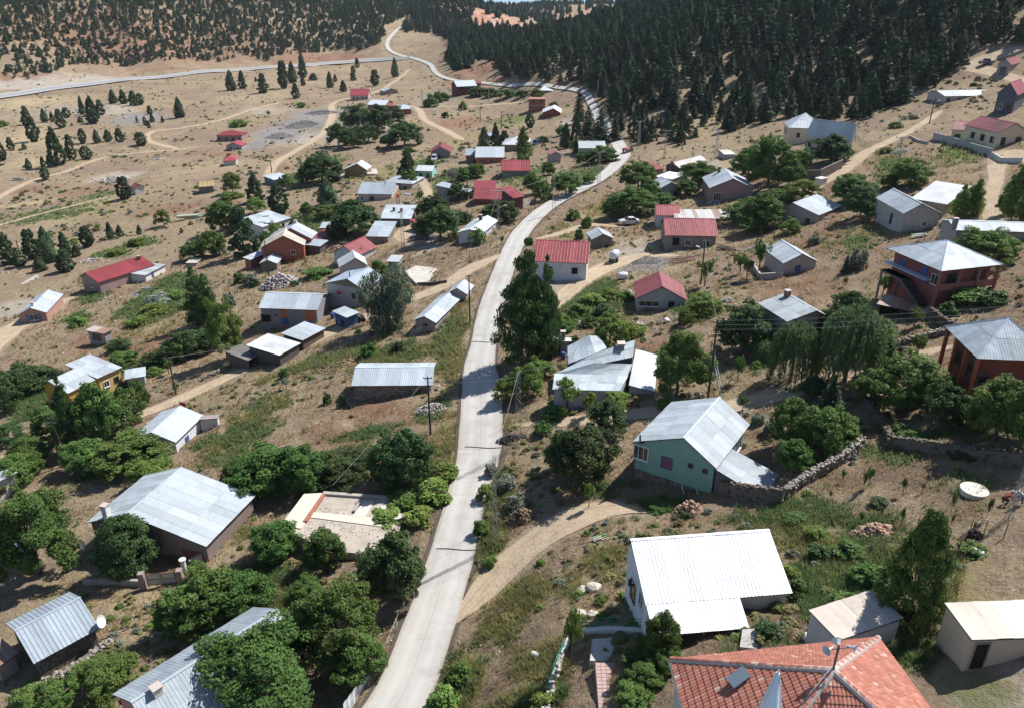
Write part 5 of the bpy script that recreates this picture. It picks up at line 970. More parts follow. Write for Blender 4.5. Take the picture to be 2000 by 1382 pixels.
# ------------------------------------------------------------------ vegetation
def leafmesh(name, C, S, mats, Nrm=None, asp=1.0, tint=None, wood=None, jitter=.6, long=None):
    """quads at centres C (n,3), sizes S; optional preferred normals Nrm; wood = MB of trunk and limbs"""
    r = np.random.default_rng(abs(hash(name)) % 9999 if False else len(name) * 131 + len(C))
    n = len(C); nm = r.normal(0, 1, (n, 3))
    if Nrm is not None: nm = nm * jitter + Nrm
    nm /= np.linalg.norm(nm, axis=1)[:, None] + 1e-9
    t = r.normal(0, 1, (n, 3)) if long is None else long + r.normal(0, .25, (n, 3))
    t -= nm * (t * nm).sum(1)[:, None]; t /= np.linalg.norm(t, axis=1)[:, None] + 1e-9; b = np.cross(nm, t)
    S = S[:, None]; a_ = t * S * asp; b_ = b * S
    V = np.stack([C - a_ , C - b_ * .8 + a_ * .1, C + a_, C + b_ * .8 + a_ * .1], 1).reshape(-1, 3)
    Q = np.arange(n * 4).reshape(-1, 4)
    if tint is None: tint = r.uniform(0, 1, n)
    me = npmesh(name, V, Q, mats[0]); setattr_f(me, 'tint', np.repeat(tint, 4)); return me
RV = np.random.default_rng(11)
def clusters(cen, cr, per, squash=.8, outward=True):
    k = len(cen); d = RV.normal(0, 1, (k, per, 3)); d /= np.linalg.norm(d, axis=2)[..., None]
    rad = RV.uniform(.35, 1, (k, per, 1)) ** .5
    P = cen[:, None, :] + d * rad * cr[:, None, None] * np.array([1, 1, squash]); return P.reshape(-1, 3), d.reshape(-1, 3)
def woodmesh(name, cen, top=.75, r0=.03, zc=.5, nlimb=9, mat=None, base=.25):
    mb = MB(); mb.tube((0, 0, -.06), (.01, .01, base), r0, r0 * .75, 8); mb.tube((.01, .01, base), (0, 0, top), r0 * .75, r0 * .15, 6)
    for i in range(nlimb):
        c = cen[(i * 7) % len(cen)]; z = base + (top - base) * (i / nlimb) * .7
        mb.tube((0, 0, z), tuple(c), r0 * .4, r0 * .08, 5, cap=False)
    me = mesh(name, mb.V, mb.F, [mat]); return me
bark = wallm((.13, .10, .08), .6, name='bark'); barkd = wallm((.07, .05, .04), .6, name='dark_bark')
LM = {'broad': leafm((0.060, 0.116, 0.030), (0.158, 0.247, 0.063), 'walnut_leaves'), 'light': leafm((0.111, 0.182, 0.039), (0.247, 0.325, 0.091), 'light_leaves', .35),
      'dark': leafm((0.040, 0.075, 0.028), (0.100, 0.151, 0.052), 'dark_leaves', .15), 'poplar': leafm((0.051, 0.105, 0.038), (0.144, 0.237, 0.075), 'poplar_leaves'),
      'willow': leafm((.11, .19, .075), (.24, .33, .14), 'willow_leaves', .3), 'olive': leafm((0.098, 0.130, 0.078), (0.195, 0.240, 0.156), 'silver_willow_leaves', .25),
      'juniper': leafm((.046, .080, .040), (.11, .155, .076), 'juniper_needles', .1), 'cedar': leafm((0.032, 0.059, 0.034), (0.081, 0.119, 0.065), 'cedar_needles', .12),
      'scrub': leafm((.20, .19, .08), (.33, .29, .14), 'dry_scrub_leaves', .3), 'grey': leafm((0.169, 0.195, 0.143), (0.312, 0.338, 0.260), 'grey_green_leaves', .25)}
def k_broad(seed, mat, flat_=1.0, low=.03, gaps=.0, n=125, per=125, ls=.0135):
    r = np.random.default_rng(seed); zc = (1 + low) / 2; rz = (1 - low) / 2
    d = r.normal(0, 1, (n, 3)); d /= np.linalg.norm(d, axis=1)[:, None]; d[:, 2] = np.where(d[:, 2] < -.85, -d[:, 2], d[:, 2]); d[:, :2] *= (1 + .35 * np.clip(-d[:, 2:3], 0, 1))
    lob = 1 + .22 * np.sin(3 * np.arctan2(d[:, 1], d[:, 0]) + seed) + .12 * np.sin(5 * d[:, 2] * 2 + seed)
    rad = r.uniform(.45, .93, n) ** .6 * lob
    cen = d * rad[:, None] * np.array([.40, .40, rz * .86]) + np.array([0, 0, zc])
    P, dd = clusters(cen, r.uniform(.06, .115, n), per)
    out = (P - np.array([0, 0, zc])) / np.array([.5, .5, rz])
    S = r.uniform(.7, 1.35, len(P)) * ls; tint = np.clip(np.repeat(r.uniform(0, .75, n), per) + r.uniform(-.15, .35, len(P)), 0, 1)
    return leafmesh('crown_leaves', P, S, [LM[mat]], out * .5 + dd * .5 + np.array([0, 0, .3]), 1.5, tint), woodmesh('trunk', cen, .7, .028, mat=bark, base=.2)
def k_poplar(seed, mat='poplar', wide=1.0, n=150, per=110, ls=.013, spires=5):
    r = np.random.default_rng(seed); z = r.uniform(0, 1, n) ** .9; sp_ = r.integers(0, spires, n)
    ang = sp_ * 6.283 / spires + .7; off = np.where(sp_ == 0, 0, 1) * .22
    ztop = np.where(sp_ == 0, 1.0, r.uniform(.75, .93, spires)[sp_]); zz = .12 + z * (ztop - .16)
    prof = np.sin(np.clip(z * .80 + .24, 0, 1) * math.pi) ** .6; zz = zz - .07
    a = r.uniform(0, 6.283, n); rr_ = np.sqrt(r.uniform(.1, 1, n)) * .27 * prof * r.uniform(.6, 1.35, n)
    cen = np.stack([np.cos(ang) * off * prof + np.cos(a) * rr_, np.sin(ang) * off * prof + np.sin(a) * rr_, zz], 1)
    k = len(cen); dd = r.normal(0, 1, (k, per, 3)); dd /= np.linalg.norm(dd, axis=2)[..., None]
    P = (cen[:, None] + dd * r.uniform(.4, 1, (k, per, 1)) * np.array([.13, .13, .045]) * (.55 + prof[:, None, None] * .5)).reshape(-1, 3)
    S = r.uniform(.7, 1.3, len(P)) * ls; tint = np.clip(np.repeat(r.uniform(0, .75, n), per) + r.uniform(-.2, .35, len(P)), 0, 1)
    # unit: radius .5 horizontally and 1 vertically; keep leaves round after scaling by giving vertical aspect
    return leafmesh('crown_leaves', P, S, [LM[mat]], dd.reshape(-1, 3), 1.3, tint), woodmesh('trunk', cen, .8, .03, mat=bark, base=.12)
def k_willow(seed, mat='willow', n=230, per=44):
    r = np.random.default_rng(seed); a = r.uniform(0, 6.283, n); rad = np.sqrt(r.uniform(.02, 1, n)); top = .55 + .42 * np.sqrt(1 - (rad * .95) ** 2) * r.uniform(.8, 1, n)
    ln = r.uniform(.3, .85, n) * (.5 + rad * .75); x = np.cos(a) * rad * .46; y = np.sin(a) * rad * .46
    t = np.linspace(0, 1, per); P = np.stack([x[:, None] + (np.cos(a) * .07)[:, None] * t + r.normal(0, .013, (n, per)), y[:, None] + (np.sin(a) * .07)[:, None] * t + r.normal(0, .013, (n, per)), top[:, None] - ln[:, None] * t ** 1.1], 2).reshape(-1, 3)
    P[:, 2] = np.maximum(P[:, 2], .05); S = np.full(len(P), .012) * r.uniform(.7, 1.3, len(P)); tint = np.clip(np.repeat(r.uniform(0, .8, n), per) + r.uniform(-.2, .3, len(P)), 0, 1)
    cen = P[::per][:20]; return leafmesh('crown_leaves', P, S, [LM[mat]], None, 2.6, tint, long=np.array([0, 0, -1.0])), woodmesh('trunk', cen, .8, .035, mat=bark, base=.25)
def k_olive(seed, mat='olive', n=120, per=70, ls=.011):
    r = np.random.default_rng(seed); cen = []
    for i in range(n):
        side = i % 3; ctr = [(-.16, 0, .55), (.17, .05, .62), (0, -.08, .30)][side]; d = r.normal(0, 1, 3); d /= np.linalg.norm(d)
        cen.append(np.array(ctr) + d * np.array([.26, .3, .30]) * r.uniform(.5, 1) ** .5)
    cen = np.array(cen); P, dd = clusters(cen, r.uniform(.06, .11, n), per, 1.3); P[:, 2] = np.clip(P[:, 2], .03, 1.02)
    return leafmesh('crown_leaves', P, r.uniform(.7, 1.3, len(P)) * ls, [LM[mat]], dd * .4 + np.array([0, 0, .2]), 3.0, np.clip(np.repeat(r.uniform(0, .75, n), per) + r.uniform(-.2, .3, len(P)), 0, 1), long=np.array([0, 0, .8])), woodmesh('trunk', cen, .6, .05, mat=bark, base=.12)
def k_juniper(seed, n=2600, ls=.030, mat='juniper', shape=0):
    r = np.random.default_rng(seed); z = r.uniform(0.0, 1, n) ** 1.15
    if shape == 0: prof = (1 - z) ** .62 * (.55 + .45 * np.clip(z / .18, 0, 1))
    else: prof = np.sqrt(np.clip(1 - (z * 1.6 - .62) ** 2 / 1.0, 0.03, 1)) * .95 * np.clip((1.02 - z) * 3, 0, 1) ** .4
    a = r.uniform(0, 6.283, n); lob = 1 + .17 * np.sin(a * 3 + z * 9 + seed) + .12 * np.sin(a * 5 - z * 14 + seed * 2)
    rr_ = prof * .46 * lob * r.uniform(.62, 1.04, n) ** .6
    P = np.stack([np.cos(a) * rr_, np.sin(a) * rr_, .03 + z * .97], 1); nn = np.stack([np.cos(a), np.sin(a), np.full(n, .7)], 1)
    cl = .5 + .5 * np.sin(a * 4 + z * 17 + seed); tint = np.clip(cl * .6 + r.uniform(-.15, .4, n), 0, 1)
    return leafmesh('crown_leaves', P, r.uniform(.6, 1.4, n) * ls, [LM[mat]], nn, 1.4, tint, jitter=.45), woodmesh('trunk', P, .5, .03, mat=barkd, base=.1)
def k_cedar(seed, tiers=17, per=12, lp=26, mat='cedar', rough=.25):
    r = np.random.default_rng(seed); P = []; NN = []; TT = []; SS = []
    for i in range(tiers):
        f = i / (tiers - 1); z = .10 + f * .86; R_ = (.47 * (1 - f) ** .62 + .015) * r.uniform(1 - rough, 1.12)
        k = max(4, int(per * (1 - f * .55)))
        for j in range(k):
            a = 6.283 * (j + r.uniform(-.35, .35)) / k + i * .9; rl = R_ * r.uniform(.72, 1.1); tn = r.uniform(0, .7)
            for q in range(lp):
                t = r.uniform(.18, 1.0); w_ = (1 - t) * .35 + .13
                s_ = r.normal(0, .5) * rl * w_
                P.append((math.cos(a) * rl * t - math.sin(a) * s_, math.sin(a) * rl * t + math.cos(a) * s_, z + .02 * t - .035 * t * t * (1 + (1 - f)) + r.normal(0, .006)))
                NN.append((math.cos(a) * .25, math.sin(a) * .25, 1.0)); TT.append(min(1, tn + r.uniform(-.1, .3) + .15 * t)); SS.append(r.uniform(.7, 1.4) * .020 * (1.25 - .5 * f))
    for q in range(60):
        z = r.uniform(.9, 1.02); P.append((r.normal(0, .008), r.normal(0, .008), z)); NN.append((r.normal(), r.normal(), .3)); TT.append(.6); SS.append(.012)
    P = np.array(P); return leafmesh('crown_leaves', P, np.array(SS), [LM[mat]], np.array(NN), 1.9, np.array(TT), jitter=.35), woodmesh('trunk', P, .95, .016, mat=barkd, base=.15)
def k_shrub(seed, mat='broad', n=34, per=60, ls=.034):
    r = np.random.default_rng(seed); d = r.normal(0, 1, (n, 3)); d /= np.linalg.norm(d, axis=1)[:, None]; d[:, 2] = abs(d[:, 2])
    cen = d * (r.uniform(.4, .95, n) ** .6)[:, None] * np.array([.42, .42, .78]) + np.array([0, 0, .08])
    P, dd = clusters(cen, r.uniform(.09, .15, n), per, 1.3); P[:, 2] = np.clip(P[:, 2], .0, 1.1)
    return leafmesh('crown_leaves', P, r.uniform(.7, 1.3, len(P)) * ls, [LM[mat]], dd * .5 + np.array([0, 0, .5]), 1.5, np.clip(np.repeat(r.uniform(0, .75, n), per) + r.uniform(-.2, .3, len(P)), 0, 1)), None
def k_thin(seed, mat='broad', n=26, per=40, ls=.026):
    r = np.random.default_rng(seed); d = r.normal(0, 1, (n, 3)); d /= np.linalg.norm(d, axis=1)[:, None]
    cen = d * (r.uniform(.3, .95, n))[:, None] * np.array([.38, .38, .30]) + np.array([0, 0, .66]); P, dd = clusters(cen, r.uniform(.07, .12, n), per, 1.2)
    return leafmesh('crown_leaves', P, r.uniform(.7, 1.3, len(P)) * ls, [LM[mat]], dd, 1.5, r.uniform(0, 1, len(P))), woodmesh('trunk', cen, .75, .035, mat=bark, base=.35)
def k_pyr(seed, mat='poplar', n=230, per=90, ls=.0115, p1=.62, zm=.22):
    r = np.random.default_rng(seed); z = r.uniform(0.03, .97, n); prof = np.clip(z / zm, 0, 1) ** .5 * (np.clip(1 - z, 0, 1) / (1 - zm)) ** p1; prof = np.minimum(prof, 1); a = r.uniform(0, 6.283, n)
    lob = 1 + .13 * np.sin(a * 3 + z * 11 + seed); rad = .42 * prof * lob * r.uniform(.45, 1, n) ** .5; cen = np.stack([np.cos(a) * rad, np.sin(a) * rad, z], 1)
    k = n; dd = r.normal(0, 1, (k, per, 3)); dd /= np.linalg.norm(dd, axis=2)[..., None]; P = (cen[:, None] + dd * r.uniform(.4, 1, (k, per, 1)) * np.array([.085, .085, .05])).reshape(-1, 3); P[:, 2] = np.clip(P[:, 2], .0, 1.02)
    out = np.stack([np.cos(a), np.sin(a), np.full(n, .4)], 1).repeat(per, 0)
    return leafmesh('crown_leaves', P, r.uniform(.7, 1.3, len(P)) * ls, [LM[mat]], out * .6 + dd.reshape(-1, 3) * .6, 1.4, np.clip(np.repeat(r.uniform(0, .8, n), per) + r.uniform(-.2, .3, len(P)), 0, 1)), woodmesh('trunk', cen, .7, .03, mat=bark, base=.12)
VAR = {'W': [k_broad(1, 'broad'), k_broad(2, 'broad', low=.0), k_broad(3, 'broad', low=.08)], 'E': [k_broad(4, 'dark', per=130), k_broad(5, 'dark', low=.0)],
       'G': [k_broad(6, 'light', n=90), k_broad(7, 'light', low=.0, n=90)], 'X': [k_broad(11, 'broad', n=105, per=330, ls=.0092), k_broad(12, 'broad', n=115, per=300, ls=.0095, low=.06)], 'P': [k_poplar(1), k_poplar(2, spires=5)], 'Q': [k_poplar(3, 'light', spires=3)],
       'Y': [k_pyr(21, 'broad')], 'O': [k_pyr(22, 'dark', p1=.42, zm=.4)], 'L': [k_willow(1), k_willow(2)], 'I': [k_olive(1)], 'J': [k_pyr(31, 'juniper', 130, 90, .021, .55, .25), k_pyr(32, 'juniper', 130, 90, .021, .42, .38), k_juniper(1, 3000, .028, shape=0), k_pyr(33, 'juniper', 120, 90, .022, .7, .2)],
       'C': [k_cedar(i) for i in range(3)], 'S': [k_shrub(1), k_shrub(2), k_shrub(3, 'dark')], 'K': [k_shrub(4, 'light'), k_shrub(5, 'light')], 'M': [k_shrub(6, 'grey')], 'F': [k_thin(1), k_thin(2)], 'N': [k_thin(3, 'grey')], 'V': [k_thin(4, 'light')]}
KN = {'X': ('broadleaf_tree', 'tree', 'large leafy green tree'), 'W': ('broadleaf_tree', 'tree', 'leafy green broadleaf tree'), 'E': ('broadleaf_tree', 'tree', 'dark green broadleaf tree'), 'G': ('broadleaf_tree', 'tree', 'light green broadleaf tree'), 'P': ('poplar_tree', 'poplar', 'upright dark poplar'), 'Q': ('poplar_tree', 'poplar', 'slim light green poplar'),
      'Y': ('pyramid_tree', 'tree', 'dense cone shaped leafy tree'), 'O': ('oval_tree', 'tree', 'dense dark rounded tree'), 'L': ('willow_tree', 'willow', 'weeping willow with hanging strands'), 'I': ('willow_tree', 'willow', 'silvery grey green willow'), 'J': ('juniper_tree', 'juniper', 'dark juniper'),
      'C': ('conifer_tree', 'conifer', 'dark tiered conifer'), 'S': ('bush', 'bush', 'dense green bush'), 'K': ('bush', 'bush', 'light green bush'), 'M': ('bush', 'bush', 'dusty grey green bush'), 'F': ('fruit_tree', 'fruit tree', 'thin trunked young fruit tree'), 'N': ('fruit_tree', 'fruit tree', 'sparse greyish young tree'), 'V': ('fruit_tree', 'fruit tree', 'yellow green young tree')}
GRP = {'X': 'broadleaf trees in the village gardens', 'W': 'broadleaf trees in the village gardens', 'E': 'dark broadleaf trees in the village', 'G': 'light green broadleaf trees', 'P': 'tall poplars', 'Q': 'slim light poplars', 'L': 'weeping willows', 'J': 'junipers scattered over the valley', 'C': 'conifers near the village', 'S': 'green bushes', 'K': 'light green bushes', 'M': 'grey green bushes', 'F': 'young fruit trees', 'N': 'greyish young trees', 'V': 'yellow green young trees'}
TREES = []
def T(kind, s):
    for t in s.split(';'):
        t = t.strip()
        if t: TREES.append((kind,) + tuple(float(v) for v in t.split(',')))
# kind : x, y base, y top, width   (photo pixels)
T('X', '520,1425,1238,265;665,1325,1155,185;78,1150,958,185;1322,785,652,118')
T('W', '700,1345,1240,120;415,1235,1110,150;480,1215,1120,120;365,1250,1150,110;25,965,890,110;60,930,870,90;258,935,852,150;205,925,870,90;530,985,878,165;590,975,870,110;480,950,895,90;540,1105,1022,105;637,1120,1034,88;600,1180,1130,70')
T('W', '1540,890,780,100;1600,900,790,120;1640,880,810,80;1550,935,860,80;1765,815,690,150;1700,790,720,80;1940,880,735,150;2000,900,740,120;1900,840,770,80;1980,700,640,60')
T('E', '775,1185,1045,130;740,1150,1080,90;800,965,842,115;760,955,850,95;1140,960,835,145;1100,930,850,90;1185,862,780,85;1450,700,588,112;1840,840,752,95;1590,780,735,60;700,920,880,80;660,950,890,90;1620,680,600,60;1680,700,640,70;1720,740,660,80')
T('K', '845,985,935,85;870,940,900,60;790,1000,960,80;820,1030,985,70;760,1030,990,80')
T('G', '215,1365,1290,120;120,1395,1325,90;60,1400,1345,70;180,1320,1290,60;1370,622,575,72;1340,640,600,40;1205,800,765,55;1925,525,445,118;300,960,900,90')
T('V', '1115,1300,1178,52;1108,800,733,75;1150,810,760,45;1150,990,940,30')
T('O', '256,1140,1010,128')
T('Y', '1770,1240,998,142')
T('P', '1030,705,432,124;392,635,505,62;412,640,520,45;150,880,700,62;1065,700,470,60')
T('Q', '1975,430,300,48;2000,440,310,60;1960,420,330,35;1022,312,238,34;1870,430,350,40;1900,420,340,50')
T('W', '1240,1300,1270,60;1290,1295,1192,78;1260,1350,1300,80;1230,1400,1340,80;1300,1320,1270,60')
T('L', '1543,745,622,90;1650,745,592,120;1700,690,615,80;1240,1280,1262,20;1500,700,660,60')
T('I', '758,655,514,112')
T('G', '1030,780,700,70;990,790,735,60;1060,740,700,50;1190,690,612,75;1240,660,630,50;1170,680,650,50;445,712,580,70;1565,400,350,80;1540,460,425,44')
T('E', '405,690,640,85;335,715,668,60;365,705,645,70;300,720,690,50;60,775,712,110;20,810,725,80;110,760,730,70;20,875,830,70;235,690,660,50;1655,650,570,85;1630,640,600,60')
T('W', '200,880,745,95;110,870,790,90;240,850,760,90;165,930,860,90;60,900,850,70;250,760,745,40;280,800,750,40;245,720,685,60;1445,440,395,70;1490,452,378,90;1470,460,420,60;1235,425,362,95;1195,430,385,50;1245,378,312,75;1290,400,375,60;1270,395,350,40;1340,385,350,50;1360,362,313,75;1385,350,325,50;1660,400,338,85;1775,368,308,78;1735,370,340,40;1500,368,262,100;1460,350,285,70;1540,370,310,70;1560,340,290,50;1460,420,390,60;1520,400,370,60')
T('E', '1622,322,263,88;1680,432,362,75;860,475,402,98;850,425,380,70;895,398,356,52;900,440,412,50;692,468,392,98;660,470,430,50;835,460,420,40;985,438,390,70;960,425,400,50;630,362,298,92;600,360,325,50;690,292,245,60;662,288,242,50;700,258,202,70;740,262,205,70;770,240,205,50;790,290,238,78;720,280,240,50;760,290,262,40')
T('W', '930,350,318,44;905,355,325,40;1040,382,337,40;1000,335,312,30;1175,320,283,65;1140,325,295,40;1105,385,335,62;1060,395,350,40;1150,360,340,30;1070,345,315,30;800,365,330,34;840,330,310,20;450,392,375,50;520,480,450,30;415,505,450,60;445,460,390,80;380,510,470,50;560,375,340,30;665,470,440,30;1020,330,300,30;600,425,395,30')
T('G', '455,380,336,42;430,410,395,40;500,420,385,40;540,470,430,30;640,430,400,60;680,440,410,60;320,445,408,34;930,480,445,40;1125,300,270,30')
T('J', '478,500,405,66;547,418,360,42;640,400,350,48;500,395,338,38;797,352,296,40;245,390,345,32;945,290,248,26;968,290,240,22;985,285,255,26;1035,250,220,20;1105,290,240,22;1125,285,225,28')
T('C', '1612,840,733,80;1130,240,172,34;1148,270,205,42;1172,280,212,50;1200,275,225,34;1100,285,250,20;1125,300,262,18;1500,300,258,30;1650,535,495,22')
T('J', '55,246,207,22;68,278,228,26;88,238,212,17;103,238,218,11;120,250,213,22;131,230,210,18;162,224,187,14;180,226,187,24;198,225,195,20;183,242,212,27;158,241,227,14;141,247,240,6;22,292,268,17;6,315,275,20;48,292,280,12;115,325,248,38;142,312,263,24;163,281,251,17;190,279,253,17;212,275,253,20;235,278,250,22;170,312,285,26;57,330,309,15;85,325,305,12;98,325,303,14;90,351,326,20')
T('J', '222,202,175,20;242,203,175,20;262,207,177,22;275,205,182,18;352,231,190,24;293,223,206,14;268,239,227,6;284,246,228,9;298,239,222,12;318,239,227,9;291,251,235,10;276,284,258,28;452,178,137,24;474,174,138,20;515,183,143,24;555,173,118,24;572,162,120,22;592,152,105,22;578,192,163,20;592,168,152,12;645,172,140,17;690,158,136,15;698,132,113,12;733,167,136,20;772,152,113,18;671,179,157,18;612,157,143,20;690,145,128,10;500,160,150,8;655,160,145,10')
T('J', '20,515,457,40;66,505,448,34;98,512,443,40;130,500,453,28;130,530,487,40;172,482,442,30;217,467,433,18;235,462,440,18;8,480,460,24;40,520,490,30;80,530,500,30;150,500,478,20;273,458,440,12;355,455,445,8')
T('S', '840,210,180,34;860,200,175,40;935,188,165,46;960,190,170,40;990,192,170,40;1020,190,172,34;1050,192,172,34;1080,215,195,20;870,230,215,16;905,215,195,20;1100,265,240,30;1060,280,262,30;800,300,285,30;820,420,395,30;1130,470,440,20;1145,445,420,24;1120,430,405,30;575,440,420,30;395,560,535,30;470,555,530,30;350,700,680,30;300,735,715,40;620,545,520,60;575,560,545,20;740,540,505,40;700,650,640,14;640,790,760,20;670,795,765,14;720,700,665,34;780,690,660,30;800,760,735,20;555,740,715,20;500,560,540,20')
T('S', '1085,820,790,60;1060,850,820,40;1120,680,650,30;1150,640,615,40;1105,650,625,40;1180,620,590,50;1220,590,565,40;1290,1000,980,60;1340,1010,990,40;1660,1100,1060,80;1700,1150,1100,80;1600,1100,1060,60;1560,1170,1130,60;1650,1200,1160,70;1500,1250,1210,50;1560,1030,1005,60;1900,1090,1060,60;1720,990,970,40;1850,620,585,40;1900,600,560,90;1940,600,560,60;1880,590,555,50;1920,740,700,60;1860,760,735,40;1740,850,820,60;1790,870,840,60;1880,900,870,60')
T('M', '490,560,530,34;450,600,565,24;1672,530,478,42;1560,600,575,20;1590,480,455,26;1010,1000,960,50;960,930,900,30;990,960,920,40;1570,820,790,40;1510,850,815,40;680,490,470,20;430,500,470,30;1480,830,800,30;310,600,570,60;870,380,355,18')
T('K', '1160,600,570,60;1130,620,590,50;1190,590,560,50;1100,640,610,40;300,620,590,60;340,590,565,50;270,640,615,50;270,480,462,40;230,500,485,40;155,640,615,34;600,340,320,30;465,248,232,34;588,210,198,20;5,250,233,24;900,1340,1290,60;870,1390,1340,70;960,1110,1080,30;1060,1390,1350,60;940,1050,1010,40;950,980,940,40;1480,720,700,30;1110,770,750,30;1300,800,770,40;1730,300,285,30;1780,420,405,30;1750,250,235,30;1600,1060,1030,60;1540,1140,1100,50')
T('F', '1440,745,692,32;1376,560,505,44;1722,580,532,34;1650,560,540,14;1458,545,500,30;1480,540,465,44;1445,535,490,40;1785,640,600,40;1790,700,650,40;600,450,420,20;820,395,370,20;870,345,330,14;650,400,370,16;1120,790,760,20;1300,870,830,24;1450,800,770,30;1270,500,480,16;980,480,460,14;330,730,700,24;370,700,680,20;345,765,745,20;1080,455,440,14;270,770,735,30;1100,820,790,24')
T('N', '885,365,325,24;525,230,215,12;440,640,600,20;415,600,560,20;1560,610,585,18;1695,1095,1055,10;1400,700,670,24;1420,660,640,30;560,760,735,20')
T('F', '1680,1025,995,13;1758,1025,988,13;1857,1000,958,13;1856,1030,1000,10;1925,1015,965,13;1762,965,930,18;1695,950,905,20;1645,940,915,14;1685,960,915,12;1620,975,955,10;1900,1040,1015,8;1720,1010,990,8;1800,960,940,10;1860,930,905,12')
_cnt = {}
_used = set()
def relate(p, kindw, px, py, hpx):
    best = sorted(HOUSES, key=lambda h: (h[3][0] - p[0]) ** 2 + (h[3][1] - p[1]) ** 2)[:7]
    size = ''
    dirs = lambda h: ('left of' if px < h[1] - 12 else 'right of' if px > h[1] + 12 else ('below' if py > h[2] else 'above')) if abs(px - h[1]) * 1.0 > abs(py - h[2]) * .9 else ('just below' if py > h[2] else 'just above')
    opts = []
    for sz in ('', 'small ', 'large '):
        pass
    sz = 'tall ' if hpx > 110 else 'small ' if hpx < 26 else ''
    for i in range(len(best)):
        opts.append(f"{sz}{kindw} {dirs(best[i])} {best[i][0]}")
    for i in range(len(best)):
        for j in range(len(best)):
            if i != j and dirs(best[i]).replace('just ', '') != dirs(best[j]): opts.append(f"{sz}{kindw} {dirs(best[i])} {best[i][0]}, {dirs(best[j]).replace('just ', '')} {best[j][0]}")
    for q in ('farther ', 'bushier ', 'second '):
        opts += [q + o_ for o_ in opts[:3]]
    for o_ in opts:
        if o_ not in _used and len(o_.split()) <= 16: _used.add(o_); return o_
    return None
def place_tree(kind, px, yb, yt, wpx):
    if kind in 'WXEGIOYSKM': yb -= .26 * wpx * math.sin(PITCH + math.atan((yb - CYP) / FPX))
    p = cast(px, yb); H = solve(lambda t: proj(p + np.array([0, 0, t]))[1] - yt, .3, 34); s = pxm(p + np.array([0, 0, H / 2])); W = wpx / s
    H = min(H, max(26, 1)); i = _cnt.get(kind, 0); _cnt[kind] = i + 1
    lm, wm_ = VAR[kind][i % len(VAR[kind])]
    z = gz(p[0], p[1]) - .05; rz = (i * 2.399) % 6.283
    nm, cat, words_ = KN[kind]
    r = random.Random(i * 7 + ord(kind)); W *= 1.06
    if wm_ is None:
        o_ = link(nm, lm); o_.location = (p[0], p[1], z); o_.rotation_euler = (0, 0, rz); o_.scale = (W, W, H)
    else:
        o_ = empty(nm, (p[0], p[1], z), rz); o_.scale = (W, W, H)
        link('crown', lm, o_); link('trunk', wm_, o_)
    if kind in 'WEGIPLO' and W < H * .9: pass
    tag(o_, relate(p, words_, px, (yb + yt) / 2, yb - yt), cat, GRP.get(kind))
    return o_
for t in TREES: place_tree(*t)
print('trees', len(TREES), 'unlabelled', sum(1 for o in bpy.data.objects if 'category' in o and 'label' not in o), round(time.time() - T0, 1))

# ------------------------------------------------------------------ forests
def inpoly(x, y, poly):
    c = np.zeros(len(x), bool); n = len(poly)
    for i in range(n):
        x0, y0 = poly[i]; x1, y1 = poly[(i + 1) % n]
        m = ((y0 > y) != (y1 > y)) & (x < (x1 - x0) * (y - y0) / (y1 - y0 + 1e-9) + x0); c ^= m
    return c
def vproj(x, y, z):
    zz = z - CAMZ; dep = y * cp - zz * sp; up = y * sp + zz * cp
    return CXP + FPX * x / dep, CYP - FPX * up / dep, dep
def visible(x, y, z, tol=2.0):
    t = np.linspace(.12, .985, 60); D = np.hypot(x, y); ok = np.ones(len(x), bool)
    for s in range(0, len(x), 3000):
        q = slice(s, s + 3000); X = x[q, None] * t; Y = y[q, None] * t; Z = CAMZ + (z[q, None] - CAMZ) * t
        ok[q] = (Z - hs(X, Y) + tol > 0).all(1)
    return ok
def poisson(x, y, rmin):
    cell = {}; keep = []
    for i in range(len(x)):
        r = rmin[i] if hasattr(rmin, '__len__') else rmin; cx, cy = int(x[i] // 4), int(y[i] // 4); ok = True
        for a in range(cx - 2, cx + 3):
            for b in range(cy - 2, cy + 3):
                for j in cell.get((a, b), ()):
                    if (x[j] - x[i]) ** 2 + (y[j] - y[i]) ** 2 < r * r: ok = False; break
                if not ok: break
            if not ok: break
        if ok: keep.append(i); cell.setdefault((cx, cy), []).append(i)
    return np.array(keep)
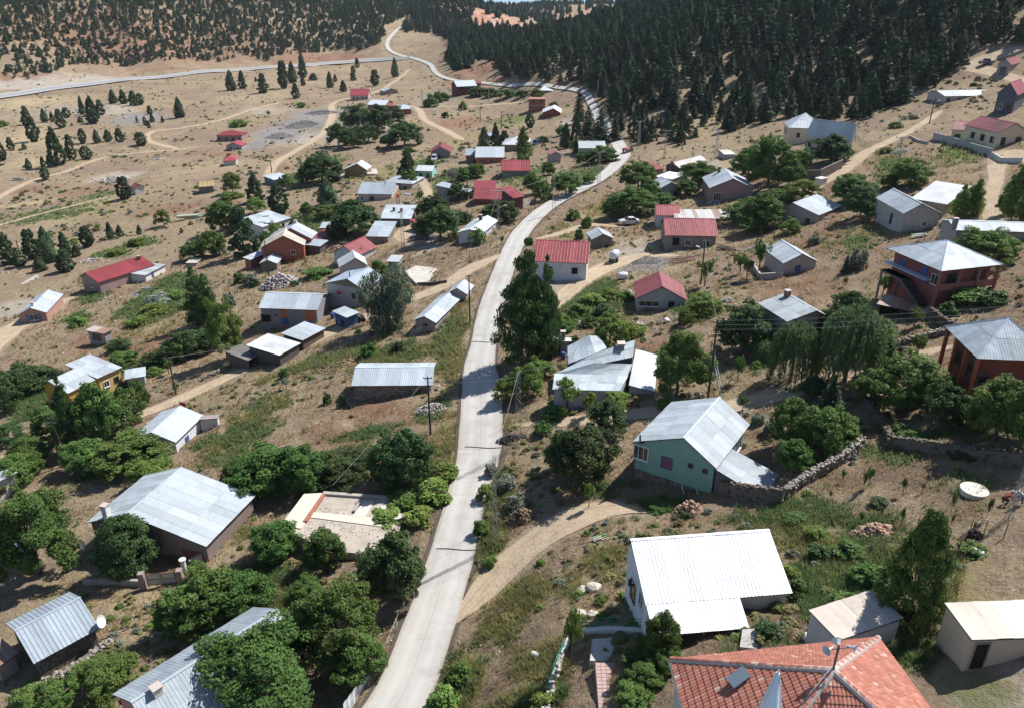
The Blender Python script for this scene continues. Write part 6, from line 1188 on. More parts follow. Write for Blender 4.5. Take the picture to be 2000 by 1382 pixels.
def scatter_nodes(name, pts, rot, scl, sources, label, parent_group=None):
    """a mass of trees: points carrying rotation and scale, instanced with geometry nodes"""
    me = bpy.data.meshes.new(name); me.vertices.add(len(pts)); me.vertices.foreach_set('co', np.asarray(pts, np.float32).ravel())
    a = me.attributes.new('rot', 'FLOAT_VECTOR', 'POINT'); a.data.foreach_set('vector', np.stack([np.zeros(len(rot)), np.zeros(len(rot)), rot], 1).astype(np.float32).ravel())
    a = me.attributes.new('scl', 'FLOAT_VECTOR', 'POINT'); a.data.foreach_set('vector', np.asarray(scl, np.float32).ravel())
    a = me.attributes.new('idx', 'INT', 'POINT'); a.data.foreach_set('value', (np.arange(len(pts)) % len(sources)).astype(np.int32))
    o_ = link(name, me); tag(o_, label, kind='stuff')
    ng = bpy.data.node_groups.new(name, 'GeometryNodeTree'); ng.interface.new_socket('Geometry', in_out='INPUT', socket_type='NodeSocketGeometry'); ng.interface.new_socket('Geometry', in_out='OUTPUT', socket_type='NodeSocketGeometry')
    gi_ = ng.nodes.new('NodeGroupInput'); go_ = ng.nodes.new('NodeGroupOutput'); jn = ng.nodes.new('GeometryNodeJoinGeometry'); L_ = ng.links
    m2p = ng.nodes.new('GeometryNodeMeshToPoints'); L_.new(gi_.outputs[0], m2p.inputs[0]); m2p.inputs['Radius'].default_value = .01
    ar = ng.nodes.new('GeometryNodeInputNamedAttribute'); ar.data_type = 'FLOAT_VECTOR'; ar.inputs[0].default_value = 'rot'
    as_ = ng.nodes.new('GeometryNodeInputNamedAttribute'); as_.data_type = 'FLOAT_VECTOR'; as_.inputs[0].default_value = 'scl'
    ai = ng.nodes.new('GeometryNodeInputNamedAttribute'); ai.data_type = 'INT'; ai.inputs[0].default_value = 'idx'
    e2r = ng.nodes.new('FunctionNodeEulerToRotation'); L_.new(ar.outputs[0], e2r.inputs[0])
    for i, so_ in enumerate(sources):
        cmp_ = ng.nodes.new('FunctionNodeCompare'); cmp_.data_type = 'INT'; cmp_.operation = 'EQUAL'; L_.new(ai.outputs[0], cmp_.inputs[2]); cmp_.inputs[3].default_value = i
        oi_ = ng.nodes.new('GeometryNodeObjectInfo'); oi_.transform_space = 'ORIGINAL'; oi_.inputs[0].default_value = so_; oi_.inputs['As Instance'].default_value = True
        ip = ng.nodes.new('GeometryNodeInstanceOnPoints'); L_.new(m2p.outputs[0], ip.inputs['Points']); L_.new(cmp_.outputs[0], ip.inputs['Selection'])
        L_.new(oi_.outputs['Geometry'], ip.inputs['Instance']); L_.new(e2r.outputs[0], ip.inputs['Rotation']); L_.new(as_.outputs[0], ip.inputs['Scale']); L_.new(ip.outputs[0], jn.inputs[0])
    L_.new(jn.outputs[0], go_.inputs[0]); md = o_.modifiers.new('scatter', 'NODES'); md.node_group = ng
    return o_
def treemesh(pair, name):
    """crown and trunk in one mesh for far trees"""
    lm, wm_ = pair; me = lm.copy(); me.name = name; bmv = MB()
    import bmesh
    b_ = bmesh.new(); b_.from_mesh(lm); k = len(b_.faces); b_.from_mesh(wm_); b_.faces.ensure_lookup_table()
    for f in list(b_.faces)[k:]: f.material_index = 1
    me = bpy.data.meshes.new(name); b_.to_mesh(me); b_.free(); me.materials.append(lm.materials[0]); me.materials.append(wm_.materials[0]); return me
CM = [treemesh(k_cedar(30 + i, rough=.35, per=11, lp=26), 'conifer') for i in range(3)] + [treemesh(k_pyr(50, 'cedar', 100, 55, .02, .8, .12), 'conifer'), treemesh(k_pyr(51, 'juniper', 100, 55, .02, .62, .2), 'conifer'), treemesh(k_pyr(52, 'cedar', 90, 55, .022, .95, .1), 'conifer')]
JM = [treemesh(k_pyr(40 + i, 'juniper', 80, 40, .042, [.6, .4, .75, .5][i], [.22, .38, .2, .3][i]), 'juniper') for i in range(4)] + [treemesh(k_cedar(60, 8, 9, 12, 'juniper', .5), 'juniper')]
def forest(tag_, n, region, hfun, wfun, rmin, meshes, nm, cat, words_, group, stufflabel, seed, dens=None, most=290):
    global rng
    r = np.random.default_rng(seed); a = r.uniform(region[0], region[1], n); d = np.sqrt(r.uniform(region[2] ** 2, region[3] ** 2, n)); x, y = np.sin(a) * d, np.cos(a) * d
    z = hs(x, y); px, py, dep = vproj(x, y, z); k = inpoly(px, py, region[4]); x, y, z, px, py, dep = (v[k] for v in (x, y, z, px, py, dep))
    if dens is not None: k = dens(px, py, x, y) > r.uniform(0, 1, len(x)); x, y, z, px, py, dep = (v[k] for v in (x, y, z, px, py, dep))
    k = visible(x, y, z + 5); x, y, z, px, py, dep = (v[k] for v in (x, y, z, px, py, dep))
    rm_ = line_mask(x, y, ['road', 'highway'], 4.0); k = rm_ < .1; x, y, z, px, py, dep = (v[k] for v in (x, y, z, px, py, dep))
    H = hfun(len(x), r, px, py); k = poisson(x, y, rmin * H / H.mean()); x, y, z, px, py, dep, H = (v[k] for v in (x, y, z, px, py, dep, H))
    W = H * wfun(len(x), r); size = H * FPX / dep * np.where((px > -20) & (px < 2020) & (py > 5), 1, .1); order = np.argsort(-size); rot = r.uniform(0, 6.283, len(x))
    z = z - .1; objs = []
    for q, i in enumerate(order[:most]):
        o_ = link(nm, meshes[q % len(meshes)]); o_.location = (x[i], y[i], z[i]); o_.rotation_euler = (0, 0, rot[i]); o_.scale = (W[i], W[i], H[i]); tag(o_, words_, cat, group); objs.append(o_)
    rest = order[most:]
    if len(rest):
        srcs = []
        for j, m_ in enumerate(meshes):
            srcs.append(objs[j])
        scatter_nodes(stufflabel[0], np.stack([x[rest], y[rest], z[rest]], 1), rot[rest], np.stack([W[rest], W[rest], H[rest]], 1), srcs, stufflabel[1])
    print(tag_, len(x), len(rest)); return objs
# ORIGINAL space keeps the source mesh unscaled (object transform is ignored)
HL = [(-90,-150),(-90,158),(0,152),(45,160),(75,148),(135,132),(200,126),(235,132),(300,122),(350,116),(400,120),(430,122),(470,108),(520,118),(560,106),(620,104),(660,96),(700,100),(735,90),(752,70),(748,52),(790,34),(850,16),(840,-60)]
hd = lambda px, py, x, y: np.clip(.58 + .66 * np.clip((120 - py) / 80, 0, 1) + .35 * np.clip((px - 250) / 400, 0, 1) + .25 * sinnoise(x, y, 45, 71), .06, 1)
forest('hill', 60000, (-R(46), -R(4), 420, 1500, HL), lambda n, r, px, py: r.uniform(2.6, 6.8, n) * (1 + .25 * np.clip((px - 500) / 300, 0, 1)), lambda n, r: r.uniform(.68, 1.15, n), 3.1, JM, 'juniper_tree', 'juniper', 'dark juniper among many scattered over the left hillside above the highway', 'junipers on the left hillside', ('hillside_junipers', 'mass of junipers covering the upper left hillside'), 3, hd)
FR = [(800,22),(803,40),(786,58),(792,66),(815,64),(845,66),(868,74),(876,95),(872,118),(884,134),(892,140),(912,142),(925,120),(948,118),(960,128),(975,140),(985,150),(1010,158),(1050,160),(1085,165),(1130,175),(1165,185),(1190,205),(1200,240),(1215,272),(1255,288),(1290,285),(1335,288),(1380,268),(1450,255),(1530,240),(1600,236),(1640,238),(1700,232),(1760,205),(1800,190),(1830,160),(1880,140),(1895,118),(1930,100),(1960,92),(2100,80),(2100,-260),(1350,-200),(1230,10),(1160,45),(1060,58),(1030,66),(1000,60),(960,58),(930,48),(910,26)]
def fd(px, py, x, y):
    d = np.ones(len(px)); d = np.where((px < 1130) & (py > 105) & (px > 900), .55, d); d = np.where((py > 200) & (px < 1450), .55, d); return d
def fh(n, r, px, py): return r.uniform(5.0, 14.0, n) * np.where((px > 1200) & (py > 230), .62, 1)
cedars = forest('forest', 42000, (-R(10), R(48), 175, 1150, FR), fh, lambda n, r: r.uniform(.6, .95, n), 3.9, CM, 'forest_conifer', 'conifer', 'tall dark conifer among many in the dense forest on the right slope', 'conifers of the dense right forest', ('conifer_forest', 'dense dark conifer forest rising behind the village'), 5, fd, 295)
FF = [(700,-80),(760,25),(850,22),(880,28),(930,30),(1000,48),(1040,56),(1160,48),(1240,30),(1300,-60)]
def ffd(px, py, x, y): return np.where((px > 1075) & (px < 1235), .22, .8) * np.where((px > 925) & (px < 1045) & (py > 36), .12, 1)
FARM = [treemesh(k_juniper(70 + i, 420, .085, 'cedar', i % 2), 'far_conifer') for i in range(2)]
forest('far', 16000, (-R(14), R(14), 900, 2900, FF), lambda n, r, px, py: r.uniform(7, 13, n), lambda n, r: r.uniform(.55, .8, n), 8.0, FARM, 'far_conifer', 'conifer', 'tiny dark conifer on the distant hills at the top of the photo', 'conifers on the distant hills', ('distant_forest', 'distant forested hills under the strip of sky'), 9, ffd, 60)
# sparse scrub on the valley slopes
x, y, D = inpoly_view(22000, 900, dmin=38); nz = sinnoise(x, y, 30, 77); k = (nz + rng.uniform(-.8, .8, len(x)) > .2) & (line_mask(x, y, BARE, 1.5) < .1); x, y, D = x[k], y[k], D[k]
scrub_pts = np.stack([x, y, hs(x, y) - .05], 1); sw = rng.uniform(.15, .7, len(x)) ** 1.3 * 1.3
sc_src = [o for o in bpy.data.objects if o.name.startswith('bush')][:1] + [link('low_shrub', k_shrub(90, 'scrub', 22, 40, .05)[0]), link('low_shrub', k_shrub(91, 'grey', 20, 40, .05)[0]), link('low_shrub', k_shrub(92, 'scrub', 20, 40, .05)[0])]
for _o, _p in zip(sc_src[1:], ((700, 860), (940, 1100), (600, 720))): _q = cast(*_p); _o.location = _q; _o.scale = (.7, .7, .5); tag(_o, 'low dry shrub ' + ('in the bare field below the stone barn' if _p[0] == 700 else 'on the verge right of the lower road' if _p[0] == 940 else 'among dry grass above the diagonal dirt track'), 'shrub')
scatter_nodes('low_scrub', scrub_pts, rng.uniform(0, 6, len(x)), np.stack([sw * 1.3, sw * 1.3, sw * .7], 1), sc_src, 'low scrub dotted over the dry slopes')
x, y, D = inpoly_view(15000, 950, dmin=230); nz = sinnoise(x, y, 50, 79) + .6 * sinnoise(x, y, 14, 80); k = (nz + rng.uniform(-.8, .8, len(x)) > .1) & (line_mask(x, y, BARE + ['highway'], 1.5) < .1) & (blobmask(x, y, 'k') < .5); x, y, D = x[k], y[k], D[k]
sw = rng.uniform(.4, 1.5, len(x)) * rng.uniform(.5, 1.2, len(x)); scatter_nodes('valley_scrub', np.stack([x, y, hs(x, y) - .1], 1), rng.uniform(0, 6, len(x)), np.stack([sw * 1.5, sw * 1.5, sw * .7], 1), sc_src, 'sparse low scrub over the valley floor and far slopes')
print('forest', round(time.time() - T0, 1))
# ------------------------------------------------------------------ mosque with tiled pyramid roof, minaret and loudspeakers
TC = [(1396, 1611), (2018, 1660), (1715, 1245), (1310, 1288)]        # front left, front right, back right, back left eave corners
c0 = cast(1600, 1330, 4.5); ze = gz(c0[0], c0[1]) + 4.3
W4 = [Vector(at_z(px, py, ze)) for px, py in TC]; ctr = sum(W4, Vector()) / 4
rise = solve(lambda r: 1309 - proj(ctr + Vector((0, 0, r)))[1], .3, 6); base = ze - 4.3
mosq = tag(empty('mosque', (ctr.x, ctr.y, base)), 'village mosque with a salmon red tiled pyramid roof at the bottom right', 'mosque')
lo = mosq.location; P4 = [w_ - lo for w_ in W4]; apx = Vector((0, 0, 4.3 + rise)); HOUSES.append(('the red tiled roof', 1600, 1330, ctr, 10))
print('mosque', [round((W4[i] - W4[(i + 1) % 4]).length, 1) for i in range(4)], 'rise', round(rise, 2))
wb = MB(); inn = [p * .95 for p in P4]
for i in range(4):
    a, b = inn[i], inn[(i + 1) % 4]; wb.poly([(a.x, a.y, -2), (b.x, b.y, -2), (b.x, b.y, 4.1), (a.x, a.y, 4.1)])
wb.build('wall', wallm((.55, .50, .46)), mosq)
rb_ = MB()
for i in range(4):
    a, b = P4[i], P4[(i + 1) % 4]; rb_.poly([a, b, apx]); rb_.poly([b - Vector((0, 0, .18)), a - Vector((0, 0, .18)), (0, 0, 4.2)]); rb_.poly([a - Vector((0, 0, .18)), b - Vector((0, 0, .18)), b, a])
mroof = rb_.build('roof', flat((.10, .045, .035), .95), mosq)
fb = MB()
for i in range(4):
    a, b = P4[i] * 1.012, P4[(i + 1) % 4] * 1.012; d_ = (b - a).normalized(); n_ = Vector((d_.y, -d_.x, 0))
    a = Vector((a.x, a.y, P4[i].z)); b = Vector((b.x, b.y, P4[i].z)); fb.poly([a + Vector((0, 0, -.26)), b + Vector((0, 0, -.26)), b + Vector((0, 0, .03)), a + Vector((0, 0, .03))])
fb.build('eave_board', flat((.62, .62, .64), .6), mroof)
tlm, nt, b, o = nodes('clay_tile'); p = geo(nt); oi = N(nt, 'ShaderNodeObjectInfo').outputs['Random']; at = N(nt, 'ShaderNodeAttribute', attribute_name='tint').outputs['Fac']
rnd = mth(nt, 'FRACT', mth(nt, 'ADD', oi, at)); c = ramp(nt, rnd, [(0, (.36, .12, .08)), (.4, (.41, .15, .10)), (.85, (.46, .185, .125)), (.97, (.50, .24, .17)), (.992, (.58, .42, .36))])
c = mixc(nt, mth(nt, 'MULTIPLY', ramp(nt, noise(nt, p, 1.2, 5, .7), [(.45, 0), (.7, 1)]), .4), c, (.2, .09, .065)); nt.links.new(c, b.inputs['Base Color']); b.inputs['Roughness'].default_value = .75
tx = [0, .035, .085, .135, .168]; tz = [.0, .02, .032, .02, .0]; TL_ = .37
tv = [(x, -.02, z + .045) for x, z in zip(tx, tz)] + [(x, TL_, z + .008) for x, z in zip(tx, tz)] + [(x, -.02, z) for x, z in zip(tx, tz)]
tf = [(k, k + 1, k + 6, k + 5) for k in range(4)] + [(k + 1, k, k + 10, k + 11) for k in range(4)]
tile_me = mesh('roof_tile', tv, tf, tlm)
allt = []
for i in range(4):
    a, b = P4[i], P4[(i + 1) % 4]; U = (b - a).normalized(); m = apx - a; V_ = (m - U * m.dot(U)); hgt_ = V_.length; V_.normalize(); Nn = U.cross(V_)
    if Nn.z < 0: Nn = -Nn
    Lw = (b - a).length; ap_u = m.dot(U)
    for r_ in range(int(hgt_ / .34) + 1):
        v = r_ * .34; f = (v + .1) / hgt_; ua, ub = ap_u * f, Lw - (Lw - ap_u) * f
        if f > .98: continue
        k0 = int(math.ceil(ua / .172)); k1 = int(ub / .172)
        for k in range(k0, k1):
            O = a + U * (k * .172) + V_ * v + Nn * .015; Mx = Matrix((( U.x, V_.x, Nn.x, O.x), (U.y, V_.y, Nn.y, O.y), (U.z, V_.z, Nn.z, O.z), (0, 0, 0, 1)))
            q = proj(O + lo); allt.append((pxm(O + lo) if (q[1] < 1395 and 1290 < q[0] < 1900) else 0, Mx))
allt.sort(key=lambda t: -t[0]); rt = random.Random(4)
vis_t = [t for t in allt if t[0] > 0]; print('tiles', len(allt), 'in view', len(vis_t))
for s_, Mx in allt[:298]:
    q = link('tile', tile_me, mroof); q.matrix_local = Mx @ Matrix.Rotation(rt.uniform(-.012, .012), 4, 'Z')
V = []; F = []; tt = []
for s_, Mx in allt[298:]:
    n = len(V); J = Mx @ Matrix.Rotation(rt.uniform(-.015, .015), 4, 'Z'); V += [tuple(J @ Vector(v)) for v in tv]; F += [tuple(n + i for i in f) for f in tf]; tt += [rt.random()] * len(tv)
me = mesh('tiles', V, F, tlm); setattr_f(me, 'tint', tt); tag(link('tiles', me, mroof), kind='stuff')
# hip ridge: half round tiles bedded in mortar
mort = wallm((.48, .42, .38), .5, name='mortar')
for i in range(4):
    a = P4[i] + Vector((0, 0, .03)); L_ = (apx - a).length; d_ = (apx - a).normalized(); hb = MB(); hb.tube(a - Vector((0, 0, .05)), apx + Vector((0, 0, .0)), .17, n=8); hb.build('mortar', mort, mroof)
    n = int(L_ / .36)
    for k in range(n):
        rbm = MB(); p0 = a + d_ * (k * .36) + Vector((0, 0, .06)); p1 = p0 + d_ * .38
        rbm.tube(p0, p1, .125, .105, 8)
        if i in (0, 1, 3) or k % 2: rbm.build('ridge_tile', tlm, mroof)
# skylight hatch
from mathutils.geometry import intersect_line_plane
pn = (P4[3] - P4[0]).cross(apx - P4[0]); hv = intersect_line_plane(Vector(CAM) - lo, Vector(CAM) - lo + Vector(ray(1445, 1328)) * 60, P4[0], pn); hb = MB(); Mh = Matrix.Translation(hv + Vector((0, 0, .06))) @ Matrix.Rotation(.35, 4, 'Z') @ Matrix.Rotation(-.5, 4, 'Y')
hb.box(-.42, -.26, 0, .42, .26, .22, T=Mh); hb.box(-.48, -.31, .22, .48, .31, .26, T=Mh); hb.build('roof_hatch', flat((.22, .28, .32), .35, .3), mroof)
# loudspeaker mast
sm = MB(); sm.tube(apx - Vector((0, 0, .1)), apx + Vector((0, 0, 1.5)), .05, n=8); sm.tube(apx + Vector((-.3, 0, 1.25)), apx + Vector((.5, .1, 1.25)), .03, n=6)
ms = sm.build('speaker_mast', flat((.12, .1, .1)), mosq)
for dx, dy, dr in ((-.3, 0, (-.9, -.5, .05)), (.5, .1, (.7, -.5, .1)), (.05, .1, (.1, 1, .1))):
    hm_ = MB(); q = Vector(dr).to_track_quat('Z', 'Y'); c = apx + Vector((dx, dy, 1.3)); hm_.lathe([(.04, -.1), (.045, .06), (.09, .16), (.19, .28), (.22, .29), (.18, .27), (.04, .1)], c, 14, 0, q); hm_.build('horn_speaker', flat((.6, .6, .58), .5), ms)
# minaret
vm = ray(1521, 1306); tm_ = 17.3 / vm[1]; mp = CAM + vm * tm_; g0 = gz(mp[0], mp[1])
mi = empty('minaret', (mp[0], mp[1], g0)); mi.parent = mosq; mi.location = Vector((mp[0], mp[1], g0)) - lo
hz = mp[2] - g0; sb = MB(); sb.lathe([(.62, -1), (.62, hz - 6.2), (.85, hz - 5.9), (.85, hz - 5.0), (.5, hz - 5.0), (.5, hz - 3.0), (.56, hz - 2.95)], (0, 0, 0), 16); sb.build('shaft', wallm((.62, .62, .62)), mi)
sb = MB(); sb.lathe([(.56, hz - 2.95), (.30, hz - 2.0), (.2, hz - 1.3), (.04, hz - .12), (.03, hz)], (0, 0, 0), 16); sb.build('spire', flat((.80, .82, .85), .4), mi)
for k in range(8):
    t = k * math.pi / 4; sb = MB(); sb.tube((.56 * math.cos(t), .56 * math.sin(t), hz - 2.95), (.05 * math.cos(t), .05 * math.sin(t), hz - .15), .022, n=4); sb.build('spire_rib', flat((.7, .72, .75), .4), mi)

# ------------------------------------------------------------------ walls, slabs, fences
def wall_line(label, pts, h, t=.3, mat=None, stony=False, cat='wall', name='garden_wall', cap=None, drop=.5, n_st=26):
    L = [cast(px, py) for px, py in pts]; L = [Vector((p[0], p[1], gz(p[0], p[1]))) for p in L]; c = L[0].copy(); root = tag(empty(name, c), label, cat)
    seg = []
    for a, b in zip(L[:-1], L[1:]):
        n = max(1, int((b - a).length / 2.0))
        for k in range(n):
            p = a.lerp(b, k / n); p.z = gz(p.x, p.y); seg.append(p)
    seg.append(L[-1]); mb = MB(); rr_ = random.Random(len(pts) * 7 + int(pts[0][0])); px_, py_, pz_, ps_ = [], [], [], []
    for a, b in zip(seg[:-1], seg[1:]):
        d = (b - a); d.z = 0; ln = d.length; d.normalize(); n = Vector((-d.y, d.x, 0)) * t / 2; za, zb = a.z + h + rr_.uniform(-.06, .06) * (3 if stony else .3), b.z + h
        P = [a - n, b - n, b + n, a + n]; lows = [p.z - drop for p in P]
        k = len(mb.V); mb.V += [(P[i].x - c.x, P[i].y - c.y, lows[i] - c.z) for i in range(4)] + [(P[i].x - c.x, P[i].y - c.y, (za if i in (0, 3) else zb) - c.z - (.12 if stony else 0)) for i in range(4)]
        for f in [(0,3,2,1),(4,5,6,7),(0,1,5,4),(1,2,6,5),(2,3,7,6),(3,0,4,7)]: mb.F.append(tuple(k + i for i in f)); mb.M.append(0)
        if stony:
            for q in range(int(n_st * ln)):
                u = rr_.random(); p = a.lerp(b, u); sgn = rr_.choice((-1, 1, 0)); zz = rr_.uniform(-.1, h) if sgn else h - .08
                p = p + n * (sgn if sgn else rr_.uniform(-1, 1)) * 1.0; px_.append(p.x - c.x); py_.append(p.y - c.y); pz_.append(p.z + zz - c.z); ps_.append(rr_.uniform(.10, .2))
    mb.build('wall_core', mat or wallm((.4, .38, .35)), root)
    if stony: stones('stones', np.array(px_), np.array(py_), np.array(ps_), stony, zoff=np.array(pz_), kind='stuff', parent=root)
    return root
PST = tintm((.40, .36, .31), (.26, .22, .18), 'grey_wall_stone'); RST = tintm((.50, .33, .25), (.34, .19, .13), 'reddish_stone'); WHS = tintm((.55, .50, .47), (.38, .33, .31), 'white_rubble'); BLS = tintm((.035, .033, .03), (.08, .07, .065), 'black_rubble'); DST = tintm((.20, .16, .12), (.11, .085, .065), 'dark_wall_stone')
core = wallm((.16, .14, .12))
wall_line('pale dry stone wall curving uphill from the green house corner', [(1530, 975), (1560, 952), (1600, 928), (1645, 903), (1680, 872)], 1.15, .45, core, PST, n_st=34)
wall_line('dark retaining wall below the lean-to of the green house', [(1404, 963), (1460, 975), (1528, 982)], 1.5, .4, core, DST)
wall_line('rough dry stone wall above the lane near the hipped orange house', [(1706, 690), (1745, 678), (1800, 664), (1862, 650)], .8, .5, core, PST, n_st=34)
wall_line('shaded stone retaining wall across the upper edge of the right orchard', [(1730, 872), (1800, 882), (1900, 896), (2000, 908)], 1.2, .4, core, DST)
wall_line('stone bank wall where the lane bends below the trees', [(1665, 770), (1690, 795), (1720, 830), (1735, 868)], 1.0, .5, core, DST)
wall_line('long grey concrete retaining wall below the hipped villas', [(1455, 322), (1475, 330), (1500, 345), (1560, 352), (1600, 350), (1643, 330)], 2.0, .3, wallm((.24, .22, .20)))
wall_line('grey rendered garden wall in front of the cream bungalow', [(1822, 272), (1860, 283), (1900, 296), (1935, 306)], 1.5, .25, wallm((.38, .37, .36)))
wall_line('low broken wall at the corner of the bungalow garden', [(1776, 268), (1795, 278), (1812, 281)], .5, .3, wallm((.42, .40, .37)))
wall_line('white block wall piece left of the cream bungalow drive', [(1935, 306), (1955, 318), (1995, 318)], .9, .3, wallm((.55, .54, .52)))
wall_line('rendered side wall running down beside the patchwork roofed house', [(372, 1108), (395, 1095), (455, 1022)], .9, .3, wallm((.46, .42, .38)))
wall_line('low garden wall under the round dark tree near the gate', [(165, 1142), (222, 1140), (278, 1142)], .6, .3, wallm((.40, .36, .32)))
wall_line('low courtyard wall left of the blue shuttered beige house', [(1470, 524), (1483, 545), (1528, 543)], .9, .35, wallm((.40, .36, .33)))
wall_line('broken white edge wall along the bottom garden path', [(1112, 1252), (1095, 1290), (1082, 1330), (1062, 1400)], .5, .35, wallm((.55, .53, .50)), WHS, n_st=20)
wall_line('white kerb wall beneath the green railing', [(1135, 1236), (1190, 1232), (1262, 1236)], .35, .4, wallm((.6, .6, .58)))
wall_line('stone wall running along the dirt track below the orchard', [(395, 742), (440, 722), (480, 700)], .6, .4, core, PST)
wall_line('stone terrace wall below the lone trees at lower left', [(20, 1382), (70, 1345), (130, 1318), (200, 1268), (225, 1252)], .5, .5, core, PST)
wall_line('low roadside wall behind the long maroon house', [(990, 420), (1020, 408), (1046, 395)], .9, .25, wallm((.36, .33, .31)))
wall_line('dark retaining edge below the bare concrete pad', [(815, 557), (845, 556), (873, 552)], .5, .3, wallm((.12, .08, .07)))
wall_line('stone retaining wall beside the sagging shelter', [(1812, 618), (1840, 640), (1862, 652)], 1.3, .35, core, DST)
wall_line('low pale wall facing the far red roofed white house', [(665, 213), (700, 210), (725, 206)], 1.2, .3, wallm((.40, .36, .33)))
def slab(label, pts, thick=.25, mat=None, cat='slab', name='concrete_slab', kind=None, lift=.12, h=0):
    L = [cast(px, py, h) for px, py in pts]; zt = max(gz(p[0], p[1]) for p in L) + lift; zt = sum(gz(p[0], p[1]) for p in L) / len(L) + lift if h == 0 else zt
    L = [at_z(px, py, zt) for px, py in pts]; c = Vector((sum(p[0] for p in L) / len(L), sum(p[1] for p in L) / len(L), zt)); mb = MB()
    P = [(p[0] - c.x, p[1] - c.y) for p in L]; area = sum(P[i][0] * P[(i+1) % len(P)][1] - P[(i+1) % len(P)][0] * P[i][1] for i in range(len(P)))
    if area < 0: P = P[::-1]
    mb.prism(P, -thick - 1.0, 0); o_ = mb.build(name, mat or wallm((.52, .48, .42), .6)); o_.location = c
    tag(o_, label, cat, kind=kind); return o_, c, zt
pale = wallm((.55, .51, .46), .8)
slab('bare pale concrete pad above the dirt track near the centre', [(790, 531), (812, 519), (893, 528), (872, 551), (815, 555)], mat=pale)
slab('flat pale concrete pad at far left behind the red farmhouse', [(38, 555), (70, 537), (102, 537), (84, 555)], mat=wallm((.42, .38, .34), .7))
slab('pale concrete landing beside the green railing', [(1152, 1289), (1157, 1247), (1208, 1243), (1226, 1280), (1205, 1290)], mat=pale, lift=.2)
o_, c, zt = slab('pink paved garden path running to the bottom edge', [(1162, 1293), (1202, 1293), (1212, 1400), (1170, 1400)], mat=wallm((.34, .25, .22)), name='paved_path', kind='structure', lift=.06)
q = [Vector(at_z(px, py, zt)) for px, py in ((1163, 1294), (1202, 1294), (1170, 1398), (1211, 1398))]; pv = MB()
for i in range(14):
    for j in range(4):
        f = lambda u, v: (q[0].lerp(q[1], u)).lerp(q[2].lerp(q[3], u), v) - c
        a, b_, c_, d_ = f(j/4+.01, i/14+.004), f(j/4+.24, i/14+.004), f(j/4+.24, (i+1)/14-.004), f(j/4+.01, (i+1)/14-.004); pb = MB()
        for z in (0,): pb.prism([(p.x, p.y) for p in (d_, c_, b_, a)], .005, .03 + random.Random(i*4+j).uniform(0, .012))
        pb.build('paving_slab', wallm((.44 + .03 * ((i + j) % 3), .33, .30), .6), o_)
slab('concrete yard in front of the white house porch', [(1445, 1262), (1450, 1228), (1490, 1226), (1520, 1240), (1495, 1268)], mat=wallm((.42, .40, .38), .7), lift=.1)
slab('cream terrace right of the tan gabled house', [(716, 340), (718, 330), (736, 330), (738, 340)], mat=pale, lift=.6)
# round slab with rubble
rs = cast(1901, 962); mb = MB(); mb.lathe([(.01, .22), (.98, .22), (1.0, .18), (1.0, -.2)], (0, 0, 0), 28)
o_ = mb.build('round_slab', wallm((.62, .58, .52), .5)); o_.location = (rs[0], rs[1], gz(rs[0], rs[1]) + .15); tag(o_, 'round pale concrete slab with broken stones on it in the right orchard', 'slab')
def pile(label, px, py, wpx, hm, n, mat, smin=.08, smax=.2, name='stone_pile', cat='stone pile', asp=.7):
    c = cast(px, py); s = pxm(c); R_ = wpx / s / 2; r = np.random.default_rng(int(px * 3 + py)); a = r.uniform(0, 6.283, n); q = np.sqrt(r.uniform(0, 1, n)); x = np.cos(a) * q * R_; y = np.sin(a) * q * R_ * asp
    z = hm * (1 - q ** 1.5) * r.uniform(.4, 1, n); zz = hs(x + c[0], y + c[1]) - c[2] + z
    root = stones(name, x, y, r.uniform(smin, smax, n), mat, zoff=zz, kind=None); root.location = (c[0], c[1], c[2]); tag(root, label, cat); return root
pile('heap of white limestone rubble beside the wooden lamp pole', 842, 800, 62, .9, 420, WHS, .07, .18)
pile('heap of pinkish field stones below the green house', 1343, 998, 56, 1.1, 330, RST, .07, .19)
pile('heap of reddish stones on the edge of the weeds in the right orchard', 1702, 1040, 80, .7, 330, RST, .07, .2)
pile('large collapsed stone ruin heap above the striped grey house', 545, 556, 78, 2.4, 700, WHS, .12, .4, name='stone_ruin', cat='ruin')
pile('heap of black burnt rubble at the foot of the lattice pole', 998, 858, 62, .6, 420, BLS, .06, .16, asp=.5, name='rubble_heap', cat='rubble')
pile('small grey stone heap uphill of the light green bush', 1420, 588, 28, .5, 120, WHS, .08, .2)
pile('stones piled on the round concrete slab', 1895, 952, 18, .3, 26, RST, .06, .14, name='slab_stones', cat='stones')
pile('rubble beside the roof jumble and bushes at centre right', 1480, 485, 50, .7, 200, WHS, .1, .25)
pile('white rubble bags right of the round dark tree', 1392, 398, 24, .8, 90, WHS, .1, .3, name='rubble_heap', cat='rubble')
pile('scattered white stones at the far left field', 225, 352, 60, 1.2, 200, WHS, .2, .6)
pile('white rubble patch below the pine grove at left', 310, 312, 26, .7, 120, WHS, .15, .4)
pile('grey spoil heap on the excavated ground above the gravel lane', 592, 246, 70, 3.0, 900, tintm((.26, .25, .245), (.33, .31, .30), 'spoil'), .1, .25, name='spoil_heap', cat='spoil heap', asp=.8)
pile('pale gravel heap beside the three far red roofed houses', 545, 268, 60, 2.4, 700, tintm((.36, .35, .34), (.45, .43, .41), 'gravel_pale'), .1, .25, name='gravel_heap', cat='gravel', asp=.8)
pile('long grey spoil bank below the far red roofed white house', 628, 222, 70, 2.0, 700, tintm((.26, .25, .245), (.33, .31, .30), 'spoil'), .1, .3, name='spoil_heap', cat='spoil heap', asp=.5)
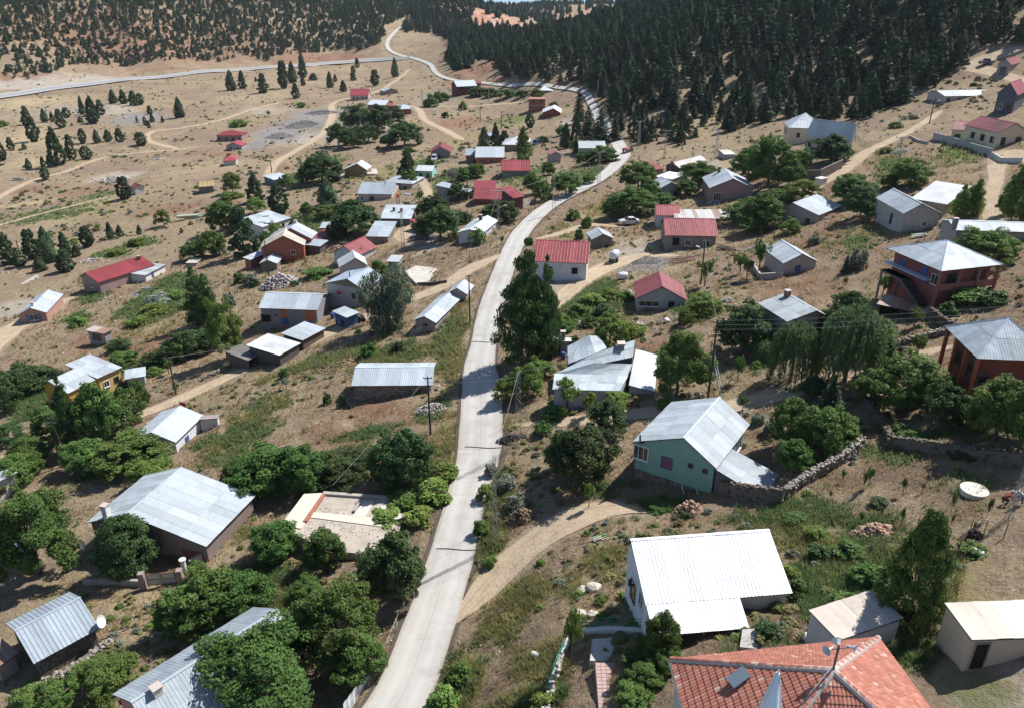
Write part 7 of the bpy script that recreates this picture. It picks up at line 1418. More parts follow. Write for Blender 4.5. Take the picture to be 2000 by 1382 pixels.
pile('small rock pile beside the valley track', 222, 305, 24, .7, 100, WHS, .15, .4)
pile('pale rock scatter above the red farmhouse', 178, 509, 46, .4, 100, WHS, .12, .3)
pile('line of white rubble near the grey pylon at right', 1755, 298, 36, .6, 130, WHS, .1, .25)
pile('broken stones on the bank beside the barn', 660, 712, 90, .4, 240, RST, .08, .18)
pile('building rubble next to the orange house', 655, 488, 46, 1.0, 200, RST, .1, .28, name='rubble_heap', cat='rubble')
pile('brown earth mound beside the road and lattice post', 1015, 1015, 62, 1.3, 500, tintm((.17, .11, .07), (.27, .19, .12), 'earth_clod'), .08, .2, name='earth_mound', cat='mound')
pile('dark brush heap beside the wire fence in the right orchard', 1897, 1052, 44, 1.0, 420, tintm((.05, .035, .025), (.1, .075, .06), 'dead_brush'), .03, .1, name='brush_heap', cat='brush')
pile('grey gravel mound above the forest edge lane', 1402, 297, 28, 1.2, 200, tintm((.40, .38, .36), (.48, .46, .43), 'gravel'), .05, .12, name='gravel_heap', cat='gravel')
pile('grey gravel heap below the junk yard of the red roofed block house', 1262, 512, 60, 1.2, 700, tintm((.36, .33, .30), (.44, .41, .37), 'gravel'), .04, .09, name='gravel_heap', cat='gravel', asp=.6)
for (x_, y_, s_, l_) in ((1160, 1148, .55, 'big pale boulder in the dry grass left of the white house'), (1140, 1152, .42, 'smaller pale boulder beside the big one'), (1130, 1200, .5, 'pale boulder behind the yellow green young tree'), (1158, 1200, .36, 'rounded boulder near the end of the green railing')):
    p = cast(x_, y_); mb = MB(); mb.lathe([(.05, -.4), (.8, -.3), (1.0, .1), (.85, .5), (.4, .75), (.02, .8)], (0, 0, 0), 10); r_ = random.Random(x_)
    mb.V = [(v[0] * s_ * r_.uniform(.8, 1.15) * 1.3, v[1] * s_ * r_.uniform(.8, 1.15), v[2] * s_ * r_.uniform(.85, 1.1)) for v in mb.V]
    o_ = mb.build('boulder', wallm((.50, .45, .38), .6)); o_.location = p; tag(o_, l_, 'boulder')
# concrete ruin (roofless foundation)
o_, c, zt = slab('roofless foundation of a demolished house with cream floor strips among the trees', [(548, 1026), (593, 964), (800, 976), (770, 1060), (735, 1082), (640, 1075)], lift=.35, mat=wallm((.46, .40, .33), .9), name='house_foundation', cat='ruin', h=.35)
HOUSES.append(('the roofless foundation', 670, 1015, c, 9))
def strip_on(nm, pts, z0_, z1_, m, par, c, zt):
    mb = MB(); P = [at_z(px, py, zt) for px, py in pts]; P = [(p[0] - c.x, p[1] - c.y) for p in P]; ar = sum(P[i][0] * P[(i+1) % len(P)][1] - P[(i+1) % len(P)][0] * P[i][1] for i in range(len(P)))
    mb.prism(P if ar > 0 else P[::-1], z0_, z1_); return mb.build(nm, m, par)
crm = wallm((.66, .58, .47), .35)
strip_on('floor_strip', [(549, 1025), (594, 965), (632, 963), (588, 1033)], .004, .10, crm, o_, c, zt)
strip_on('floor_strip', [(602, 1010), (612, 1000), (760, 1014), (758, 1030)], .004, .08, crm, o_, c, zt)
strip_on('floor_strip', [(688, 1008), (712, 978), (732, 980), (712, 1010)], .004, .09, wallm((.62, .58, .52), .5), o_, c, zt)
strip_on('wall_stub', [(632, 963), (640, 962), (600, 1020), (592, 1020)], .004, .22, wallm((.36, .15, .10), .7), o_, c, zt)
strip_on('wall_stub', [(632, 962), (800, 974), (800, 979), (632, 967)], .004, .25, wallm((.42, .38, .33), .7), o_, c, zt)
strip_on('wall_stub', [(690, 1000), (700, 982), (704, 983), (694, 1001)], .004, .3, wallm((.40, .36, .32), .7), o_, c, zt)
for k in range(3): strip_on('broken_slab', [(735 + k * 14, 990 + k * 9), (756 + k * 14, 988 + k * 9), (760 + k * 12, 998 + k * 9), (738 + k * 12, 1000 + k * 9)], .004, .16 + .05 * k, wallm((.58, .54, .50), .6), o_, c, zt)
stones('rubble', np.random.default_rng(1).uniform(-4, 4.5, 260), np.random.default_rng(2).uniform(-1.5, 3.0, 260), np.random.default_rng(3).uniform(.03, .08, 260), WHS, zoff=np.full(260, .03), kind='stuff', parent=o_)

def railing(label, pts, h, mat, nrail=4, step=1.3, name='railing', cat='railing', r=.03, wire=False):
    L = [cast(px, py) for px, py in pts]; L = [Vector((p[0], p[1], gz(p[0], p[1]))) for p in L]; c = L[0].copy(); root = tag(empty(name, c), label, cat); prev = None
    post = MB(); post.tube((0, 0, -.2), (0, 0, h), r, n=6); pme = mesh('post', post.V, post.F, [mat])
    for a, b in zip(L[:-1], L[1:]):
        n = max(1, round((b - a).length / step))
        for k in range(n + (1 if b is L[-1] else 0)):
            p = a.lerp(b, k / n); p.z = gz(p.x, p.y); link('post', pme, root, p - c)
            if prev is not None:
                for q in range(nrail):
                    z = h * (q + 1) / nrail - .02; mb = MB(); mb.tube(prev - c + Vector((0, 0, z)), p - c + Vector((0, 0, z)), (.012 if wire else r * .8), n=5); mb.build('wire' if wire else 'rail', mat, root)
            prev = p
    return root
gr = flat((.02, .22, .13), .45)
railing('green metal railing above the kerb left of the white house porch', [(1136, 1232), (1190, 1228), (1258, 1232)], 1.1, gr)
railing('green metal railing descending beside the broken white wall', [(1104, 1262), (1084, 1310), (1066, 1360)], 1.0, gr, 3, name='railing')
wd = flat((.16, .12, .09), .9); dk = flat((.05, .045, .04), .8)
railing('wire fence with thin posts along the verge left of the road', [(1012, 440), (1050, 402), (1090, 382), (1140, 360), (1165, 350)], 1.3, wd, 2, 3.0, 'wire_fence', 'fence', .05, True)
railing('wire fence with rusty stakes crossing the right orchard', [(1830, 1110), (1870, 1080), (1893, 1040), (1920, 1046), (1960, 1050)], 1.3, flat((.2, .1, .07)), 2, 2.6, 'wire_fence', 'fence', .035, True)
railing('stick fence beside the white car and small gabled shed', [(1205, 455), (1240, 462), (1280, 452)], 1.2, wd, 2, 1.6, 'stick_fence', 'fence', .04, True)
railing('blue grey rail fence climbing beside the tall wooden pole', [(1388, 690), (1396, 730), (1405, 778)], 1.6, flat((.25, .32, .36)), 2, 3.0, 'rail_fence', 'fence', .05)
railing('post fence along the track below the upper villas', [(1660, 262), (1680, 280), (1700, 290)], 1.1, wd, 1, 1.6, 'stick_fence', 'fence', .05)
railing('short white picket fence in front of the stable row', [(803, 655), (815, 652), (825, 648)], .9, flat((.7, .68, .64)), 2, .35, 'picket_fence', 'fence', .04)
railing('low fence of thin posts by the grape bushes beside the road', [(757, 1275), (775, 1230), (790, 1195)], 1.2, flat((.5, .47, .42)), 1, 2.2, 'post_fence', 'fence', .05, True)
railing('wire fence along the garden below the two lamp poles', [(460, 700), (500, 690), (520, 706)], 1.1, wd, 2, 1.6, 'wire_fence', 'fence', .04, True)
railing('wire fence on the slope above the concrete pad', [(800, 512), (850, 505), (900, 500), (935, 505)], 1.2, wd, 2, 2.4, 'wire_fence', 'fence', .05, True)
def sheetfence(label, pts, h, mat):
    L = [cast(px, py) for px, py in pts]; c = Vector(L[0]); root = tag(empty('sheet_fence', c), label, 'fence'); ob = []
    for a, b in zip(L[:-1], L[1:]):
        a, b = Vector(a), Vector(b); n = max(1, round((b - a).length / 1.2))
        for k in range(n):
            p, q = a.lerp(b, k / n), a.lerp(b, (k + .97) / n); d = (q - p).normalized(); nn = Vector((-d.y, d.x, 0)) * .03; mb = MB(); j = random.Random(k).uniform(-.1, .1)
            for m_ in range(6):
                u, v = p.lerp(q, m_ / 6), p.lerp(q, (m_ + 1) / 6); oo = nn * (1 if m_ % 2 else -1); mb.poly([u - oo - c + Vector((0, 0, -.2)), v + oo - c + Vector((0, 0, -.2)), v + oo - c + Vector((0, 0, h + j)), u - oo - c + Vector((0, 0, h + j))])
            mb.build('sheet_panel', mat, root)
sheetfence('white corrugated sheet fence along the bottom left of the road', [(742, 1292), (722, 1325), (700, 1362), (672, 1400)], 1.2, metalm((.62, .66, .70)))
# double gate and pillars in front of the patchwork roofed house
g = Vector(cast(318, 1142)); gt = tag(empty('yard_gate', g, .12), 'white sheet double gate with a dark frame in front of the big patchwork roofed house', 'gate')
for sx in (-1, 1):
    mb = MB(); mb.box(sx * .04 if sx > 0 else -1.25, -.02, .15, 1.25 if sx > 0 else -.04, .02, 1.35); lf = mb.build('gate_leaf', flat((.62, .58, .52)), gt)
    fr = MB()
    for z in (.12, .72, 1.36): fr.box(min(sx * .02, sx * 1.27), -.05, z, max(sx * .02, sx * 1.27), -.022, z + .05)
    for x in (.02, 1.23): fr.box(min(sx * x, sx * (x + .05)), -.052, .1, max(sx * x, sx * (x + .05)), -.023, 1.42)
    fr.build('gate_frame', dk, lf)
    pp = MB(); pp.box(sx * 1.65 - .25, -.25, -.4, sx * 1.65 + .25, .25, 1.6); pp.build('gate_post', wallm((.30, .24, .22)), gt)
p = Vector(cast(362, 1118)); mb = MB(); mb.tube((0, 0, -.3), (0, 0, 1.5), .22, n=14); mb.tube((0, 0, 1.503), (0, 0, 1.62), .32, n=14); o_ = mb.build('white_pillar', wallm((.72, .70, .66))); o_.location = p; tag(o_, 'round white pillar with a cap right of the yard gate', 'pillar')
p = Vector(cast(1842, 683)); gt = tag(empty('frame_gate', p, -.1), 'open rusty frame gate on the lane left of the hipped orange house', 'gate'); mb = MB()
for x in (0, .9, 1.9): mb.tube((x, 0, 0), (x, 0, 1.7), .03, n=5)
for z in (.1, .9, 1.7): mb.tube((0, 0, z), (1.9, 0, z), .03, n=5)
mb.build('gate_frame', flat((.2, .1, .07)), gt)
# outdoor stairs of the hipped brick red house
st0 = Vector(cast(1812, 590)); T_ = hpi['F']; sroot = hip; mb = MB(); L_, d_ = hpi['L'], hpi['d']; n = 14; low_ = hpi['low']
for k in range(n):
    z = 2.7 * (1 - k / n); y = d_ * .55 - k * .34; mb.box(-.85, y - .34, z - .45, .45, y, z)
mb.box(-.85, d_ * .55, 2.45, .45, d_ * .92, 2.7)
for y_ in (.6, .92): mb.box(-.8, d_ * y_ - .2, low_, -.6, d_ * y_, 2.45); mb.build('outdoor_stairs', wallm((.26, .24, .24)), hip)
mb = MB(); mb.box(.0, .25, 2.55, L_, .8, 2.7); mb.box(.05, .2, 2.7, L_ - .05, .3, 3.4); mb.build('balcony', wallm((.34, .14, .11)), hip)
for k in range(4):
    mb = MB(); x = .25 + (L_ - .5) * k / 3; mb.box(x - .14, .06, low_, x + .14, .34, 5.15); mb.build('pillar', wallm((.36, .14, .11)), hip)
vv = Vector((0, 0, 0)); mb = MB(); mb.box(-.6, d_ * .15, 3.6, .5, d_ * .95, 3.68); q = mb.build('awning', metalm((.5, .55, .6)), hip)
L_ = hp2['L']; low_ = hp2['low']
for k in range(4):
    mb = MB(); y = .3 + (hp2['d'] - .6) * k / 3; mb.box(.1, y - .15, low_, .4, y + .15, 4.55); mb.build('pillar', wallm((.40, .11, .05)), hip2)

# ------------------------------------------------------------------ poles and cables
TOPS = {}
def wood_pole(key, px, yb, yt, label, lamp=0, arms=1, double=False):
    p = cast(px, yb); H = solve(lambda t: proj(p + np.array([0, 0, t]))[1] - yt, 2, 16); root = tag(empty('wooden_pole', p), label, 'utility pole', 'wooden utility poles')
    k = max(1.0, 9 / pxm(p) * 1.0); r = .11 * min(k, 1.6)
    mb = MB(); mb.tube((0, 0, -.5), (0, 0, H), r * 1.2, r * .8, 8)
    if double: mb.tube((.55, .2, -.5), (.1, 0, H * .8), r, r * .7, 8)
    mb.build('pole', flat((.055, .042, .035), .9), root); mb = MB()
    for i in range(arms):
        z = H - .25 - i * .55; mb.box(-.5, -.05, z, .5, .05, z + .09)
        for x in (-.42, 0, .42): mb.tube((x, 0, z + .09), (x, 0, z + .24), .045, n=6)
    mb.build('crossarm', flat((.1, .09, .08)), root)
    if lamp:
        mb = MB(); mb.tube((0, 0, H * .78), (lamp * .9, -.1, H * .84), .03, n=5); ar = mb.build('lamp_arm', flat((.4, .4, .4)), root); mb = MB(); mb.tube((lamp * .8, -.1, H * .84), (lamp * 1.35, -.15, H * .86), .09, .12, 8); mb.build('lamp_head', flat((.8, .8, .78), .4), ar)
    TOPS[key] = Vector(p) + Vector((0, 0, H)); return root
def lattice(key, px, yb, yt, label, tee=False, lamp=0, wid=.36):
    p = cast(px, yb); H = solve(lambda t: proj(p + np.array([0, 0, t]))[1] - yt, 2, 20); s = pxm(p); root = tag(empty('lattice_pole', p), label, 'lattice pole', 'galvanised lattice poles'); m = flat((.42, .43, .43), .5, .3); w0, w1 = wid, wid * .45; rr_ = max(.022, .3 / s)
    mb = MB()
    for sx, sy in ((-1, -1), (1, -1), (1, 1), (-1, 1)): mb.tube((sx * w0, sy * w0, -.3), (sx * w1, sy * w1, H), rr_, n=4)
    mb.build('corner_leg', m, root); mb = MB(); n = max(6, int(H / .75))
    for k in range(n):
        a, b_ = k / n, (k + 1) / n; wa, wb_ = w0 + (w1 - w0) * a, w0 + (w1 - w0) * b_; sg = 1 if k % 2 else -1
        for f in range(4):
            c_, s_ = [(1, 0), (0, 1), (-1, 0), (0, -1)][f]
            P0 = Vector((c_ * (-sg * wa) - s_ * (-wa), s_ * (-sg * wa) + c_ * (-wa), H * a)); P1 = Vector((c_ * (sg * wb_) - s_ * (-wb_), s_ * (sg * wb_) + c_ * (-wb_), H * b_)); mb.tube(P0, P1, rr_ * .65, n=3, cap=False)
    mb.build('bracing', m, root)
    if tee: mb = MB(); mb.box(-1.3, -.06, H, 1.3, .06, H + .12); [mb.tube((x, 0, H + .12), (x, 0, H + .35), .06, n=6) for x in (-1.2, 0, 1.2)]; mb.build('crossarm', m, root)
    if lamp: mb = MB(); mb.tube((0, 0, H * .72), (lamp * 1.1, 0, H * .76), .04, n=5); mb.tube((lamp * 1.0, 0, H * .76), (lamp * 1.6, 0, H * .77), .12, .15, 8); mb.build('street_lamp', flat((.7, .7, .68), .4), root)
    TOPS[key] = Vector(p) + Vector((0, 0, H)); return root
wood_pole('a', 841, 848, 735, 'dark wooden lamp pole in front of the stone barn', lamp=1)
wood_pole('b', 1382, 782, 626, 'tall dark wooden pole carrying three cables above the green house')
wood_pole('c', 1368, 556, 468, 'wooden lamp pole below the unfinished block house', lamp=-1)
wood_pole('d', 918, 632, 537, 'thin dark pole beside the stable row')
wood_pole('e', 526, 541, 452, 'dark pole in front of the gabled stone shed', arms=0)
wood_pole('f', 591, 1285, 1219, 'dark lamp pole at the corner of the long grey roofed house', lamp=1, arms=0)
wood_pole('g', 344, 770, 698, 'leaning wooden pole in the orchard above the dirt track', arms=2)
wood_pole('h', 126, 910, 815, 'double wooden pole among the left poplars', double=True, arms=2)
wood_pole('i', 1815, 242, 189, 'wooden lamp pole near the low forest edge house', lamp=1)
wood_pole('j', 892, 390, 357, 'wooden pole left of the long maroon house'); wood_pole('k', 826, 428, 377, 'wooden pole beside the faded red carport'); wood_pole('l', 602, 438, 409, 'bare wooden pole behind the orange red house', arms=0)
wood_pole('m', 773, 290, 267, 'distant thin pole left of the round green trees'); wood_pole('n', 938, 239, 212, 'distant thin pole on the middle slope'); wood_pole('o', 979, 252, 218, 'distant pole beside the dark conifers'); wood_pole('p', 779, 352, 326, 'pole behind the pale pink house'); wood_pole('q', 913, 376, 352, 'short pole in front of the grey crimson gabled house'); wood_pole('r', 1095, 290, 262, 'pole above the half red hut')
wood_pole('s', 40, 500, 470, 'thin pole by the left juniper group'); wood_pole('t', 531, 338, 317, 'thin pole at the foot of the white gravel lane', arms=0)
lattice('A', 1012, 872, 725, 'tall lattice pole on the road verge beside the black rubble'); lattice('B', 967, 1064, 889, 'narrow lattice pole at the road edge beside the earth mound', wid=.22)
lattice('C', 974, 488, 374, 'lattice pole with crossarm and lamp beside the white roadside house', tee=True, lamp=1); lattice('D', 788, 490, 411, 'lattice pole beside the parked dark car')
lattice('E', 1081, 420, 342, 'lattice pole on the right side of the road bend'); lattice('F', 1169, 362, 298, 'lattice pole with crossarm at the upper road bend', tee=True); lattice('G', 1247, 290, 238, 'lattice pole with crossarm at the forest edge', tee=True)
lattice('H', 1397, 313, 255, 'lattice pole with crossarm beside the concrete box', tee=True); lattice('I', 1297, 310, 256, 'thin lattice pole left of the rust banded barn', tee=True, wid=.2); lattice('J', 1931, 320, 237, 'pale lattice pole in front of the cream bungalow'); lattice('K', 1753, 312, 270, 'short lattice pole at the white rubble', tee=True)
lattice('L', 825, 207, 175, 'distant white lattice pole beside the tall dark red house'); lattice('M', 955, 201, 172, 'distant white lattice pole above the middle orchard'); lattice('N', 1167, 186, 158, 'distant white lattice pole at the forest edge'); lattice('O', 1971, 1010, 880, 'slender lattice mast beside the two crouching workers', wid=.16)
lattice('P', 1236, 232, 200, 'distant lattice pole among forest conifers'); lattice('Q', 1204, 150, 120, 'far lattice pole rising from the forest', wid=.3)
def cable(a, b, label, sag=.03, r=.018, dz=0, dx=0, grp='overhead cables'):
    a = Vector(a) + Vector((dx, 0, dz)); b = Vector(b) + Vector((dx, 0, dz)); mb = MB(); n = 14; pr = None; L = (b - a).length; s = min(pxm(a), pxm(b)); r = max(r, .11 / s)
    for k in range(n + 1):
        t = k / n; p = a.lerp(b, t) - Vector((0, 0, 4 * sag * L * t * (1 - t)))
        if pr is not None: mb.tube(pr - a, p - a, r, n=4, cap=False)
        pr = p
    o_ = mb.build('power_cable', flat((.30, .30, .29), .5)); o_.location = a; return tag(o_, label, 'cable', grp)
E1 = Vector(at_d(2060, 590, math.hypot(*TOPS['b'][:2]) * .92))
for i, dz in enumerate((0, -.5, -1.0)): cable(TOPS['b'], E1, ['top', 'middle', 'lowest'][i] + ' of the three cables running right from the tall wooden pole', .012, dz=dz)
cable(TOPS['a'], TOPS['A'], 'thick sagging cable crossing the road from lamp pole to lattice pole', .03, .03, dz=-.6)
cable(TOPS['A'], TOPS['b'], 'cable from the roadside lattice pole towards the tall wooden pole', .03)
cable(TOPS['A'], TOPS['B'], 'cable descending along the road edge between two lattice poles', .02)
cable(TOPS['g'], Vector(at_d(545, 655, math.hypot(*TOPS['g'][:2]) * 1.02)), 'pale cable from the leaning orchard pole to the wooden sheds', .02)
cable(TOPS['C'], TOPS['E'], 'cable between lattice poles above the road', .02); cable(TOPS['E'], TOPS['F'], 'cable along the upper road bend', .02); cable(TOPS['F'], TOPS['G'], 'cable rising to the forest edge pole', .02)
cable(TOPS['C'], TOPS['d'], 'cable from the crossarm pole down to the thin stable pole', .02); cable(TOPS['H'], TOPS['I'], 'cable between the two crossarm poles below the forest', .02); cable(TOPS['i'], TOPS['K'], 'cable between the forest edge lamp pole and short lattice pole', .02)
cable(TOPS['a'], Vector(cast(655, 995)) + Vector((0, 0, 3)), 'thin cable from the lamp pole down towards the foundation', .01); cable(TOPS['e'], Vector(oi_['a']) + Vector((3, 1, 1.2)), 'short cable from the dark pole to the orange house', .03)
cable(TOPS['b'], TOPS['c'], 'cable between the two wooden poles on the right slope', .03)
for y_, x0_, x1_, c_, l_ in ((1072, 852, 938, (.16, .03, .03), 'dark red hose lying across the road'), (668, 922, 970, (.05, .05, .05), 'dark pipe lying across the road beside the poplar'), (873, 908, 978, (.06, .05, .05), 'dark cable crossing the road at the black rubble')):
    a, b_ = Vector(cast(x0_, y_)), Vector(cast(x1_, y_ + 2)); mb = MB(); pr = None
    for k in range(15):
        t = k / 14; p = a.lerp(b_, t); p.z = gz(p.x, p.y) + .09; p.y += .06 * math.sin(t * 7)
        if pr is not None: mb.tube(pr - a, p - a, .045, n=5, cap=False)
        pr = p
    o_ = mb.build('road_hose', flat(c_, .7)); o_.location = a; tag(o_, l_, 'hose')

# ------------------------------------------------------------------ vehicles
def car(px, py, head, col, label, cat='car', name='parked_car', kind='sedan'):
    p = cast(px, py); root = tag(empty(name, (p[0], p[1], p[2] + .03), R(head)), label, cat); m = flat(col, .25, .1, 'car_paint'); L, W_, = 4.3, 1.72
    prof = {'sedan': [(-2.15,.45),(-2.13,.75),(-1.95,.92),(-1.35,.96),(-.75,1.0),(-.15,1.0),(.9,.98),(1.5,.92),(2.0,.78),(2.15,.5)], 'van': [(-2.1,.45),(-2.1,1.0),(-2.05,1.1),(-1.0,1.1),(.8,1.1),(1.3,1.05),(1.9,.85),(2.1,.5)], 'pickup': [(-2.3,.5),(-2.3,.95),(-.6,.95),(.4,1.0),(1.3,.98),(2.1,.85),(2.2,.5)]}[kind]
    cab = {'sedan': [(-1.45,.96),(-.85,1.40),(.25,1.43),(.95,.97)], 'van': [(-2.03,1.1),(-1.9,1.85),(.5,1.88),(1.25,1.07)], 'pickup': [(-.6,.96),(-.5,1.55),(.45,1.55),(1.0,.98)]}[kind]
    def loft(pr, hw_b, hw_t, zb=None):
        V = []; F = []; n = len(pr)
        top = max(z for _, z in pr); bot = min(z for _, z in pr)
        for sgn in (-1, 1):
            for x, z in pr:
                w_ = hw_b + (hw_t - hw_b) * ((z - bot) / (top - bot + 1e-6)); V.append((x, sgn * w_, z))
        for i in range(n - 1): F.append((i, i + 1, n + i + 1, n + i))
        F.append(tuple(range(n))[::-1]); F.append(tuple(range(n, 2 * n)))
        return V, F
    bp = [(-2.12, .28)] + prof + [(2.12, .28)]; V, F = loft(bp, .86, .82); F.append((0, len(bp) - 1, 2 * len(bp) - 1, len(bp))); link('body', mesh('body', V, F, m), root)
    V, F = loft(cab, .80, .62); link('cabin_glass', mesh('cabin_glass', V, F, glassm()), root)
    rv = [(x * .97 + (.0), z) for x, z in cab]; mb = MB(); a_, b2 = cab[1], cab[2]; mb.box(a_[0] - .02, -.63, a_[1] - .005, b2[0] + .02, .63, b2[1] + .03); mb.build('roof_panel', m, root)
    mb = MB()
    for sgn in (-1, 1):
        for (x0, z0), (x1, z1) in ((cab[0], cab[1]), (cab[3], cab[2]), (((cab[0][0] + cab[3][0]) / 2, .98), ((cab[1][0] + cab[2][0]) / 2, cab[1][1]))): mb.tube((x0, sgn * .80, z0), (x1, sgn * .64, z1), .045, n=5)
    mb.build('pillars', m, root)
    for x in (-1.32, 1.32):
        for sgn in (-1, 1):
            mb = MB(); mb.tube((x, sgn * .70, .32), (x, sgn * .88, .32), .32, n=16); wh = mb.build('wheel', flat((.02, .02, .02), .9), root); mb = MB(); mb.tube((x, sgn * .86, .32), (x, sgn * .895, .32), .19, n=12); mb.build('rim', flat((.5, .5, .52), .3, .5), wh)
    for sgn in (-1, 1):
        mb = MB(); mb.box(2.04, sgn * .62 - .2, .58, 2.17, sgn * .62 + .2, .74); mb.build('headlight', flat((.8, .8, .8), .2), root); mb = MB(); mb.box(-2.17, sgn * .62 - .18, .66, -2.06, sgn * .62 + .18, .82); mb.build('tail_light', flat((.3, .02, .02), .3), root)
    mb = MB(); mb.box(2.05, -.75, .3, 2.2, .75, .5); mb.build('bumper', m, root)
    return root
car(1229, 438, 184, (.72, .73, .74), 'white sedan parked above the small gabled tin shed')
car(820, 468, 172, (.10, .11, .12), 'dark grey sedan parked under the tree beside the lattice pole')
car(688, 632, 200, (.012, .012, .014), 'black car in the shade of the silvery willow')
car(848, 314, 268, (.62, .62, .62), 'small white van in front of the grey crimson gabled house', kind='van', cat='van', name='parked_van')
car(1046, 284, 250, (.05, .09, .2), 'dark blue van beside the hipped white roofed house', kind='van', cat='van', name='parked_van')
car(1926, 126, 190, (.16, .18, .2), 'grey pickup in shade on the sandy bend at top right', kind='pickup', cat='pickup', name='parked_pickup')
# small tractor with red trailer on the road
p = cast(1229, 296); tr = tag(empty('tractor', (p[0], p[1], p[2] + .06), R(60)), 'small dark tractor with a reddish trailer stopped on the upper road', 'tractor'); mb = MB(); mb.box(.1, -.3, .6, 1.5, .3, 1.15); mb.box(-.9, -.55, .6, .1, .55, 1.0); mb.build('tractor_body', flat((.05, .05, .09)), tr)
mb = MB(); [mb.box(x - .04, y - .04, 1.0, x + .04, y + .04, 2.1) for x in (-.85, .05) for y in (-.5, .5)]; mb.box(-.95, -.6, 2.1, .15, .6, 2.17); mb.build('canopy', flat((.1, .1, .12)), tr)
for x, r_, y in ((-.6, .65, .7), (1.2, .4, .5)):
    for sg in (-1, 1): mb = MB(); mb.tube((x, sg * (y - .12), r_), (x, sg * (y + .14), r_), r_, n=16); mb.build('wheel', flat((.02, .02, .02), .9), tr)
mb = MB(); mb.box(-3.8, -.85, .8, -1.4, .85, 1.4); mb.tube((-1.4, 0, .8), (-.9, 0, .7), .05); mb.build('trailer', flat((.38, .12, .13)), tr); mb = MB(); [mb.tube((-2.6, s_ * .8, .4), (-2.6, s_ * 1.0, .4), .4, n=14) for s_ in (-1, 1)]; mb.build('trailer_wheel', flat((.02, .02, .02)), tr)
# water tank trailer and plastic tank
p = cast(1199, 512); wt = tag(empty('tank_trailer', (p[0], p[1], p[2]), R(65)), 'wheeled trailer carrying a white water tank right of the large red roof', 'trailer'); mb = MB()
mb.lathe([(.02, -1.15), (.45, -1.1), (.72, -.95), (.74, .95), (.45, 1.1), (.02, 1.15)], (0, 0, 1.4), 18, 0, Vector((1, 0, 0)).to_track_quat('Z', 'Y')); mb.build('tank', flat((.55, .62, .66), .35), wt, smooth=True)
mb = MB(); mb.box(-1.2, -.5, .5, 1.2, .5, .64); mb.tube((1.2, 0, .55), (2.1, 0, .4), .05); mb.build('chassis', flat((.12, .09, .08)), wt)
for sg in (-1, 1): mb = MB(); mb.tube((-.2, sg * .55, .4), (-.2, sg * .78, .4), .4, n=16); mb.build('wheel', flat((.02, .02, .02), .9), wt)
p = cast(1216, 545); mb = MB(); mb.lathe([(.02, -.75), (.55, -.74), (.6, -.6), (.6, .6), (.55, .74), (.02, .75)], (0, 0, .6), 18, 0, Vector((1, .1, 0)).to_track_quat('Z', 'Y')); mb.tube((0, 0, 1.18), (0, 0, 1.28), .16, n=10); o_ = mb.build('water_tank', flat((.75, .77, .76), .4), smooth=True); o_.location = p; tag(o_, 'white plastic water tank lying on the bare yard', 'water tank')
# logs and planks
def logs(label, px, py, n, ln, rr_, spread, ang, col=(.26, .19, .14), name='log_pile', cat='log pile'):
    p = cast(px, py); root = tag(empty(name, p, R(ang)), label, cat); r_ = random.Random(px)
    for k in range(n):
        a = r_.uniform(-.25, .25); x = r_.uniform(-spread, spread); y = r_.uniform(-spread * .5, spread * .5); z = rr_ + rr_ * 1.6 * r_.randint(0, 2); mb = MB(); l2 = ln * r_.uniform(.6, 1) / 2
        mb.tube((x - l2 * math.cos(a), y - l2 * math.sin(a), z), (x + l2 * math.cos(a), y + l2 * math.sin(a), z), rr_ * r_.uniform(.7, 1.1), n=7); mb.build('log', flat(tuple(c * r_.choice((.7, 1, 1.3)) for c in col), .9), root)
logs('long pile of weathered poles below the unfinished block house', 1340, 508, 22, 5.0, .07, 2.2, 18); logs('stack of old beams right of the unfinished block house', 1425, 488, 16, 3.2, .1, 1.3, -30)
logs('tangle of pale planks on the slope below the low beige house', 1612, 428, 12, 3.0, .06, 1.4, -35, (.42, .40, .37)); logs('small pile of yellow timber left of the block house', 1280, 470, 10, 2.0, .05, .6, 80, (.5, .38, .2)); logs('scrap timber heap beside the tall wooden pole fence', 1400, 655, 9, 2.0, .06, .8, 20, (.40, .25, .2))
logs('concrete pipes lying on the far left slope', 38, 352, 3, 6.0, .3, .5, -15, (.45, .42, .38), 'pipe_stack', 'pipes'); logs('row of pale blocks in the valley left of the garden trees', 368, 428, 8, 7.5, .25, .8, 18, (.5, .47, .42), 'block_row', 'blocks')
p = cast(1230, 462)
# door leaf on the porch, mat of red cloth
p = Vector(cast(1408, 1246)); mb = MB(); mb.box(-.55, -.35, .0, .55, .35, .09); mb.box(-.55, -.12, .093, .55, .12, .11); o_ = mb.build('red_mat', flat((.50, .05, .09), .9)); o_.location = wi['F'] @ Vector((w6 * .86, -ext - .15, 1.15)); o_.scale = (.6, .6, 1); o_.rotation_euler = (.5, .1, .3); tag(o_, 'red and cream folded mat hanging on the porch wall of the white house', 'mat')
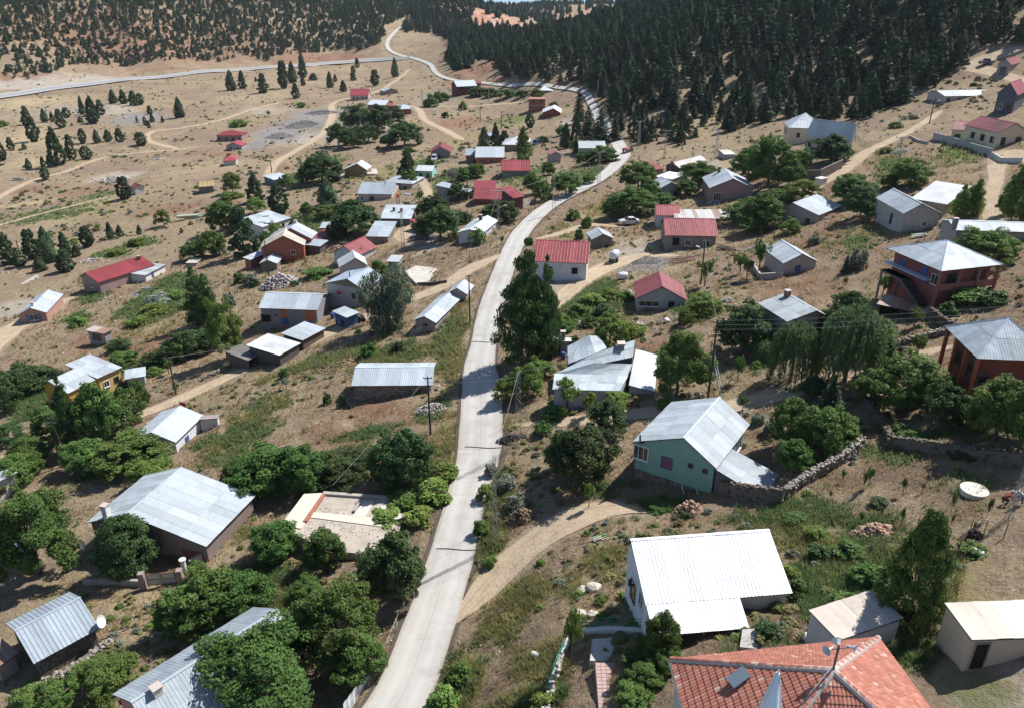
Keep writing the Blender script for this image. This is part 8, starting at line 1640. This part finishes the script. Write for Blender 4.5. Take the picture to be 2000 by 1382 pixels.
# blue white scrap heap near the small white tin house
p = cast(278, 572); rt = tag(empty('scrap_heap', p), 'heap of blue and white plastic scrap below the small white tin roofed house', 'scrap heap'); r_ = random.Random(3)
for k in range(22):
    mb = MB(); x, y = r_.uniform(-1.8, 1.8), r_.uniform(-2.2, 2.2); s_ = r_.uniform(.2, .6); mb.box(x, y, 0, x + s_, y + s_ * .7, r_.uniform(.15, .5)); mb.build('scrap_piece', flat(r_.choice(((.05, .15, .4), (.6, .6, .6), (.45, .42, .38), (.1, .2, .3)))), rt)
for (x_, yb_, yt_, l_) in ((353, 800, 786, 'small red flag at the end of the long white house'), (658, 580, 558, 'small red flag in front of the blue grey gabled house'), (1310, 326, 314, 'red and white flag beside the rust banded barn')):
    p = cast(x_, yb_, 2.5); mb = MB(); mb.tube((0, 0, -2.5), (0, 0, 1.3), .03, n=5); o_ = mb.build('flag_pole', flat((.3, .3, .3))); o_.location = p; tag(o_, l_, 'flag'); V = []; F = []
    mb = MB(); [mb.poly([(.03 + i * .2, .05 * math.sin(i), .6 - i * .04), (.03 + (i + 1) * .2, .05 * math.sin(i + 1), .6 - (i + 1) * .04), (.03 + (i + 1) * .2, .05 * math.sin(i + 1), 1.25 - (i + 1) * .06), (.03 + i * .2, .05 * math.sin(i), 1.25 - i * .06)]) for i in range(4)]; mb.build('flag_cloth', flat((.55, .03, .03)), o_)
# solar water heaters
def solar(info_root, M, p):
    mb = MB(); Mx = Matrix.Translation(p) @ Matrix.Rotation(-.7, 4, 'X'); mb.box(-.9, 0, 0, -.05, 1.8, .08, T=Mx); mb.box(.05, 0, 0, .9, 1.8, .08, T=Mx); sp_ = mb.build('solar_panel', flat((.03, .05, .10), .15), info_root); mb = MB(); mb.tube(Vector(p) + Vector((-.8, 1.5, 1.5)), Vector(p) + Vector((.8, 1.5, 1.5)), .28, n=12); mb.build('boiler', flat((.7, .72, .74), .3), sp_)
    if M is not None: sp_.matrix_local = M @ sp_.matrix_local
p = Vector(cast(522, 436, 2.9)); rt = tag(empty('solar_heater', p, .4), 'solar water heater on the roof behind the orange red house', 'solar heater'); solar(rt, None, Vector((0, 0, 0))); p = Vector(cast(792, 395, 3.6)); rt = tag(empty('solar_heater', p, -.3), 'solar water heater beside the red barrel near the pale pink house', 'solar heater'); solar(rt, None, Vector((0, 0, 0)))
mb = MB(); mb.lathe([(.3, 0), (.34, .3), (.3, .7), (.02, .72)], (0, 0, 0), 12); o_ = mb.build('red_barrel', flat((.6, .05, .03), .4)); o_.location = Vector(cast(777, 385, 3.4)); tag(o_, 'small red barrel on a stand right of the pale pink house', 'barrel'); mb = MB(); [mb.tube((x, y, -3.4), (x, y, 0), .05) for x in (-.3, .3) for y in (-.3, .3)]; mb.build('stand', dk, o_)
# rafters of the unfinished valley house
for k in range(12):
    mb = MB(); x = rfi['L'] * (k + .5) / 12; mb.box(x - .08, -.3, rfi['H'] + .05, x + .08, 0, rfi['H'] + .2); d2 = rfi['d'] / 2; V0, V1 = Vector((x, -.2, rfi['H'] + .12)), Vector((x, d2, rfi['H'] + rfi['rise'] + .22)); mb.tube(V0, V1, .1, n=4); mb.build('rafter', flat((.62, .46, .24)), rf_)
# ------------------------------------------------------------------ two crouching workers
def person(px, py, face, shirt, trousers, hat, label):
    p = cast(px, py); root = tag(empty('person', p, face), label, 'person')
    J = {'pel': (0, 0, .48), 'sp': (.16, 0, .66), 'ch': (.36, 0, .84), 'nk': (.50, 0, .93), 'hd': (.62, 0, .98), 'ht': (.70, 0, 1.04)}
    E = [('pel', 'sp'), ('sp', 'ch'), ('ch', 'nk'), ('nk', 'hd'), ('hd', 'ht')]; Rr = {'pel': .15, 'sp': .14, 'ch': .15, 'nk': .06, 'hd': .105, 'ht': .09}
    for s, g_ in ((-1, 'l'), (1, 'r')):
        J.update({g_ + 'h': (.02, .11 * s, .45), g_ + 'k': (.38, .17 * s, .50), g_ + 'a': (.12, .15 * s, .08), g_ + 't': (.30, .17 * s, .04), g_ + 's': (.40, .19 * s, .84), g_ + 'e': (.55, .22 * s, .58), g_ + 'w': (.74, .14 * s, .36), g_ + 'f': (.82, .11 * s, .28)})
        Rr.update({g_ + 'h': .10, g_ + 'k': .065, g_ + 'a': .05, g_ + 't': .04, g_ + 's': .07, g_ + 'e': .05, g_ + 'w': .035, g_ + 'f': .035}); E += [('pel', g_ + 'h'), (g_ + 'h', g_ + 'k'), (g_ + 'k', g_ + 'a'), (g_ + 'a', g_ + 't'), ('ch', g_ + 's'), (g_ + 's', g_ + 'e'), (g_ + 'e', g_ + 'w'), (g_ + 'w', g_ + 'f')]
        for q in range(4):
            nm_ = g_ + 'f%d' % q; J[nm_] = (.90, (.11 + (q - 1.5) * .022) * s, .23 - (q % 2) * .01); Rr[nm_] = .011; E.append((g_ + 'f', nm_))
        J[g_ + 'th'] = (.84, (.06) * s, .26); Rr[g_ + 'th'] = .012; E.append((g_ + 'w', g_ + 'th'))
    ks = list(J); me = bpy.data.meshes.new('body'); me.from_pydata([J[k] for k in ks], [(ks.index(a), ks.index(b)) for a, b in E], []); tmp = bpy.data.objects.new('tmp_body', me); COL.objects.link(tmp)
    md = tmp.modifiers.new('s', 'SKIN'); sv = me.skin_vertices[0].data
    for i, k in enumerate(ks): sv[i].radius = (Rr[k], Rr[k])
    sv[0].use_root = True; tmp.modifiers.new('d', 'SUBSURF').levels = 2; tmp.modifiers['d'].render_levels = 2
    dg = bpy.context.evaluated_depsgraph_get(); m2 = bpy.data.meshes.new_from_object(tmp.evaluated_get(dg)); bpy.data.objects.remove(tmp); m2.materials.clear()
    for m_ in (flat((.35, .2, .14), .6, name='skin'), flat(shirt, .9), flat(trousers, .9), flat((.03, .025, .02), .8)): m2.materials.append(m_)
    for f in m2.polygons:
        c = f.center; f.use_smooth = True
        if c.x > .545 and c.z > .86: mi_ = 0
        elif c.z < .12: mi_ = 3
        elif c.x > .66: mi_ = 0
        elif c.z > .60 or (c.x > .42 and abs(c.y) > .12 and c.z < .7 and c.z > .45 and c.x > .47): mi_ = 1
        else: mi_ = 2
        f.material_index = mi_
    link('body', m2, root); mb = MB(); mb.lathe([(.115, -.02), (.115, .03), (.09, .09), (.02, .12)], (.66, 0, 1.05), 12, 0, Vector((.4, 0, 1)).to_track_quat('Z', 'Y')); mb.box(.70, -.08, 1.02, .84, .08, 1.035); mb.build('cap', flat(hat, .8), root)
    mb = MB(); mb.box(.715, -.015, .955, .745, .015, .985); mb.build('nose', flat((.35, .2, .14), .6, name='skin'), root)
person(1956, 984, 0.1, (.30, .06, .06), (.06, .05, .06), (.75, .74, .72), 'crouching person in a dark red shirt and white cap facing right')
person(1996, 980, 3.4, (.35, .42, .52), (.03, .04, .06), (.75, .74, .72), 'bending person in a pale blue shirt and white cap facing left')
# small things lying about the yards
def blob_thing(label, px, py, kind, col, size, name, cat, h=0):
    p = cast(px, py); mb = MB(); s_ = size
    if kind == 'tyre':
        for k in range(12):
            a, b_ = k * math.pi / 6, (k + 1) * math.pi / 6; mb.tube((s_ * math.cos(a), s_ * math.sin(a), .12), (s_ * math.cos(b_), s_ * math.sin(b_), .12), .1, n=6, cap=False)
    elif kind == 'sack': mb.lathe([(.02, -.5 * s_), (.3 * s_, -.42 * s_), (.36 * s_, 0), (.28 * s_, .42 * s_), (.02, .5 * s_)], (0, 0, .25 * s_), 9, 0, Vector((1, .4, .1)).to_track_quat('Z', 'Y'))
    elif kind == 'barrel': mb.lathe([(.02, 0), (.3 * s_, 0), (.31 * s_, .3 * s_), (.3 * s_, .85 * s_), (.25 * s_, .9 * s_), (.02, .9 * s_)], (0, 0, 0), 12)
    else: mb.box(-s_ * .6, -s_ * .4, 0, s_ * .6, s_ * .4, s_ * .8); mb.box(-s_ * .64, -s_ * .44, s_ * .803, s_ * .64, s_ * .44, s_ * .86)
    o_ = mb.build(name, flat(col, .7)); o_.location = (p[0], p[1], p[2] + h); o_.rotation_euler = (0, 0, (px * .37) % 3.1); tag(o_, label, cat)
W_ = (.70, .69, .66)
for a in (('white painted tyre lying left below the red roofed cabin', 1250, 633, 'tyre', W_, .38, 'tyre', 'tyre'), ('white sack on the bank right below the red roofed cabin', 1302, 630, 'sack', W_, 1.1, 'sack', 'sack'), ('white plastic sack on the bare slope above the chimneyed annex', 1134, 637, 'sack', W_, 1.2, 'sack', 'sack'),
          ('white canister standing by the bushes left of the red roofed cabin', 1229, 580, 'barrel', W_, 1.1, 'canister', 'canister'), ('teal box behind the pinkish gabled house by the concrete wall', 1453, 340, 'box', (.16, .34, .30), 1.3, 'crate', 'crate'), ('small white box hut on the slope right of the silver green tree', 1602, 362, 'box', (.66, .64, .62), 1.8, 'small_box', 'box'),
          ('white sack near the two gravel lane pads at the left edge', 70, 520, 'sack', W_, 1.4, 'sack', 'sack'), ('blue barrel beside the blue open shed', 650, 622, 'barrel', (.03, .10, .3), 1.1, 'barrel', 'barrel'), ('grey crate beside the wooden sheds on the dirt track', 612, 668, 'box', (.3, .28, .25), .7, 'crate', 'crate'), ('white sack between boulders and the green railing', 1045, 1280, 'sack', W_, .6, 'sack', 'sack'),
          ('cream sack beside the slab roofed shed', 1582, 1250, 'sack', (.6, .55, .45), .9, 'sack', 'sack'), ('white sack among the dry grass left of the right wire fence', 1908, 1082, 'sack', W_, .8, 'sack', 'sack'), ('blue barrel beside the white chimneyed annex', 1100, 700, 'barrel', (.03, .10, .3), 1.0, 'barrel', 'barrel')): blob_thing(*a)
logs('pale planks stacked beside the old whitewashed house', 1795, 462, 9, 2.6, .08, .9, 10, (.55, .53, .50), 'plank_pile', 'planks'); logs('broken pale timber beside the wooden pole at the roof jumble', 1195, 640, 7, 1.6, .05, .7, -20, (.5, .48, .44), 'plank_pile', 'planks')
logs('bleached branches in the dry grass left of the white house', 1170, 1052, 9, 1.4, .04, .6, 25, (.50, .46, .38), 'branch_heap', 'branches'); logs('stacked firewood by the small dish shed', 225, 1240, 14, .9, .06, .7, 30, (.3, .22, .15), 'firewood', 'firewood'); logs('dark timber by the blue open shed', 700, 640, 8, 2.0, .07, .8, 15, (.15, .1, .07), 'log_pile', 'log pile')
a_, b2_ = Vector(cast(1472, 690)), Vector(cast(1512, 700)); cl = tag(empty('clothesline', a_), 'clothesline with pale washing beside the left weeping willow', 'clothesline'); mb = MB(); mb.tube((0, 0, 0), (0, 0, 2), .05); mb.tube(b2_ - a_, b2_ - a_ + Vector((0, 0, 2)), .05); mb.tube((0, 0, 1.95), b2_ - a_ + Vector((0, 0, 1.95)), .015, n=4); mb.build('line_posts', dk, cl)
for k in range(6):
    u = (b2_ - a_) * ((k + .6) / 6.5); v = (b2_ - a_).normalized() * .2; mb = MB(); mb.poly([u - v + Vector((0, 0, 1.1 + .1 * (k % 3))), u + v + Vector((0, .05, 1.15)), u + v + Vector((0, 0, 1.93)), u - v + Vector((0, 0, 1.93))]); mb.build('cloth', flat(((.7, .7, .7), (.5, .5, .55), (.65, .6, .55))[k % 3], .9), cl)
# ------------------------------------------------------------------ thin summer haze over the valley
hzm = bpy.data.materials.new('haze'); hzm.use_nodes = True; nt = hzm.node_tree; nt.nodes.clear(); pv_ = nt.nodes.new('ShaderNodeVolumePrincipled'); ho = nt.nodes.new('ShaderNodeOutputMaterial')
pv_.inputs['Color'].default_value = (.80, .88, 1, 1); pv_.inputs['Density'].default_value = .00005; pv_.inputs['Anisotropy'].default_value = .2; nt.links.new(pv_.outputs[0], ho.inputs['Volume'])
mb = MB(); mb.box(-3600, -400, -135, 3600, 3600, 130); hz_ = mb.build('haze', hzm); tag(hz_, 'thin pale haze in the valley air', kind='stuff')
print('all', len(bpy.data.objects), round(time.time() - T0, 1))
